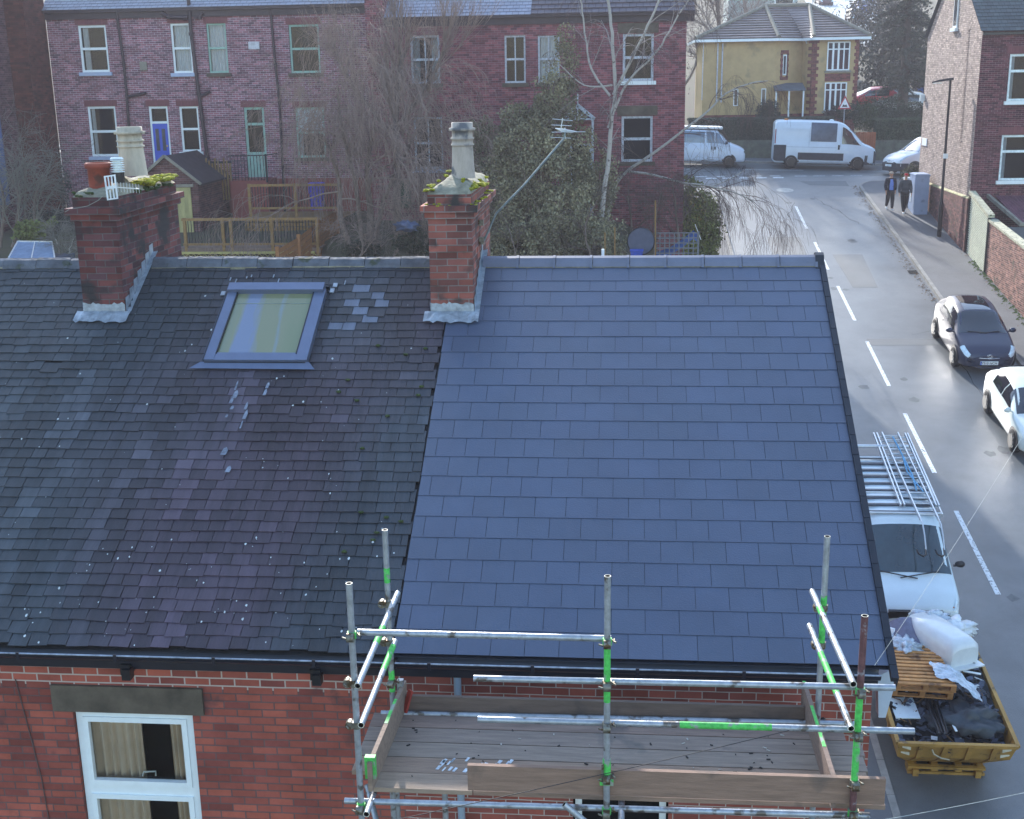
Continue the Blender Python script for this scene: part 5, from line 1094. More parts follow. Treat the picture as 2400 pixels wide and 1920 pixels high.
def bay(x0,x1,z0,z1):
    mb=MB(); y=YC-.06; F=.07; n=4; zt=z1-(z1-z0)*.26
    mb.box(x0,x1,y,YC,z0,z0+F); mb.box(x0,x1,y,YC,z1-F,z1); mb.box(x0,x1,y,YC,zt-F/2,zt+F/2)
    for i in range(n+1): x=lerp(x0+F/2,x1-F/2,i/n); mb.box(x-F/2-.02*(i in(1,2)),x+F/2+.02*(i in(1,2)),y-.01,YC,z0,z1)
    f=rel(ch,mb).build('window_frame',UPVC,ch); mb=MB(); mb.quad((x0,YC-.02,z0),(x1,YC-.02,z0),(x1,YC-.02,z1),(x0,YC-.02,z1)); rel(ch,mb).build('pane',mat('dark_pane','#2a3038',.08),f)
    mb=MB(); mb.box(x0-.1,x1+.1,YC-.14,YC,z0-.12,z0); rel(ch,mb).build('sill',CONC,f)
bay(13.97,15.3,4.93,6.58); bay(13.92,15.22,2.58,4.24)
mb=MB(); mb.box(13.9,15.4,YC-.02,YC+.05,4.3,4.75); part('brick_panel',mb,RQ,ch)
dv=Vector((12.70-10.93,1.35,0)).normalized(); nv=Vector((dv.y,-dv.x,0)); c0=Vector((10.93,YC,0))+dv*.75; M=Matrix((dv,-nv,Vector((0,0,1)))).transposed().to_4x4(); M.translation=c0
mb=MB(); mb.box(-.14,.14,-.07,-.02,4.7,5.9,0,M); f=part('window_frame',mb,UPVC,ch); mb=MB(); mb.box(-.1,.05,-.08,-.07,4.78,5.82,0,M); rel(ch,mb).build('pane',mat('dark_pane','#2a3038'),f)
mb=MB()
for k in range(9):
    for s in(-1,1): w=.1 if k%2 else .17; mb.box(s*.24-w/2,s*.24+w/2,-.05,.0,4.5+k*.17,4.5+k*.17+.165,0,M)
mb.box(-.3,.3,-.05,0,5.95,6.15,0,M); mb.box(-.3,.3,-.05,0,4.42,4.6,0,M); part('brick_surround',mb,RQ,ch)
for u in(1725,1790): p=C3(u,208); mb=MB(); mb.box(p.x-.14,p.x+.14,YC-.05,YC,2.95,3.95); f=part('window_frame',mb,UPVC,ch); mb=MB(); mb.box(p.x-.09,p.x+.09,YC-.06,YC-.05,3.0,3.9); rel(ch,mb).build('pane',mat('dark_pane','#2a3038'),f)
p=C3(1848,205); mb=MB(); mb.prism([(p.x-.9,YC-.9,3.8),(p.x+.9,YC-.9,3.8),(p.x+.9,YC+.6,4.15),(p.x-.9,YC+.6,4.15)],(0,0,.1)); part('porch_roof',mb,SLFR,ch); mb=MB()
for s in(-.8,-.05,.8): mb.beam((p.x+s,YC-.8,Z0),(p.x+s,YC-.8,3.85),.09,.09)
part('porch_posts',mb,UPVC,ch)
# hedge, stone wall, gate, sign
HED=mat('hedge_leaf','#ffffff',.85,var=.3,scale=8,tint=True)
def leafbox(mb,x0,x1,y0,y1,zf,zb_,n,s,col,sd,m=0):
    rn=random.Random(sd)
    for i in range(n):
        f=rn.random(); x=rn.uniform(x0,x1);y=rn.uniform(y0,y1);z0,z1=zb_(x),zf(x)
        side=rn.random()
        if side<.5: y=y0+rn.uniform(-.06,.06)
        elif side<.85: z=z1
        z=rn.uniform(z0,z1) if side<.5 or side>.85 else z1+rn.uniform(-.06,.05)
        a=Vector((rn.gauss(0,1),rn.gauss(0,1),rn.gauss(0,1))).normalized()*s; b=a.orthogonal().normalized()*s*.7; p=Vector((x,y,z)); k=rn.uniform(.55,1.45)*(1+.4*noise.noise(p*1.5))
        mb.add([p-a,p+b,p+a,p-b],[(0,1,2,3)],m,False,tuple(c*k for c in col))
def hedge(name,label,x0,x1,y0,y1,zt_,zb_,n,sd,col=(.055,.07,.035)):
    h=thing(name,label,'hedge',((x0+x1)/2,(y0+y1)/2,zb_)); mb=MB(); vs=[]; nx=int((x1-x0)/.4); 
    mb.box(x0+.04,x1-.04,y0+.04,y1-.04,zb_,zt_-.05,0,t=tuple(c*.5 for c in col)); leafbox(mb,x0,x1,y0,y1,lambda x:zt_+.05*noise.noise(Vector((x*.8,sd,0))),lambda x:zb_,n,.05,col,sd); return part('foliage',mb,HED,h)
hedge('hedge','long clipped dull hedge on the stone wall left of the wooden gate',5.6,13.9,63.3,64.3,2.36,1.1,9000,1,(.06,.066,.042))
hedge('hedge','short clipped green hedge on the stone wall right of the wooden gate',16.15,20.5,63.3,64.3,2.2,1.02,6000,2,(.05,.078,.035))
STN=mat('rubble_stone','#5c6054',.95,var=.35,scale=3,bump=.8,bscale=6)
for nm,x0,x1,z in(('mossy rubble stone retaining wall under the long hedge behind the vans',4,15.0,1.15),('mossy rubble stone wall under the short hedge at the right',16.15,24,1.05)):
    w=thing('stone_wall',nm,'wall',((x0+x1)/2,63.2,0)); mb=MB(); mb.box(x0,x1,63.15,63.5,-.6,z); rnw=random.Random(int(z*100))
    for i in range(int((x1-x0)/.4)):
        for k in range(5): xx=x0+.4*i+rnw.uniform(0,.1)+(.2 if k%2 else 0); mb.box(xx,min(x1,xx+.36),63.13-rnw.uniform(0,.03),63.2,-.1+k*.24,.1+k*.24+rnw.uniform(0,.03))
    part('stonework',mb,STN,w)
g=thing('wooden_gate','orange-brown close-boarded garden gate between the two hedges','gate',(15.55,63.1,.2)); mb=MB()
for i in range(9): x=15.02+i*.125; mb.box(x,x+.115,63.05,63.09,.25,1.52+.02*(i%2),t=.9+.04*(i%3))
mb.box(15.02,16.13,63.09,63.13,.5,.6); mb.box(15.02,16.13,63.09,63.13,1.2,1.3); part('boards',mb,mat('gate_timber','#9a5430',.8,var=.15,tint=True),g)
sg=thing('warning_sign','triangular red-bordered road works style warning sign on a pole by the hedge','sign',(14.3,62.9,.1)); a=px(1983,236,62.8); bL=px(1974,256,62.8); bR=px(1989,257,62.8); zc=bL.z; mb=MB(); T1,T2,T3=Vector((14.28,62.8,zc+.75)),Vector((13.9,62.8,zc)),Vector((14.66,62.8,zc))
mb.prism([T2,T3,T1],(0,.02,0)); tr_=part('red_border',mb,mat('sign_red','#a83038',.5),sg); c_=(T1+T2+T3)/3; mb=MB(); mb.prism([lerp(c_,t,.72)-Vector((0,.005,0)) for t in(T2,T3,T1)],(0,.005,0)); part('white_face',mb,mat('sign_white','#e8eef0',.5),sg)
mb=MB(); mb.prism([Vector((14.13,62.79,zc+.12)),Vector((14.43,62.79,zc+.12)),Vector((14.36,62.79,zc+.26)),Vector((14.28,62.79,zc+.2)),Vector((14.2,62.79,zc+.26))],(0,.004,0)); part('black_symbol',mb,BLK,sg); mb=MB(); mb.tube([(14.28,62.84,0),(14.28,62.84,zc+.7)],.03,8); part('pole',mb,mat('grey_pole','#8d9298',.5,.3),sg)
# ---------------- vehicles ----------------
GLV=mat('car_glass','#1b232b',.06,var=.1,spec=.9,coat=.5); GLVB=mat('van_glass_blue','#4e6178',.08,var=.35,scale=1.2,spec=.9,coat=.5); TYR=mat('tyre_rubber','#17171a',.85); RIM=mat('alloy_rim','#a9adb2',.35,.7); RIMS=mat('steel_wheel_trim','#8e949b',.4,.4)
LMPW=mat('headlamp_glass','#cfe0e8',.12,var=.25,scale=8,spec=.9,coat=1); LMPR=mat('tail_lamp_red','#8d1c20',.2); LMPO=mat('indicator_orange','#c9803c',.2)
def paint(name,col,metal=0,rough=.28): return mat(name,col,rough,metal,var=.05,scale=2,coat=.45 if col[1]>'5' else .12)
def cr(p0,p1,p2,p3,t): return [.5*((2*b)+(-a+c)*t+(2*a-5*b+4*c-d)*t*t+(-a+3*b-3*c+d)*t**3) for a,b,c,d in zip(p0,p1,p2,p3)]
class Body:
    def __init__(s,st):
        s.st=st
    def par(s,f):
        n=len(s.st)-1; f=max(0,min(n-1e-6,f)); i=int(f); g=lambda k:s.st[max(0,min(n,k))]
        lin=[a+(b-a)*(f-i) for a,b in zip(g(i),g(i+1))]; c=cr(g(i-1),g(i),g(i+1),g(i+2),f-i); return [a*.5+b*.5 for a,b in zip(lin,c)]
    def ring(s,f):
        x,zb,zbelt,zt,wl,wb,wt=s.par(f); zm=zb+(zbelt-zb)*.5; c=.03
        h=[(0,zb),(wl-.12,zb),(wl-.02,zb+.05),(wl+.01,zb+.16),(wl*.5+wb*.5+.02,zm),(wb+.01,zbelt-.06),(wb-.015,zbelt)]
        tz=zt-zbelt
        h+=[(wb+(wt-wb)*.5+.01,zbelt+tz*.5),(wt+.012,zt-min(.09,tz*.3+.004)),(wt-.05,zt-min(.03,tz*.1+.002)),(wt*.5,zt+.006),(0,zt+.012)]
        L=[(x,-a,b) for a,b in h]; Rr=[(x,a,b) for a,b in reversed(h[1:-1])]
        return [Vector(p) for p in L+Rr]   # 0..11 right side up to top centre, 12..21 down the other side
    def pt(s,f,k):
        r=s.ring(f); n=len(r); i=int(math.floor(k))%n; return r[i].lerp(r[(i+1)%n],k-math.floor(k))
    def mesh(s,mb,m=0,sub=5):
        n=(len(s.st)-1)*sub; R_=[s.ring(i/sub) for i in range(n+1)]; k=len(R_[0]); v=[p for r in R_ for p in r]
        mb.add(v,[(i*k+j,i*k+(j+1)%k,(i+1)*k+(j+1)%k,(i+1)*k+j) for i in range(n) for j in range(k)],m,True); mb.add(R_[0],[tuple(range(k))],m); mb.add(R_[-1],[tuple(range(k))],m)
    def patch(s,mb,f0,f1,k0,k1,off=.006,m=0,nu=10,nv=8,corner=0):
        g=[]
        for i in range(nu+1):
            row=[]
            for j in range(nv+1):
                u=i/nu;v=j/nv
                ff=f0[0]+(f0[1]-f0[0])*v if hasattr(f0,'__len__') else f0; fe=f1[0]+(f1[1]-f1[0])*v if hasattr(f1,'__len__') else f1
                f=ff+(fe-ff)*u; k=k0+(k1-k0)*v; p=s.pt(f,k); d1=s.pt(min(f+.05,len(s.st)-1),k)-s.pt(max(f-.05,0),k); d2=s.pt(f,k+.05)-s.pt(f,k-.05); nn=d1.cross(d2)
                if nn.length<1e-9: nn=Vector((0,0,1))
                nn.normalize(); cen=Vector((p.x,0,.7)); 
                if nn.dot(p-cen)<0: nn=-nn
                row.append(p+nn*off)
            g.append(row)
        vs=[p for r in g for p in r]; w=nv+1
        mb.add(vs,[(i*w+j,(i+1)*w+j,(i+1)*w+j+1,i*w+j+1) for i in range(nu) for j in range(nv)],m,True)
def vehicle(name,label,cat,x,y,heading,st,pm,wheels,wr=.31,rim=RIM,zoff=0,slope=True,patches=(),extra=None,track=None,group=None,tw=.2,spokes=7,zfix=None):
    root=bpy.data.objects.new(name,None); C.objects.link(root); tag(root,label,cat,group)
    h=Vector((math.cos(heading),math.sin(heading),0)); z=zroad(x,y) if zfix is None else zfix
    if slope:
        e=.5; h.z=(zroad(x+h.x*e,y+h.y*e)-zroad(x-h.x*e,y-h.y*e))/(2*e); l=Vector((-h.y,h.x,0)); l.z=(zroad(x+l.x*e,y+l.y*e)-zroad(x-l.x*e,y-l.y*e))/(2*e)*(.3 if slope=='half' else 1)
    else: l=Vector((-h.y,h.x,0))
    h.normalize();l.normalize();u=h.cross(l).normalized();l=u.cross(h)
    root.matrix_world=Matrix.Translation((x,y,z+zoff+.0))@Matrix((h,l,u)).transposed().to_4x4()
    B=Body(st); mb=MB(); B.mesh(mb); body=mb.build('body',pm,root)
    for nm,m,lst in patches:
        for P_ in lst:
            mb=MB(); B.patch(mb,*P_); o=mb.build(nm,m,root)
    trk=track or st[len(st)//2][4]
    for wx in wheels:
        for sd in(-1,1):
            mb=MB(); M=Matrix.Rotation(R(90),4,'X'); c=(wx,sd*(trk-.07),wr)
            # black arch liner
            n=20; yo=sd*(trk+.028); pts=[Vector((wx+(wr+.06)*math.cos(math.pi*i/n-.12+.24*i/n*1),yo,wr+.0+(wr+.06)*math.sin(math.pi*i/n))) for i in range(n+1)]
            mb.add([Vector((wx,yo,wr*.6))]+pts,[(0,i+1,i+2) for i in range(n)],0); mb.build('wheel_arch',BLK,root)
            mb=MB(); prof=[(wr*.62,-tw/2),(wr*.92,-tw/2),(wr,-tw/2+.03),(wr,tw/2-.03),(wr*.92,tw/2),(wr*.62,tw/2)]
            mb.lathe(prof,(wx,sd*(trk-.05),wr),24,0,M); w=mb.build('wheel',TYR,root)
            mb=MB(); yy=sd*(trk-.05)+sd*(tw/2-.015); mb.lathe([(wr*.64,0),(wr*.6,0),(wr*.55,-.02)],(wx,yy,wr),24,0,M)
            mb.lathe([(0.001,.01),(wr*.16,.01),(wr*.2,-.01)],(wx,yy,wr),14,0,M)
            for k in range(spokes): a=2*math.pi*k/spokes; mb.beam((wx+wr*.1*math.cos(a),yy,wr+wr*.1*math.sin(a)),(wx+wr*.6*math.cos(a),yy,wr+wr*.6*math.sin(a)),wr*.16,.02,0,upv=(0,1,0))
            mb.lathe([(0.001,-.06*sd),(wr*.6,-.06*sd)],(wx,yy,wr),20,1,M); mb.build('rim',[rim,BLK],w)
    if extra: extra(root,B)
    return root
def mirrorv(root,x,y,z,m,w=.2):
    for s in(-1,1): mb=MB(); mb.blob((x,s*(y+.1),z),(.07,.11,.075),0,3,.08,7); mb.beam((x,s*(y-.04),z-.04),(x,s*(y+.06),z-.03),.05,.03); mb.build('door_mirror',m,root)
def textobj(root,name,txt,size,loc,rot,m,parent=None,ext=.003):
    cu=bpy.data.curves.new(name,'FONT'); cu.body=txt; cu.size=size; cu.extrude=ext; cu.align_x='CENTER'; cu.align_y='CENTER'; o=bpy.data.objects.new(name,cu); 
    dg=bpy.context.evaluated_depsgraph_get(); C.objects.link(o); dg.update(); me=bpy.data.meshes.new_from_object(o.evaluated_get(bpy.context.evaluated_depsgraph_get())); C.objects.unlink(o); bpy.data.objects.remove(o)
    o=bpy.data.objects.new(name,me); me.materials.clear(); me.materials.append(m); C.objects.link(o); o.parent=parent or root; o.location=loc; o.rotation_euler=rot; return o
HATCH=[(1.94,.34,.52,.60,.42,.52,.36),(1.86,.24,.62,.69,.66,.70,.52),(1.62,.20,.76,.82,.80,.80,.62),(1.0,.19,.92,.985,.83,.82,.70),(.62,.19,.95,1.17,.84,.83,.66),(.18,.19,.97,1.42,.84,.83,.60),(-.45,.19,.98,1.50,.845,.83,.60),(-1.15,.2,1.01,1.47,.84,.82,.58),(-1.62,.24,1.03,1.30,.82,.80,.56),(-1.84,.3,.98,1.03,.78,.76,.58),(-1.93,.38,.80,.86,.62,.62,.48)]
def hatch_extra(root,B,plate=None,roofglass=False,emblem=True):
    mirrorv(root,.72,.84,1.02,root['_pm'] if False else DKP)
def car_common(root,B,pm,plate=None,glassroof=False,wip=True):
    mirrorv(root,.74,.84,1.0,pm)
    for s in(-1,1):
        mb=MB(); mb.box(.32,.46,s*.852-.012,s*.852+.012,.86,.89); mb.box(-.62,-.48,s*.85-.012,s*.85+.012,.88,.91); mb.build('door_handle',pm,root)
    if wip: mb=MB(); mb.tube([(1.02,-.1,1.0),(.93,.5,1.045)],.012,5); mb.tube([(1.02,.1,1.0),(.93,-.45,1.045)],.012,5); mb.build('wiper',BLK,root)
DKP=paint('dark_blue_grey_paint','#2b3148',.0,.3); WCP=paint('white_car_paint','#dfe6df',0,.25)
P_FULL=dict(
 ws=[(3.15,4.95,8.25,13.75,.006)],
 rear=[(7.35,8.6,8.6,13.4,.006)],
)
def side(a0,a1,b0,b1,ka=6.15,kb=8.0):   # same patch on both flanks
    return [((a0,a1),(b0,b1),ka,kb,.006),((a1,a0),(b1,b0),22-kb,22-ka,.006)]
hp=[('windscreen',GLV,[(3.08,4.98,8.0,14.0,.007)]),('side_window',GLV,side(3.75,4.75,5.5,5.5)+side(5.58,5.58,6.8,6.8)),('rear_window',GLV,[(7.45,8.6,8.2,13.8,.007)]),
 ('headlight',LMPW,[(.55,2.1,5.6,7.6,.008),(.55,2.1,14.4,16.4,.008)]),('grille',BLK,[(.02,.5,3.2,18.8,.006)]),('tail_lamp',LMPR,[(9.0,9.6,4.6,6.4,.008),(9.0,9.6,15.6,17.4,.008)])]
def dark_extra(root,B):
    car_common(root,B,DKP)
    mb=MB(); B.patch(mb,5.1,6.9,9.6,12.4,.007,0); mb.build('glass_roof',mat('glass_roof','#11141c',.05,spec=1,coat=1),root)
    mb=MB(); mb.box(1.955,1.975,-.26,.26,.34,.45); pl=mb.build('number_plate',mat('plate_white','#dfe9ef',.4),root)
    textobj(root,'plate_text','YS13 NCH',.1,(1.978,0,.393),(R(90),0,R(90)),BLK,pl); mb=MB(); mb.box(1.975,1.9775,-.26,-.22,.34,.45); mb.build('plate_band',mat('plate_blue','#2c58b8',.4),pl)
    mb=MB(); 
    for rr,sy_,sz in((.0,.085,.055),(.0,.03,.05),(.0,.055,.025)): mb.tube([(1.93+.012,sy_*math.cos(a),.60+sz*math.sin(a)) for a in [2*math.pi*i/20 for i in range(21)]],.007,5)
    mb.build('emblem',mat('chrome','#d8dce0',.15,1),root)
    mb=MB(); mb.tube([(1.86,-.55,.60),(1.935,-.28,.545),(1.95,0,.53),(1.935,.28,.545),(1.86,.55,.60)],.012,6); mb.build('chrome_strip',mat('chrome','#d8dce0'),root)
    mb=MB(); mb.tube([(1.8,-.62,.33),(1.95,-.3,.25),(1.96,0,.24),(1.95,.3,.25),(1.8,.62,.33)],.02,6); mb.build('bumper_lip',DKP,root)
dkc=vehicle('parked_car','dark blue-grey hatchback with glass roof parked facing the camera','car',13.5,31.45,R(-90),HATCH,DKP,(1.22,-1.28),.31,patches=hp,extra=dark_extra,track=.84); dkc.matrix_world=dkc.matrix_world@Matrix.Scale(1.055,4)
SEDAN=[(2.1,.34,.5,.58,.42,.52,.36),(2.0,.24,.62,.68,.68,.72,.52),(1.7,.20,.74,.79,.82,.82,.64),(.95,.19,.90,.95,.85,.85,.72),(.5,.19,.93,1.17,.86,.85,.66),(.0,.19,.95,1.38,.86,.85,.60),(-.65,.19,.96,1.46,.865,.85,.60),(-1.4,.2,1.0,1.42,.86,.84,.58),(-1.9,.24,1.03,1.2,.84,.82,.56),(-2.05,.3,.96,1.0,.80,.78,.58),(-2.12,.38,.8,.86,.66,.66,.5)]
def white_extra(root,B):
    car_common(root,B,WCP); mb=MB(); mb.tube([(-1.75,.3,1.33),(-1.85,-.25,1.28)],.014,5); mb.build('rear_wiper',BLK,root)
vehicle('parked_car','white hatchback cut off by the right photo edge, parked below the dark car','car',13.58,25.25,R(-90),SEDAN,WCP,(1.3,-1.35),.33,patches=hp[:3]+hp[5:],extra=white_extra,track=.86)
# big white panel van
VW_=paint('van_white','#d3e0ea',0,.4); DGP=mat('unpainted_plastic','#33373f',.7)
DUC=[(2.72,.36,.85,.95,.74,.72,.6),(2.64,.3,1.04,1.12,.9,.88,.74),(2.42,.28,1.16,1.24,.98,.95,.82),(2.05,.28,1.26,1.38,1.0,.98,.88),(1.52,.28,1.3,1.92,1.0,.99,.84),(1.02,.28,1.3,2.36,1.0,1.0,.84),(.5,.28,1.3,2.5,1.0,1.0,.86),(-1.2,.28,1.3,2.52,1.0,1.0,.86),(-2.5,.28,1.3,2.5,1.0,1.0,.85),(-2.66,.32,1.3,2.42,.98,.98,.82),(-2.7,.4,1.25,2.35,.94,.94,.78)]
dp_=[('windscreen',GLV,[(3.2,4.6,8.2,13.8,.008)]),('side_window',GLV,[((3.3,4.35),(5.35,5.35),6.1,7.8,.008),((4.35,3.3),(5.35,5.35),14.2,15.9,.008)]),('panel_window',mat('tinted_panel_glass','#2f3a4c',.25,var=.45,scale=.9,spec=.3,col2='#586a85'),[(5.9,6.76,6.25,8.15,.008)]),('lower_trim',DGP,[(5.05,7.15,3.1,4.15,.012)]),('front_bumper',DGP,[(0,1.35,2.2,5.2,.012),(0,1.35,16.8,19.8,.012),(0,.3,2,20,.01)]),('rear_quarter_trim',DGP,[(7.62,9.9,2.5,5.0,.012)]),('headlight',LMPW,[(.7,1.9,5.9,7.2,.01),(.7,1.9,14.8,16.1,.01)]),('tail_lamp',LMPR,[(8.6,9.2,6.0,7.4,.01)])]
def bumper(root,P,z0,z1,m):
    mb=MB(); mb.prism([(x,y,z0) for x,y in P],(0,0,z1-z0)); return mb.build('bumper',m,root)
def duc_extra(root,B):
    bumper(root,[(2.12,-1.03),(2.5,-.95),(2.72,-.7),(2.78,-.3),(2.78,.3),(2.72,.7),(2.5,.95),(2.12,1.03)],.28,.78,DGP)
    mirrorv(root,1.55,1.02,1.5,DGP)
    for x in(.72,): mb=MB(); mb.box(x-.05,x+.05,-1.03,-1.01,1.05,1.3); mb.build('door_handle',BLK,root)
    mb=MB()
    for x in(.8,-.86): mb.box(x-.006,x+.006,-1.012,-1.0,.4,2.2)
    mb.box(-2.4,.6,-1.022,-1.0,1.14,1.155); mb.build('door_seams',mat('seam_grey','#8fa0b0',.6),root)
    mb=MB(); mb.box(-2.3,-.9,-1.0,-.99,2.08,2.1); mb.build('body_swage',VW_,root)
    for (x,c) in((-2.1,LMPO),(.3,UPVC)): mb=MB(); mb.blob((x,-.3,2.55),(.12,.1,.06),0,1,.05,6); mb.build('roof_fitting',c,root)
vehicle('panel_van','long high-roof white panel van with one dark side window parked by the hedge','van',12.75,60.15,R(-3),DUC,VW_,(1.75,-1.75),.36,rim=RIMS,patches=dp_,extra=duc_extra,track=.98,slope='half',spokes=9,zoff=.02)
# campervan
CMP=[(2.38,.36,.7,.76,.6,.6,.45),(2.3,.28,.85,.93,.8,.8,.66),(2.05,.26,1.0,1.06,.9,.88,.78),(1.55,.26,1.12,1.25,.92,.9,.8),(1.1,.26,1.15,1.7,.92,.9,.74),(.75,.26,1.15,1.93,.92,.9,.72),(.3,.26,1.15,1.96,.92,.91,.74),(-1.2,.26,1.15,1.97,.92,.91,.74),(-2.2,.28,1.15,1.95,.92,.9,.72),(-2.4,.36,1.1,1.75,.88,.88,.72)]
def camp_extra(root,B):
    mirrorv(root,1.32,.93,1.3,DGP)
    mb=MB(); M=[(-2.2,-.66,1.97),(.85,-.66,1.97),(1.0,-.5,1.97)]; 
    mb.prism([(-2.25,-.68,1.99),(.95,-.66,1.98),(1.1,-.4,1.97),(1.1,.4,1.97),(.95,.66,1.98),(-2.25,.68,1.99)],(0,0,.11)); mb.build('pop_top_roof',mat('pop_top_cream','#d3dade',.5),root)
    mb=MB(); mb.box(-2.2,1.0,-.70,-.66,1.95,1.99); mb.build('roof_seal',BLK,root)
    for x in(.55,.72): mb=MB(); mb.box(x-.04,x+.03,-.94,-.925,.92,1.08); mb.build('door_handle',BLK,root)
    mb=MB(); 
    for x in(.64,-.85): mb.box(x-.006,x+.006,-.93,-.918,.35,1.9)
    mb.build('door_seams',mat('seam_grey','#8fa0b0'),root)
cp_=[('windscreen',GLV,[(3.1,4.6,8.2,13.8,.008)]),('side_window',GLVB,[((3.5,4.5),(5.05,5.05),6.3,7.95,.008),(5.3,6.05,6.3,7.95,.008),(6.12,6.85,6.3,7.95,.008)]),('headlight',DGP,[(.4,1.1,5.0,6.4,.01)]),('tail_lamp',LMPR,[(8.4,8.9,4.6,6.8,.01)])]
vehicle('campervan','older white campervan with pop-top roof parked half behind the birch branch','van',6.15,60.25,R(-1),CMP,paint('camper_white','#cfdcec',0,.4),(1.5,-1.4),.32,patches=cp_,extra=camp_extra,track=.9,slope='half',spokes=5,zoff=.02)
# compact white van at the junction
CIT=[(2.3,.34,.55,.62,.5,.5,.4),(2.18,.25,.72,.80,.78,.78,.66),(1.85,.22,.92,1.0,.88,.87,.76),(1.25,.22,1.08,1.16,.93,.92,.8),(.65,.22,1.1,1.6,.94,.93,.74),(.2,.22,1.12,1.86,.94,.93,.72),(-.5,.22,1.12,1.93,.95,.94,.74),(-1.8,.24,1.12,1.92,.95,.94,.74),(-2.3,.34,1.1,1.8,.9,.9,.7)]
def cit_extra(root,B):
    bumper(root,[(1.84,-.97),(2.12,-.88),(2.3,-.62),(2.37,-.25),(2.37,.25),(2.3,.62),(2.12,.88),(1.84,.97)],.2,.6,DGP)
    mirrorv(root,.95,.95,1.2,DGP); mb=MB(); mb.box(2.37,2.39,-.26,.26,.42,.53); mb.build('number_plate',mat('plate_white','#dfe9ef'),root)
    mb=MB(); mb.tube([(2.24,-.3,.70),(2.29,0,.76),(2.24,.3,.70)],.014,6); mb.tube([(2.24,-.3,.64),(2.29,0,.70),(2.24,.3,.64)],.014,6); mb.build('emblem',mat('chrome','#d8dce0'),root)
    mb=MB(); mb.tube([(1.35,-.2,1.18),(1.15,.5,1.22)],.012,5); mb.build('wiper',BLK,root)
ci_=[('windscreen',mat('bright_screen_glass','#aab6be',.05,spec=1,coat=1,var=.3),[(3.05,4.85,8.0,14.0,.008)]),('side_window',GLV,side(3.8,4.6,5.4,5.4)),('front_bumper',DGP,[(0,.9,2.2,4.6,.012),(0,.9,17.4,19.8,.012),(0,.25,2,20,.01)]),('headlight',LMPW,[(.9,2.1,5.7,7.4,.01),(.9,2.1,14.6,16.3,.01)])]
vehicle('parked_van','small white van nosing out from behind the gable corner','van',17.75,57.35,R(-157),CIT,paint('small_van_white','#e3e8ea',0,.3),(1.45,-1.5),.33,rim=RIMS,patches=ci_,extra=cit_extra,track=.92,slope='half',zoff=.02)
# roofer's van beside the gable
RV=[(2.48,.36,.62,.70,.66,.66,.5),(2.40,.28,.80,.90,.86,.86,.72),(2.1,.25,1.0,1.06,.95,.94,.82),(1.6,.25,1.12,1.2,.98,.96,.88),(1.05,.25,1.15,1.62,.98,.97,.84),(.62,.25,1.18,1.9,.98,.97,.8),(.2,.25,1.2,1.97,.98,.97,.82),(-1.5,.25,1.2,1.98,.98,.97,.82),(-2.4,.28,1.2,1.95,.97,.96,.8),(-2.5,.4,1.15,1.85,.92,.92,.74)]
VS=paint('van_silver_white','#cddce2',0,.3)
def rv_extra(root,B):
    mirrorv(root,1.25,1.03,1.28,BLK)
    mb=MB(); B.patch(mb,0,.55,3.2,18.8,.012,0); mb.build('front_bumper',DGP,root)
    mb=MB(); mb.box(2.42,2.5,-.55,.55,.72,.86); mb.build('grille',BLK,root)
    for s in(-1,1):
        mb=MB(); B.patch(mb,.6,1.7,5.4 if s<0 else 14.6,7.4 if s<0 else 16.6,.012,0); hl=mb.build('headlight',LMPW,root); mb=MB(); mb.blob((2.28,s*.78,.86),(.09,.09,.06),0,2,.1,6); mb.build('indicator',LMPO,hl)
    mb=MB(); mb.tube([(1.72,-.2,1.2),(1.55,.62,1.27)],.014,5); mb.tube([(1.74,.15,1.2),(1.57,-.6,1.27)],.014,5); mb.build('wiper',BLK,root)
    mb=MB(); 
    for i in range(9): x=.3-i*.34; mb.box(x-.035,x+.035,-.80,.80,1.98,2.03)
    mb.build('roof_ribs',mat('roof_rib_dark','#4a525c',.5),root)
    for (y,w,h,m) in ((.25,.34,.2,0),(-.35,.3,.16,0),(-.62,.16,.05,0)):
        pass
    mb=MB(); mb.prism([(1.42,-.55,1.235),(1.5,-.15,1.235),(1.3,-.2,1.30),(1.27,-.5,1.30)],(0,0,.012)); mb.prism([(1.45,.1,1.235),(1.45,.55,1.235),(1.28,.5,1.30),(1.3,.12,1.30)],(0,0,.012)); mb.build('dashboard_papers',mat('paper_white','#e9f1f2',.7),root)
rp_=[('windscreen',mat('screen_glass_green','#2c3c44',.05,var=.35,scale=1.5,spec=.9,coat=.6),[(3.08,4.95,8.0,14.0,.008)]),('side_window',GLV,side(3.7,4.6,5.5,5.5)),('tail_lamp',LMPR,[(8.5,8.9,4.6,7.0,.01),(8.5,8.9,15,17.4,.01)])]
rvan=vehicle('work_van','silver-white roofing van with roof rack parked beside the gable','van',8.08,17.05,R(-90),RV,VS,(1.5,-1.45),.33,rim=RIMS,patches=rp_,extra=rv_extra,track=.95)
Mv=rvan.matrix_world.copy()
def place(mb,Mx): mb.v=[tuple(Mx@Vector(p)) for p in mb.v]; return mb
rk=bpy.data.objects.new('roof_rack',None); C.objects.link(rk); rk.matrix_world=Mv@Matrix.Translation((0,0,1.98)); tag(rk,'tubular aluminium roof rack with rear roller bolted on the silver-white van','roof rack')
mb=MB()
for x in(.45,-.5,-1.4,-2.3): mb.tube([(x,-.85,.09),(x,.85,.09)],.022,8); 
for y in(-.85,.85): mb.tube([(.5,y,.09),(-2.7,y,.09)],.02,8); mb.tube([(.4,y,.09),(.4,y*.98,-.08)],.018,6); mb.tube([(-2.2,y,.09),(-2.2,y*.98,-.08)],.018,6)
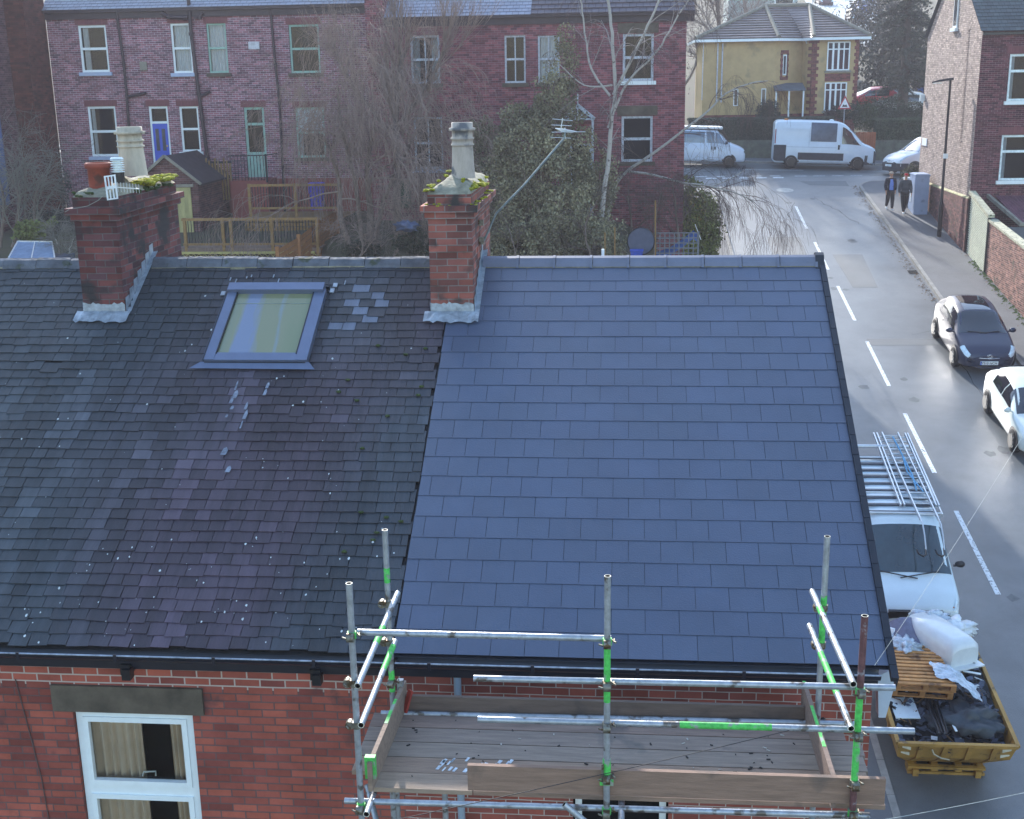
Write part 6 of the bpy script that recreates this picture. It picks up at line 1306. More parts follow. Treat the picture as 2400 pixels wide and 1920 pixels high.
mb.build('bars',ALU,rk); mb=MB(); mb.tube([(-2.85,-.8,.12),(-2.85,.8,.12)],.04,12); mb.build('rear_roller',ALU,rk)
ld=bpy.data.objects.new('roof_ladder',None); C.objects.link(ld); ld.matrix_world=Mv@Matrix.Translation((-.9,.48,2.15)); tag(ld,'aluminium roofing ladder with hooked ridge end lashed on the van rack','ladder')
mb=MB()
for y in(-.19,.19): mb.beam((-2.6,y,0),(1.75,y,0),.028,.07)
mb.build('stile',ALU,ld) ; mb=MB()
for i in range(17): x=-2.45+i*.25; mb=MB(); mb.tube([(x,-.19,0),(x,.19,0)],.014,6); mb.build('rung',ALU,ld)
pass; mb=MB()
for y in(-.19,.19): mb.tube([(1.6,y,.02),(2.0,y-.0,.02),(2.25,y,-.12),(2.45,y,-.3),(2.5,y,-.4)],.016,6)
mb.build('ridge_hook_bars',ALU,ld); mb=MB()
for y in(-.19,.19): mb.tube([(2.42,y,-.33),(2.6,y-.02,-.38),(2.72,y-.1,-.36),(2.72,y-.2,-.3),(2.6,y-.22,-.27)],.02,6)
mb.build('rubber_hooks',BLK,ld)
l2=bpy.data.objects.new('extension_ladder',None); C.objects.link(l2); l2.matrix_world=Mv@Matrix.Translation((-.9,.47,2.08)); tag(l2,'double aluminium extension ladder tied with blue rope under the roofing ladder','ladder')
mb=MB()
for y in(-.46,-.38,.30,.36): mb.beam((-2.7,y+.1,0),(1.05,y+.02,0),.03,.08)
mb.build('stile',ALU,l2); mb=MB()
for i in range(15): x=-2.5+i*.24; mb=MB(); mb.tube([(x,-.32,0),(x,.36,0)],.014,6); mb.build('rung',ALU,l2)
pass; mb=MB(); mb.tube([(-2.3,.02,.11),(-1.2,.05,.11),(-.2,.06,.11),(.5,.0,.11)],.02,5); mb.tube([(-1.3,.05,.11),(-.4,-.02,.11),(.55,.14,.1)],.018,5); mb.build('blue_rope',mat('blue_rope','#5f9dc4',.8,var=.2),l2)
# ---------------- skip ----------------
SK=mat('yellow_skip_paint','#a5803f',.6,.05,var=.25,scale=2.5,bump=.3,dirt=('#5e4a30',5,.6)); SKW=mat('skip_white_chevron','#c9c4ae',.7,var=.2)
skp=bpy.data.objects.new('skip',None); C.objects.link(skp); al=math.atan(.156)
SX,SY=7.85,11.95; skp.matrix_world=Matrix.Translation((SX,SY,zroad(SX,SY)))@Matrix.Rotation(al,4,'X'); tag(skp,'yellow builder\'s skip heaped with roofing waste on the road by the gable','skip')
MS=skp.matrix_world.copy(); HS=1.0; L_=1.85; W0,W1=.68,1.02
sec=[(-1.42,.16),(-L_,.95),(-L_,HS+.02)]   # y,z end profile
mb=MB(); T_=.03
bot=[(-W0,-1.15,.14),(W0,-1.15,.14),(W0,1.3,.14),(-W0,1.3,.14)]; mid=[(-.97,-1.6,.6),(.97,-1.6,.6),(.97,1.66,.6),(-.97,1.66,.6)]; top=[(-W1,-1.74,HS),(W1,-1.74,HS),(W1,1.74,HS),(-W1,1.74,HS)]
def shell(k): 
    f=lambda P,dz=0:[(x*k,y*k,z+dz) for x,y,z in P]
    return f(bot,.02 if k<1 else 0)+f(mid)+f(top)
fs=[(3,2,1,0)]+[(i,(i+1)%4,(i+1)%4+4,i+4) for i in range(4)]+[(i+4,(i+1)%4+4,(i+1)%4+8,i+8) for i in range(4)]
mb.add(shell(1),fs); mb.add(shell(.97),fs)
mb.build('body',SK,skp)
mb=MB()
for i in range(4): a,b=Vector(top[i]),Vector(top[(i+1)%4]); mb.beam(a,b,.07,.06)
mb.build('rim',SK,skp); mb=MB()
for x in(-.62,-.2,.22,.64):
    mb=MB(); mb.prism([(x-.04,-1.18,.16),(x-.04,-1.64,.6),(x-.04,-1.79,HS),(x-.04,-1.70,HS),(x-.04,-1.55,.6),(x-.04,-1.12,.2)],(.08,0,0)); mb.build('rib',SK,skp)
for s in(-1,1):
    for y in(-1.0,-.3,.4,1.1): mb=MB(); mb.prism([(s*(W0+.01),y,.16),(s*1.02,y,.62),(s*1.06,y,HS),(s*.98,y,HS),(s*.95,y,.62),(s*W0,y,.2)],(0,.07,0)); mb.build('rib',SK,skp)
mb=MB()
for x in(-.62,-.2,.22,.6): mb.box(x-.06,x+.06,-1.3,-1.1,-.0,.18)
mb.box(-.68,.68,-1.34,-1.26,.12,.17); mb.box(-.68,.68,-1.33,-1.29,-.01,.05); mb.box(-.6,-.5,-1.4,1.3,0,.14); mb.box(.5,.6,-1.4,1.3,0,.14); mb.build('feet',SK,skp); mb=MB()
for s in(-1,1):
    for k in range(2):
        x0,x1=s*.78,s*.93
        z0=.68+.16*k; yy=lambda z:-1.62-(z-.6)*.35
        mb.add([(x0,yy(z0)-.012,z0),(x1,yy(z0)-.012,z0+.05),(x1,yy(z0)-.0,z0+.12),(x0,yy(z0)-.0,z0+.07)],[(0,1,2,3)])
mb.build('chevrons',SKW,skp)
mb=MB(); mb.tube([(-.45,-1.82,.95),(-.42,-1.86,.88),(-.3,-1.88,.82),(-.15,-1.87,.78)],.016,6); mb.build('hook',mat('worn_hook','#a9a08a',.5,.4),skp)
def inskip(name,label,cat,loc,mbl,rot=(0,0,0)):
    o=bpy.data.objects.new(name,None); C.objects.link(o); o.matrix_world=MS@Matrix.Translation(loc)@Euler(rot).to_matrix().to_4x4(); tag(o,label,cat)
    for nm,mb,m in mbl: mb.build(nm,m,o)
    return o
# rubble mound: uncountable
mb=MB(); rnd=random.Random(77); n=26; vs=[]
for j in range(n+1):
    for i in range(n+1):
        x=-.96+1.92*i/n;y=-1.62+3.3*j/n; z=.74+.26*max(0,1-((y-.4)/1.7)**2)+.10*noise.noise(Vector((x*2,y*2,1)))+.05*noise.noise(Vector((x*6,y*6,2))); vs.append((x,y,z))
mb.add(vs,[(j*(n+1)+i,j*(n+1)+i+1,(j+1)*(n+1)+i+1,(j+1)*(n+1)+i) for j in range(n) for i in range(n)],0,False)
def hz(x,y): return .76+.26*max(0,1-((y-.4)/1.7)**2)+.10*noise.noise(Vector((x*2,y*2,1)))
for k in range(520):
    x=rnd.uniform(-.93,.93);y=rnd.uniform(-1.6,1.6);z=hz(x,y)+rnd.uniform(.0,.07); w,l=rnd.uniform(.03,.13),rnd.uniform(.06,.2); M=Matrix.Translation((x,y,z))@Euler((rnd.gauss(0,.4),rnd.gauss(0,.4),rnd.uniform(0,3))).to_matrix().to_4x4()
    mb.box(-w/2,w/2,-l/2,l/2,-.005,.005,rnd.choice((0,1,1,1,2)) if rnd.random()<.92 else 3,M)
for k in range(60):
    x=rnd.uniform(-.9,.9);y=rnd.uniform(-1.5,1.0);z=hz(x,y)+.05; a=rnd.uniform(0,3.1);l=rnd.uniform(.08,.3); mb.beam((x,y,z),(x+l*math.cos(a),y+l*math.sin(a),z+rnd.uniform(-.02,.1)),.02,.015,rnd.choice((4,4,3,1)))
rub=mb.build('skip_rubble',[mat('rubble_dark','#26282c',.9,var=.4),mat('broken_slate','#3b4250',.6,var=.3),mat('broken_slate_blue','#566178',.5),mat('plaster_white','#c9ced0',.8),mat('splintered_lath','#6d5742',.9)]); rub.matrix_world=MS.copy(); tag(rub,'broken slates, laths and rubble filling the yellow skip','rubble',kind='stuff')
def palletmb():
    mb=MB()
    for i in range(12): mb.box(-.55,.55,-.72+i*.125,-.72+i*.125+.072,.10,.122,t=.85+.1*((i*7)%4))
    for x in(-.5,0,.5): mb.box(x-.05,x+.05,-.72,.72,.078,.1,t=.6); 
    for x in(-.5,0,.5):
        for y in(-.65,0,.65): mb.box(x-.05,x+.05,y-.07,y+.07,.0,.078,t=.65)
    for y in(-.67,0,.67): mb.box(-.55,.55,y-.05,y+.05,-.022,0,t=.75)
    return mb
PAL=mat('pallet_pine','#b98550',.8,var=.3,scale=5,tint=True,dirt=('#6b4a30',4,.6))
inskip('pallet','pale pine pallet lying on the skip load, topmost of its pile','pallet',(-.36,.12,1.24),[('slats',palletmb(),PAL)],(-.08,.05,.03))
inskip('pallet','darker pine pallet directly under the topmost one in the skip','pallet',(-.36,.2,1.06),[('slats',palletmb(),PAL)],(-.05,.05,.0))
mb=MB(); vs=[];n=18
for j in range(n+1):
    for i in range(n+1):
        u=i/n;v=j/n; x=-.1+.8*u+.1*noise.noise(Vector((v*3,0,2))); y=-.35+.5*v-.35*u; z=1.42-.42*max(0,u-.45)*1.4+.05*noise.noise(Vector((u*7,v*7,4))); vs.append((x,y,z))
mb.add(vs,[(j*(n+1)+i,j*(n+1)+i+1,(j+1)*(n+1)+i+1,(j+1)*(n+1)+i) for j in range(n) for i in range(n)],0,True)
PLS=mat('cloudy_polythene','#b6c3cf',.2,var=.3,scale=9,bump=.6,bscale=14,spec=.8)
inskip('polythene_sheet','crumpled clear polythene draped over the pallets in the skip','plastic sheet',(0,0,0),[('sheet',mb,PLS)])
# upturned white bath tub, end on
mb=MB(); R1=[]
def tubring(y,w,z0,h,n=16):
    return [Vector((w*(1.12-.12*max(0,math.sin(a)))*math.copysign(abs(math.cos(a))**.42,math.cos(a)),y,z0+h*max(0,math.sin(a))**.42)) for a in [math.pi*i/n for i in range(n+1)]]
rg=[tubring(y,w,0,h) for y,w,h in((-.70,.30,.36),(-.66,.325,.46),(-.5,.34,.5),(.2,.36,.5),(.6,.34,.46),(.72,.28,.30))]
k=len(rg[0]); mb.add([p for r in rg for p in r],[(i*k+j,i*k+j+1,(i+1)*k+j+1,(i+1)*k+j) for i in range(5) for j in range(k-1)],0,True); mb.add(rg[0],[tuple(range(k))]); mb.add(rg[-1],[tuple(range(k))])
mb.box(-.42,.42,-.82,.85,-.03,.0)
inskip('bath','white bath turned upside down across the back of the skip','bath',(.26,1.02,1.12),[('tub',mb,mat('white_acrylic','#d3dadd',.3,var=.05,coat=.3))],(-.05,.12,.5))
mb=MB(); 
for a in range(8):
    pass
n=14; vs=[]
for j in range(7):
    for i in range(n+1):
        a=math.pi*(.1+.9*i/n); vs.append((.34*math.cos(a),-.3+.1*j,.38*math.sin(a)))
mb.add(vs,[(j*(n+1)+i,j*(n+1)+i+1,(j+1)*(n+1)+i+1,(j+1)*(n+1)+i) for j in range(6) for i in range(n)],0,True)
inskip('curved_panel','dark grey curved plastic panel standing at the back left of the skip','panel',(-.35,1.25,1.12),[('panel',mb,mat('grey_lilac_plastic','#6d6f86',.5))],(.5,.2,.3))
rnd=random.Random(5)
def bag(name,label,loc,r,seed,m,sq=(1,1,.7),amp=.32): mb=MB(); mb.blob((0,0,0),(r*sq[0],r*sq[1],r*sq[2]),0,seed,amp,16,3.2); return inskip(name,label,'bag',loc,[('bag',mb,m)])
WB=mat('white_plastic_bag','#dfe6ec',.35,var=.15,scale=7,bump=.8,bscale=10)
bag('rubbish_bag','round white plastic sack at the far left of the skip',(-.72,1.3,1.22),.28,4,WB); bag('rubbish_bag','crumpled translucent blue-white bag in front of the curved panel',(-.42,.78,1.3),.25,9,PLS,(1,1,.5),.45); bag('rubbish_bag','long crumpled white bag over the far right skip rim',(.6,1.5,1.28),.3,13,WB,(1.3,.8,.5),.42); bag('rubbish_bag','white bubble-wrap bundle behind the bath',(.2,1.62,1.36),.28,17,PLS,(1.3,.8,.6),.4)
DRS=mat('dark_membrane','#3a424a',.55,var=.25,scale=4,bump=.5,bscale=8)
bag('roofing_felt','big crumpled dark roofing membrane at the front right of the skip',(.42,-.95,.9),.44,21,DRS,(1.15,.9,.5),.4)['category']='roofing felt'
bag('roofing_felt','smaller fold of dark roofing felt in the skip middle',(.0,-.85,.86),.34,25,DRS,(1.2,.7,.4),.4)['category']='roofing felt'
for i,(x,y,a,lab) in enumerate(((-.28,-1.0,.05,'black plastic gutter length leaning in the front left of the skip, nearer the pallets'),(-.16,-1.02,.02,'black plastic gutter length leaning in the skip, second from the left wall'))):
    mb=MB(); mb.box(-.035,.035,-.62,.5,-.02,.0); mb.box(-.035,-.028,-.62,.5,0,.045); mb.box(.028,.035,-.62,.5,0,.045); inskip('gutter_length',lab,'gutter length',(x,y,1.08),[('channel',mb,mat('black_upvc','#20242e',.35))],(-.12,.25,a-.12))
mb=MB(); mb.box(-.22,.22,-.3,.3,0,.02); inskip('insulation_board','pale square board on the left edge of the skip below the pallets','board',(-.7,-.7,.96),[('board',mb,mat('pale_board','#cfdde2',.6,var=.05))],(0,0,.03))
mb=MB(); mb.box(-.25,.25,-.12,.12,0,.015); inskip('slate_piece','large slab of blue-grey slate on the rubble right of the pallets','slate',(.62,-.1,1.0),[('slab',mb,mat('slab_slate','#4a5264',.5))],(.1,.1,.2))
mb=MB(); mb.box(-.02,.02,-.2,.2,0,.02); inskip('white_lath','thin white plastic strip lying on the front rubble','strip',(.05,-1.15,.98),[('strip',mb,UPVC)],(0,0,.1))
mb=MB(); mb.box(-.02,.02,-.16,.16,0,.02); inskip('white_lath','thin white plastic strip on the rubble under the bath end','strip',(.72,.25,1.1),[('strip',mb,UPVC)],(0,0,1.3))
# ---------------- people ----------------
def skinned(name,nodes,edges,m,parent,root=0,sub=2):
    me=bpy.data.meshes.new(name); ks=list(nodes); me.from_pydata([nodes[k][0] for k in ks],[(ks.index(a),ks.index(b)) for a,b in edges],[]); me.materials.append(m)
    o=bpy.data.objects.new(name,me); C.objects.link(o); o.parent=parent
    sk_=o.modifiers.new('skin','SKIN'); o.modifiers.new('sub','SUBSURF').levels=sub; o.modifiers['sub'].render_levels=sub; sk_.use_smooth_shade=True
    for i,k in enumerate(ks):
        r=nodes[k][1]; me.skin_vertices[0].data[i].radius=(r if hasattr(r,'__len__') else (r,r)); me.skin_vertices[0].data[i].use_root=(i==root)
    return o
SKIN=mat('skin_tone','#c99a80',.55,var=.06)
def person(label,x,y,head,step,top,topmat,trous,shoe,hairm,cap=None,shirt=None,build=1.0,armsw=.12,H=1.75):
    z=zroad(x,y)+.112; p=thing('person',label,'person',(x,y,z),rz=head); k=H/1.75
    s=step; V=lambda a,b,c:(a*k,b*k,c*k)   # local: +x right of person's left..., -y forward
    N={'pel':(V(0,0,.95),(.13*build,.10)),'wa':(V(0,-.01,1.08),(.12*build,.09)),'ch':(V(0,-.02,1.28),(.15*build,.105)),'up':(V(0,-.01,1.42),(.12*build,.08)),'nk':(V(0,-.02,1.50),.052),'h0':(V(0,-.035,1.57),.062),'h1':(V(0,-.04,1.64),(.075,.088)),'h2':(V(0,-.03,1.71),(.066,.078))}
    E_=[('pel','wa'),('wa','ch'),('ch','up'),('up','nk'),('nk','h0'),('h0','h1'),('h1','h2')]
    legs={}
    for sd,sn in((-1,'l'),(1,'r')):
        f=s*sd
        N['hip'+sn]=(V(.09*sd,0,.90),.088*build); N['kn'+sn]=(V(.085*sd,-.10*f-.04,.50),.058); N['an'+sn]=(V(.055*sd,-.26*f+(.06 if f<0 else 0),.09+(.07 if f<0 else 0)),.038); N['to'+sn]=(V(.065*sd,-.26*f-.15+(.06 if f<0 else 0),.04+(.01 if f<0 else 0)),.034)
        E_+=[('pel','hip'+sn),('hip'+sn,'kn'+sn),('kn'+sn,'an'+sn),('an'+sn,'to'+sn)]
        a=-f*armsw*2
        N['sh'+sn]=(V(.18*sd,0,1.40),.052); N['el'+sn]=(V(.24*sd,.03-.10*a,1.13),.04); N['wr'+sn]=(V(.25*sd,-.06-.45*a,.90),.026); N['pa'+sn]=(V(.245*sd,-.08-.5*a,.83),(.034,.018))
        E_+=[('up','sh'+sn),('sh'+sn,'el'+sn),('el'+sn,'wr'+sn),('wr'+sn,'pa'+sn)]
        px_,py_,pz_=N['pa'+sn][0]
        for i in range(4):
            dy=(-.028+.019*i); L=(.065,.075,.07,.055)[i]
            N[f'f{i}a'+sn]=((px_,py_+dy,pz_-.035),.0095); N[f'f{i}b'+sn]=((px_-.006*sd,py_+dy,pz_-.035-L*.55),.0085); N[f'f{i}c'+sn]=((px_-.022*sd,py_+dy-.002,pz_-.035-L),.007)
            E_+=[('pa'+sn,f'f{i}a'+sn),(f'f{i}a'+sn,f'f{i}b'+sn),(f'f{i}b'+sn,f'f{i}c'+sn)]
        N['t0'+sn]=((px_-.01*sd,py_-.035,pz_+.0),.011); N['t1'+sn]=((px_-.02*sd,py_-.055,pz_-.035),.009); E_+=[('pa'+sn,'t0'+sn),('t0'+sn,'t1'+sn)]
    skinned('body',N,E_,SKIN,p)
    g=lambda n,r:(N[n][0],r)
    # clothing
    J={n:g(n,r) for n,r in (('pel',(.165*build,.135)),('wa',(.16*build,.125)),('ch',(.18*build,.14)),('up',(.145*build,.105)))}; J['hem']=(V(0,0,.86),(.17*build,.14)); JE=[('hem','pel'),('pel','wa'),('wa','ch'),('ch','up')]
    for sn in 'lr': J['sh'+sn]=g('sh'+sn,.088*build); J['el'+sn]=g('el'+sn,.074*build); J['wr'+sn]=g('wr'+sn,.045); JE+=[('up','sh'+sn),('sh'+sn,'el'+sn),('el'+sn,'wr'+sn)]
    J['col']=(V(0,-.01,1.485),.07); JE+=[('up','col')]
    skinned(top,J,JE,topmat,p)
    T={'pel':g('pel',(.15*build,.12))}; TE=[]
    for sn in 'lr': T['hip'+sn]=g('hip'+sn,.115*build); T['kn'+sn]=g('kn'+sn,.092*build); T['an'+sn]=g('an'+sn,.064); TE+=[('pel','hip'+sn),('hip'+sn,'kn'+sn),('kn'+sn,'an'+sn)]
    skinned('trousers',T,TE,trous,p)
    for sn in 'lr':
        a=Vector(N['an'+sn][0]); t=Vector(N['to'+sn][0]); S={'h':(a+Vector((0,.04,-.045)),.042),'a':(a+Vector((0,0,-.02)),.046),'t':(t+Vector((0,-.03,-.005)),.038)}
        skinned('shoe',S,[('h','a'),('a','t')],shoe,p,1,2)
    if shirt:
        mb=MB(); 
        for i in range(6):
            pass
        A=[V(-.055,-.128,1.42),V(.055,-.128,1.42),V(.085,-.155,1.2),V(.09,-.15,.93),V(-.09,-.15,.93),V(-.085,-.155,1.2)]; mb.prism(A,(0,.05,0)); mb.build('shirt',shirt,p)
    # face
    mb=MB(); 
    for sd in(-1,1): mb.blob(V(.03*sd,-.122,1.655),(.011,.006,.007),0,1,0,5); mb.blob(V(.083*sd,-.03,1.635),(.01,.02,.03),1,1,0,5)
    mb.prism([V(-.012,-.122,1.625),V(.012,-.122,1.625),V(0,-.124,1.665)],V(0,-.016,-.004),1); mb.box(-.022*k,.022*k,-.118*k,-.108*k,1.588*k,1.595*k,2); mb.build('face',[BLK,SKIN,mat('lip_tone','#9c5a52',.6)],p)
    mb=MB(); mb.blob(V(0,-.012,1.70),(.086*k,.098*k,.072*k),0,4,.06,9); mb.blob(V(0,.03,1.66),(.08*k,.068*k,.08*k),0,5,.06,8); mb.build('hair',hairm,p)
    if cap: mb=MB(); mb.lathe([(.094,0),(.09,.035),(.065,.075),(.0,.092)],V(0,-.025,1.685),16); mb.prism([V(-.07,-.09,1.69),(V(.07,-.09,1.69)),V(.055,-.17,1.675),V(-.055,-.17,1.675)],(0,0,.01)); mb.build('cap',cap,p)
    return p
NAVY=mat('navy_cloth','#1c2030',.9,var=.2); CHAR=mat('charcoal_cloth','#3b434b',.9,var=.15); BLKC=mat('black_cloth','#17171c',.9,var=.2); WSH=mat('white_trainer','#d9dcdd',.6)
person('person in pale cap and open navy jacket over a light blue top, nearer the kerb',14.18,48.9,R(6),.85,'jacket',NAVY,BLKC,WSH,mat('light_brown_hair','#8f7a64',.9),cap=mat('pale_cap_cloth','#b7a898',.9),shirt=mat('blue_shirt','#6f8fdc',.9,var=.06),build=1.08)
person('person in a red cap and dark grey sweatshirt walking beside the grey cabinet',14.72,48.3,R(-2),-.8,'sweatshirt',CHAR,BLKC,WSH,mat('dark_hair','#3c2c24',.9),cap=mat('red_cap_cloth','#c02a35',.8),build=1.1,H=1.8)
# ---------------- trees and shrubs ----------------
BARK=mat('grey_brown_bark','#72645b',.9,var=.3,scale=6,stretch=(3,3,.6),bump=.4)
TWIG=mat('pale_twig','#8d7a70',.9,var=.3,scale=4)
BIRCH=mat('birch_bark','#a8a29b',.8,var=.12,scale=9,stretch=(1,1,4),bump=.3,dirt=('#4a4340',7,.6))
BIRTW=mat('birch_twig','#5b4a47',.9,var=.2)
def grow(mb,p,d,L,r,lv,rn,P,m=0):
    n=max(2,int(P.get('seg',4)-(lv<2))); pts=[p];rs=[r];dd=d.normalized(); q=p.copy()
    for i in range(n):
        dd=(dd+Vector((rn.gauss(0,1),rn.gauss(0,1),rn.gauss(0,1)))*P['wob']+Vector((0,0,P['trop'][min(lv,len(P['trop'])-1)]))/n).normalized()
        q=q+dd*(L/n); pts.append(q.copy()); rs.append(max(P['rmin'],r*(1-.75*(i+1)/n)))
    mb.tube(pts,rs,P['sides'][min(lv,len(P['sides'])-1)],m if lv>0 else 1,cap=False)
    if lv<=0: return
    nc=P['kids'][min(lv,len(P['kids'])-1)]
    for c in range(nc):
        t=rn.uniform(.22,1); j=min(n-1,int(t*n)); b=pts[j].lerp(pts[j+1],t*n-j); ax=(pts[j+1]-pts[j]).normalized()
        pr=ax.orthogonal().normalized(); pr.rotate(Matrix.Rotation(rn.uniform(0,6.283),3,ax)); a=rn.uniform(*P['ang']); nd=ax*math.cos(a)+pr*math.sin(a)
        grow(mb,b,nd,L*rn.uniform(*P['len']),rs[j]*.62,lv-1,rn,P,m)
def bare(name,label,cat,base,trunks,P,seed,mats,group=None):
    "trunks: list of (points,r0,r1,n limbs,limb length)"
    t=thing(name,label,cat,base,group); rn=random.Random(seed); tb=MB(); cb=MB()
    for pts,r0,r1,nl,LL in trunks:
        pts=[Vector(q) for q in pts]; n=len(pts); rs=[r0+(r1-r0)*i/(n-1) for i in range(n)]; 
        fine=[];fr=[]
        for i in range(n-1):
            for k in range(5):
                tt=k/5; g=lambda j:pts[max(0,min(n-1,j))]; c_=cr(g(i-1),g(i),g(i+1),g(i+2),tt); fine.append(Vector(c_)+Vector((rn.gauss(0,.012),rn.gauss(0,.012),0))); fr.append(rs[i]+(rs[i+1]-rs[i])*tt)
        fine.append(pts[-1]);fr.append(rs[-1]); tb=MB(); tb.tube(fine,fr,10,0); part('trunk',tb,mats[0],t)
        for k in range(nl):
            u=P['from']+(1-P['from'])*(k+rn.random())/nl; j=min(len(fine)-2,int(u*(len(fine)-1))); b=fine[j]; ax=(fine[j+1]-fine[j]).normalized(); pr=ax.orthogonal().normalized(); pr.rotate(Matrix.Rotation(rn.uniform(0,6.283),3,ax)); a=rn.uniform(*P['lang'])
            grow(cb,b,ax*math.cos(a)+pr*math.sin(a),LL*rn.uniform(.6,1.15),fr[j]*.5,P['lv'],rn,P)
    part('branches',cb,[mats[1],mats[2] if len(mats)>2 else mats[1]],t); return t
# big many-stemmed bare tree in the middle, drooping tips
PW=dict(seg=5,wob=.2,trop=(-1.8,-1.3,-.6,-.1),rmin=.005,sides=(3,3,4,5),kids=(0,5,6,6),ang=(.35,.95),len=(.5,.85),**{'from':.5},lang=(.6,1.35),lv=3)
b0=px(850,600,33); Y=33
bare('bare_tree','big many-stemmed leafless tree with drooping twigs between the two chimneys','tree',(b0.x,Y,-1.4),
 [([(b0.x+.1,Y,-1.4),px(868,500,Y),px(860,400,Y-.2),px(880,260,Y-.3)],.15,.05,8,2.8),([(b0.x-.2,Y+.2,-1.4),px(800,520,Y),px(795,430,Y+.2),px(760,320,Y+.3)],.12,.045,8,2.6),([(b0.x+.3,Y+.1,-1.4),px(900,470,Y+.3),px(960,340,Y+.5),px(1010,250,Y+.4)],.10,.04,8,2.8),([(b0.x,Y,-1.2),px(835,440,Y-.5),px(800,300,Y-.6),px(790,200,Y-.6)],.09,.035,6,2.2)],PW,5,[BARK,TWIG,TWIG])
PU=dict(seg=3,wob=.07,trop=(.3,.5,.6,.5),rmin=.0045,sides=(3,3,4,5),kids=(0,8,8,6),ang=(.15,.5),len=(.6,.95),**{'from':.35},lang=(.2,.6),lv=2)
bare('pollarded_tree','thin upright whippy tree rising against the far slate roof','tree',(px(950,400,35.5).x,35.5,-1.2),[([(px(930,560,35.5).x,35.5,-1.2),px(930,400,35.5),px(930,250,35.5),px(945,120,35.5)],.16,.08,12,1.9),([px(930,300,35.5),px(1000,200,35.5),px(1040,120,35.5)],.08,.04,7,1.6),([px(930,330,35.5),px(840,220,35.5),px(800,150,35.5)],.08,.04,7,1.7)],PU,9,[BARK,TWIG,TWIG])
# birch
PB=dict(seg=4,wob=.10,trop=(-1.6,-1.1,-.3,.1),rmin=.004,sides=(3,3,4,5),kids=(0,6,6,5),ang=(.3,.8),len=(.45,.75),**{'from':.25},lang=(.4,.9),lv=2)
Y=33.5; q=lambda u,v,dy=0: px(u,v,Y+dy)
bare('birch_tree','silver birch with pale peeling trunk and limbs forking right over the road','tree',(q(1405,560).x,Y,-1.5),
 [([(q(1405,560).x,Y,-1.6),q(1412,480),q(1424,400),q(1432,300),q(1442,210),q(1436,100),q(1425,0),q(1420,-90)],.10,.04,7,1.8),
  ([q(1438,222),q(1475,150,-.1),q(1512,75,-.2),q(1548,-5,-.3),q(1575,-60,-.3)],.055,.025,6,1.5),([q(1430,225),q(1385,160,.2),q(1370,60,.3),q(1360,-10,.3)],.045,.02,5,1.2),([q(1425,300),q(1470,185+10,.2),q(1540,120,.3),q(1585,45,.4),q(1620,-10,.4)],.045,.018,6,1.3),
  ([q(1436,200),q(1370,200,.2),q(1310,150,.3)],.035,.012,4,1.2)],PB,3,[BIRCH,mat('birch_limb','#8d8480',.9,var=.2),BIRTW])
PD=dict(seg=5,wob=.15,trop=(-2.2,-1.2,-.4,-.1),rmin=.0034,sides=(3,3,4,5),kids=(0,7,5,5),ang=(.3,1.1),len=(.6,1.0),**{'from':.3},lang=(.3,.9),lv=2)
Y=37; q=lambda u,v,dy=0: px(u,v,Y+dy)
bare('birch_tree','second birch reaching low drooping dark twigs over the street','tree',(q(1440,560).x,Y,-1.6),
 [([(q(1425,570).x,Y,-1.8),q(1425,500),q(1445,430),q(1470,400)],.09,.06,2,1.0),([q(1470,400),q(1530,360,-.1),q(1590,315,-.2),q(1660,260,-.3),q(1700,220,-.3),q(1760,195,-.3),q(1800,190,-.3)],.06,.018,8,1.2),
  ([q(1465,402),q(1520,408,-.3),q(1600,428,-.5),q(1660,436,-.6),q(1730,455,-.7),q(1770,475,-.7)],.05,.018,16,1.5),([q(1600,430,-.5),q(1650,440,-.2),q(1700,425,-.1),q(1745,400,-.1)],.03,.012,5,.9)],PD,14,[BIRCH,BIRTW,BIRTW])
# foliage builder
def foliage(mb,blobs,n,s,col,seed,m=0,up_=.0,gap=.15,asp=.5):
    rn=random.Random(seed); vol=[b[1][0]*b[1][1]*b[1][2] for b in blobs]; tv=sum(vol)
    for (c,r),v in zip(blobs,vol):
        c=Vector(c)
        for i in range(int(n*v/tv)):
            d=Vector((rn.gauss(0,1),rn.gauss(0,1),rn.gauss(0,1))).normalized(); k=rn.random()**.35*(1+.28*noise.noise(d*2.3+c)); p=c+Vector((d.x*r[0],d.y*r[1],d.z*r[2]))*k
            nz=noise.noise(p*1.7)
            if nz<-gap: continue
            a=Vector((rn.gauss(0,1),rn.gauss(0,1),rn.gauss(0,1)+up_)).normalized()*s*rn.uniform(.6,1.4); b=a.cross(Vector((rn.gauss(0,1),rn.gauss(0,1),rn.gauss(0,1)))); 
            if b.length<1e-6: continue
            b=b.normalized()*s*asp; f=rn.uniform(.6,1.4)*(1+.6*noise.noise(p*.9+Vector((7,7,7)))); f=max(.2,f)
            mb.add([p-b*.5,p+a*.5-b,p+a,p+a*.5+b,p+b*.5],[(0,1,2,3,4)],m,False,tuple(x*f for x in col))
LF=mat('leaf_mixed','#ffffff',.8,var=.25,scale=6,tint=True)
def shrub(name,label,cat,base,blobs,n,s,col,seed,group=None,trunk=None,**kw):
    t=thing(name,label,cat,base,group); mb=MB(); foliage(mb,blobs,n,s,col,seed,**kw); part('foliage',mb,LF,t)
    if trunk: mb=MB(); mb.tube(trunk[0],trunk[1],8); part('trunk',mb,BARK,t)
    return t
def B_(u,v,Y,rx,ry,rz): return (px(u,v,Y),(rx,ry,rz))
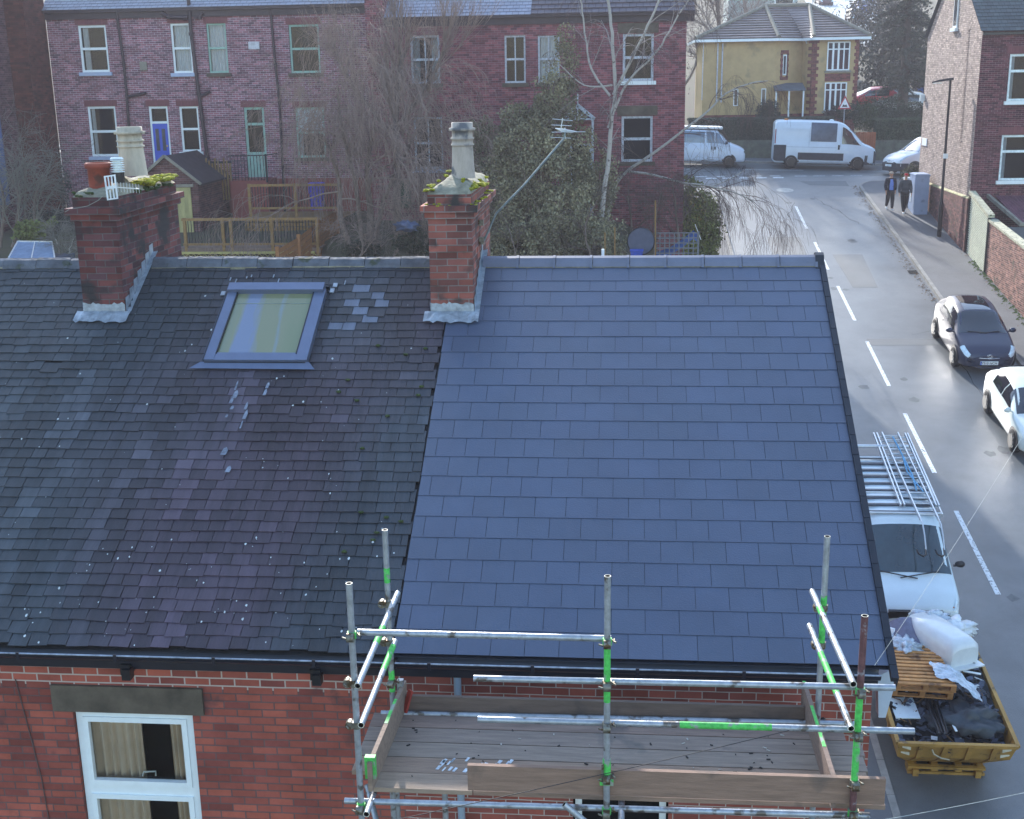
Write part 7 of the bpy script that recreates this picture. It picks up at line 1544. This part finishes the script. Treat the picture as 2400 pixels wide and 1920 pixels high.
shrub('ivy_clad_conifer','big drab green ivy-like conifer mass right of the second chimney','tree',(px(1260,600,34).x,34,-1.4),
 [B_(1260,330,34.2,1.1,1.0,1.3),B_(1300,230,34.6,.8,.8,1.1),B_(1200,430,33.6,1.4,1.1,1.3),B_(1320,450,33.6,1.3,1.1,1.5),B_(1260,560,33,2.0,1.2,1.2),B_(1130,520,33.4,1.2,1,1.1),B_(1370,540,33.2,1.0,1,1.1),B_(1210,300,34.6,.7,.7,.9),B_(1130,330,35,.9,.6,.8),B_(1330,140,35.2,.5,.5,1.3),B_(1230,380,33.4,1.3,.8,1.2),B_(1350,330,34,.7,.6,1.0),B_(1160,590,32.6,1.2,.8,.7),B_(1420,570,32.6,.9,.7,.9),B_(1400,430,34.2,.8,.6,1.2),B_(1110,420,34.6,.9,.6,1.0)],105000,.075,(.235,.215,.125),3,gap=.17,up_=.5,trunk=([(px(1260,600,34).x,34,-1.4),px(1270,400,34),px(1300,200,34.5)],[.2,.14,.05]))
TWB=mat('brown_twig','#5f524b',.9,var=.3)
PT=dict(seg=4,wob=.14,trop=(-.5,-.2,.1,.3),rmin=.004,sides=(3,3,4,5),kids=(0,6,6,5),ang=(.3,1.0),len=(.5,.8),**{'from':.1},lang=(.3,1.1),lv=2)
bare('tangled_thicket','bare tangled brown thicket in front of the drab conifer','shrub',(px(1150,600,31.5).x,31.5,-1.2),[([px(1100,610,31.5),px(1080,540,31.5),px(1060,470,31.5)],.04,.012,6,1.3),([px(1210,610,31.6),px(1200,560,31.6),px(1180,510,31.8)],.03,.012,5,.9),([px(1390,610,32),px(1370,540,32),px(1400,470,32)],.05,.02,7,1.2),([px(1000,600,33),px(1020,520,33),px(1000,420,33)],.05,.02,6,1.4)],PT,31,[BARK,TWB,TWB])
bare('tangled_thicket','bare grey thicket low behind the old ridge under the drooping tree','shrub',(px(850,610,30.5).x,30.5,-1.2),[([px(840,620,30.5),px(850,570,30.5),px(830,530,30.6)],.04,.015,7,1.0),([px(920,620,31),px(930,570,31),px(950,520,31)],.04,.015,7,1.0),([px(890,620,32),px(880,560,32),px(900,480,32)],.04,.015,7,1.3)],PT,32,[BARK,TWIG,TWIG])
shrub('evergreen_shrub','dark low evergreen shrub between tree trunks and the right chimney','shrub',(px(960,600,31).x,31,-1.2),[B_(960,560,31,.55,.5,.5),B_(1040,590,31,.8,.5,.4),B_(850,590,31,.7,.5,.35)],9000,.06,(.035,.045,.025),4)
bare('brown_thicket','brown leafless thicket masking the foot of the red end house wall','shrub',(px(1530,600,36).x,36,-1.4),[([px(1480,600,36),px(1480,520,36),px(1470,460,36)],.05,.02,8,1.5),([px(1540,600,36),px(1535,520,36),px(1550,450,36)],.05,.02,8,1.5),([px(1590,590,36.4),px(1585,500,36.4),px(1575,430,36.4)],.05,.02,8,1.4)],PT,34,[BARK,TWB,TWB])
shrub('golden_conifer','bushy golden-green conifer overhanging the street behind the new ridge','tree',(px(1590,600,42).x,42,-2.4),
 [B_(1640,540,41.2,1.0,.8,1.3),B_(1600,470,42,1.1,1.0,1.0),B_(1590,530,41.5,1.3,1.1,1.1),B_(1640,500,42,.9,.8,.9),B_(1560,440,42.3,.7,.7,.7),B_(1650,560,41.6,.7,.7,.9),B_(1620,590,41,1.1,.8,.8)],26000,.085,(.17,.19,.045),6,gap=.26,up_=.6)
mb=MB(); foliage(mb,[B_(1610,500,41.2,.9,.5,.9),B_(1570,480,41.4,.7,.5,.7)],900,.13,(.42,.30,.08),16,asp=.25,up_=1); t=thing('golden_conifer_tips','bright golden shoot tips on the face of the street conifer','foliage',(px(1590,560,41).x,41,-2)); part('foliage',mb,LF,t)
PX_=dict(PT); 
bare('bare_shrub','tall domed leafless grey shrub at the far left edge','shrub',(px(60,600,33).x,33,-1.2),[([px(30,580,33),px(45,480,33),px(30,420,33)],.07,.03,9,1.7),([px(90,580,33),px(80,480,33),px(95,420,33)],.07,.03,9,1.7),([px(0,580,33),px(10,470,33),px(-10,400,33)],.07,.03,9,1.7),([px(60,580,33.4),px(60,470,33.4),px(60,390,33.4)],.06,.03,9,1.5)],PT,41,[BARK,mat('grey_green_twig','#75736a',.9,var=.25),mat('grey_green_twig','#75736a')])
shrub('variegated_shrub','yellow-green leafy shrub above the glass cold frame','shrub',(px(80,590,28.5).x,28.5,-.8),[B_(70,540,28.5,.5,.4,.35),B_(100,515,28.5,.45,.4,.25),B_(50,560,28.4,.3,.3,.25)],3600,.07,(.16,.19,.05),7,asp=.7)
bare('bare_shrub','small twiggy grey bush beside the left chimney foot','shrub',(px(150,610,27.5).x,27.5,-.8),[([px(140,625,27.5),px(138,590,27.5),px(130,560,27.5)],.035,.015,9,.75),([px(160,625,27.5),px(162,590,27.5),px(172,560,27.5)],.03,.012,7,.6)],PT,42,[BIRCH,mat('grey_green_twig','#75736a'),mat('grey_green_twig','#75736a')])
shrub('ivy','dark ivy climbing the wall corner beside the outrigger','climber',(px(150,480,38).x,38,-.5),[B_(152,440,38,.28,.2,.9),B_(120,520,36,1.2,.5,.5)],5000,.06,(.035,.045,.04),8)
shrub('small_bush','rounded olive bush at the gable corner behind the pale cabinet','bush',(15.75,51.9,-.7),[((15.75,51.9,-.1),(.5,.5,.62))],2600,.06,(.10,.10,.05),88,gap=.4)
# trees behind the far houses
PF=dict(seg=3,wob=.1,trop=(-.2,.0,.2,.3),rmin=.009,sides=(3,3,4,5),kids=(0,6,6,6),ang=(.2,.7),len=(.5,.8),**{'from':.2},lang=(.3,.9),lv=3)
FT=mat('far_twig','#8d827c',.9,var=.2)
for i,(u,Yf,sd,lab) in enumerate(((1590,75,51,'tall bare tree just left of the corner house roof'),(1680,82,52,'bare tree rising directly behind the corner house hip'),(1520,86,53,'bare tree hidden mostly by the red end house roof'),(1745,100,54,'far bare tree over the corner house ridge, beside the distant pale house'))):
    b=px(u,240,Yf); bare('bare_tree',lab,'tree',(b.x,Yf,zroad(b.x,Yf)),[([(b.x,Yf,zroad(b.x,Yf)),px(u,150,Yf),px(u+5,60,Yf),px(u-5,-40,Yf)],.25,.1,9,3.6)],PF,sd,[BARK,FT,FT],'bare trees behind the far houses')
# dark monkey-puzzle like conifer by the gable
ct_=thing('dark_conifer','tall dark spiky conifer with drooping branches left of the buff gable','tree',(px(2110,290,77).x,77,0)); b=Vector(ct_.location); mb=MB(); mb.tube([(b.x,77,-.2),(b.x+.1,77,5),(b.x,77,14)],[.38,.3,.1],10); part('trunk',mb,mat('dark_bark','#4a4038',.9),ct_)
mb=MB(); rn=random.Random(61)
for k in range(210):
    z=1.9+rn.random()**.9*11.5; a=rn.uniform(0,6.283); L=2.6*(1-.3*abs(z-5)/8)*rn.uniform(.5,1.05); p0_=Vector((b.x,77,z)); pts=[p0_]; q_=p0_
    for s in range(5): d=Vector((math.cos(a),math.sin(a),.15-.16*s)); q_=q_+d.normalized()*(L/5); pts.append(q_)
    mb.tube(pts,[.05,.04,.035,.03,.025,.015],4,0,False,t=(.05,.045,.035))
    for j in range(150):
        t=rn.uniform(.5,5); i=min(4,int(t)); p=pts[i].lerp(pts[i+1],t-i); d=Vector((rn.gauss(0,1),rn.gauss(0,1),rn.gauss(-.1,.8))).normalized()*rn.uniform(.14,.34); w=d.orthogonal().normalized()*.03; f=rn.uniform(.5,1.7)
        mb.add([p-w,p+w,p+d],[(0,1,2)],0,False,(.034*f,.044*f,.026*f))
part('foliage',mb,LF,ct_)
# garden shrubs by the hedge
for (u,v,Yb,rx,rz,n,col,lab,sd) in ((2030,276,64.9,.75,.95,5200,(.045,.072,.026),'upright conical green shrub above the wooden gate',1),(2078,275,65.2,.85,.55,4200,(.04,.056,.032),'rounded dark green shrub between gate shrub and short hedge',2),(1990,262,65.3,.8,.5,3600,(.04,.055,.03),'dark clipped bush right of the warning sign',3),(1953,268,65.5,.55,.5,3200,(.045,.028,.03),'small purple-black bush below the bay window',4),(1800,262,65.6,.75,.7,4200,(.03,.04,.024),'dark evergreen bush against the ochre wall plinth',5),(2140,262,68,1.0,.6,3600,(.035,.05,.026),'dark low bush at the conifer foot',6),(2050,248,70,2.1,.6,5200,(.032,.045,.024),'long dark hedge-like bush under the conifer',7)):
    shrub('garden_bush',lab,'bush',(px(u,v,Yb).x,Yb,px(u,v,Yb).z-rz),[(px(u,v,Yb),(rx,rx*.8,rz))],n,.055,col,70+sd,gap=.3,asp=.6,group='bushes in the corner house garden')
# parked cars beyond
def farcar(label,x,y,col,head,z=None,group='cars parked up the far hill'):
    pm=paint('far_paint_'+col[1:],col)
    vehicle('parked_car',label,'car',x,y,head,HATCH if z is None else HATCH,pm,(1.22,-1.28),.31,patches=hp[:3]+[('headlight',LMPW,[(.55,2.1,5.6,7.6,.008),(.55,2.1,14.4,16.4,.008)]),('tail_lamp',LMPR,[(9.0,9.6,4.6,6.4,.008),(9.0,9.6,15.6,17.4,.008)])],track=.84,group=group,slope=True,zfix=z)
# far hill street: solve where photo rays meet the hillside
def hit(u,v):
    d=fw+RT*((u-1200)/FPX)-UP*((v-960)/FPX); o=Vector(CAM); t=60
    while t<400:
        p=o+d*t
        if p.z<zroad(p.x,p.y): return p
        t+=.1
    return o+d*200
HP=[hit(1985,105),hit(2010,60),hit(1975,22),hit(1960,2)]
mb=MB(); a,b,c,d=hit(1955,112),hit(2052,112),hit(2062,-6),hit(1880,-6)
for k in range(14):
    t0,t1=k/14,(k+1)/14
    mb.add([(p.x,p.y,zroad(p.x,p.y)+.12) for p in(lerp(a,d,t0),lerp(b,c,t0),lerp(b,c,t1),lerp(a,d,t1))],[(0,1,2,3)])
for k in range(3): pass
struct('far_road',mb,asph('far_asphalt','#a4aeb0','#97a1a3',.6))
for u,v,col,lab in ((1930,12,'#4a2e36','dark maroon car facing down the far hill, alone on its left side'),(2004,52,'#222a3a','dark navy car facing down the far hill, lowest of the right hand row'),(2018,30,'#2f4788','blue car second from the bottom of the far hill row'),(2026,8,'#24408c','blue car topmost of the far hill row')):
    p=hit(u,v); farcar(lab,p.x,p.y,col,R(-86))
for (u,Yc,col,lab,hd) in ((2042,80,'#b02a3a','red car seen under the dark conifer branches',R(175)),(2085,84,'#d5dde2','white car behind the conifer trunk, left part visible',R(178)),(2150,86,'#3a62b0','blue car glimpsed right of the conifer trunk',R(178)),(2110,79,'#cdd3d4','pale silver car just above the short hedge bushes',R(177))):
    p=px(u,238 if Yc!=79 else 250,Yc); farcar(lab,p.x,Yc,col,hd,z=p.z-.5,group='cars parked beyond the corner garden')
# distant pale house behind the corner roof
dh=thing('distant_house','pale distant house with white window just over the corner house ridge','house',(px(1800,30,110).x,110,3)); p=px(1790,30,110); mb=MB(); mb.box(p.x-3.2,p.x+3.0,110,116,p.z-6,p.z+6); part('pale_wall',mb,mat('pale_far_render','#aab6b4',.9,var=.15),dh)
p=px(1838,6,109.9); mb=MB(); mb.box(p.x-.9,p.x+.9,109.85,109.95,p.z-.4,p.z+1); w=part('window_frame',mb,UPVC,dh); mb=MB(); mb.box(p.x-.75,p.x+.75,109.8,109.84,p.z-.28,p.z+1); rel(dh,mb).build('pane',mat('dark_pane','#2a3038'),w)
hb=thing('hillside_hedge','dark overgrown hedge bank along the far street and behind the gardens','hedge',(10,100,2)); mb=MB(); bl=[]
for u,v,Yb,r in ((1940,150,92,2.2),(1900,120,100,2.5),(2080,110,96,3.2),(2075,40,120,4),(2100,180,88,3.0),(1860,60,105,2.5),(2070,230,84,1.2),(2170,150,86,4)): bl.append((px(u,v,Yb),(r,r*.8,r*.8)))
foliage(mb,bl[2:4]+bl[4:5]+bl[7:],14000,.22,(.04,.045,.028),91,gap=.4); part('foliage',mb,LF,hb)
hw=thing('rear_woodland','brown bare woodland rising behind the left terraces','trees',(-5,95,3)); mb=MB(); rn=random.Random(17)
for k in range(0): pass
foliage(mb,[((-25+i*7,88+4*(i%2),zroad(0,90)+5),(5,4,5.5)) for i in range(7)],9000,.25,(.10,.085,.075),92,gap=.4,asp=.12,up_=1.5); part('twigs',mb,LF,hw); tag(hw,kind='stuff')
# ---------------- thin haze added to imitate the lens flare veil ----------------
HZ=MB(); HZ.box(-265,265,-305,320,-30,60); hm=bpy.data.materials.new('veil_haze'); hm.use_nodes=True; nn_=hm.node_tree
for x in list(nn_.nodes):
    if x.type!='OUTPUT_MATERIAL': nn_.nodes.remove(x)
pv=nn_.nodes.new('ShaderNodeVolumePrincipled'); pv.inputs['Color'].default_value=(.86,.84,.95,1); pv.inputs['Density'].default_value=.0007; pv.inputs['Anisotropy'].default_value=.3
nn_.links.new(pv.outputs[0],[x for x in nn_.nodes if x.type=='OUTPUT_MATERIAL'][0].inputs['Volume'])
tag(HZ.build('haze',hm),'thin pale haze added over the street to imitate lens flare veil','haze',kind='stuff')
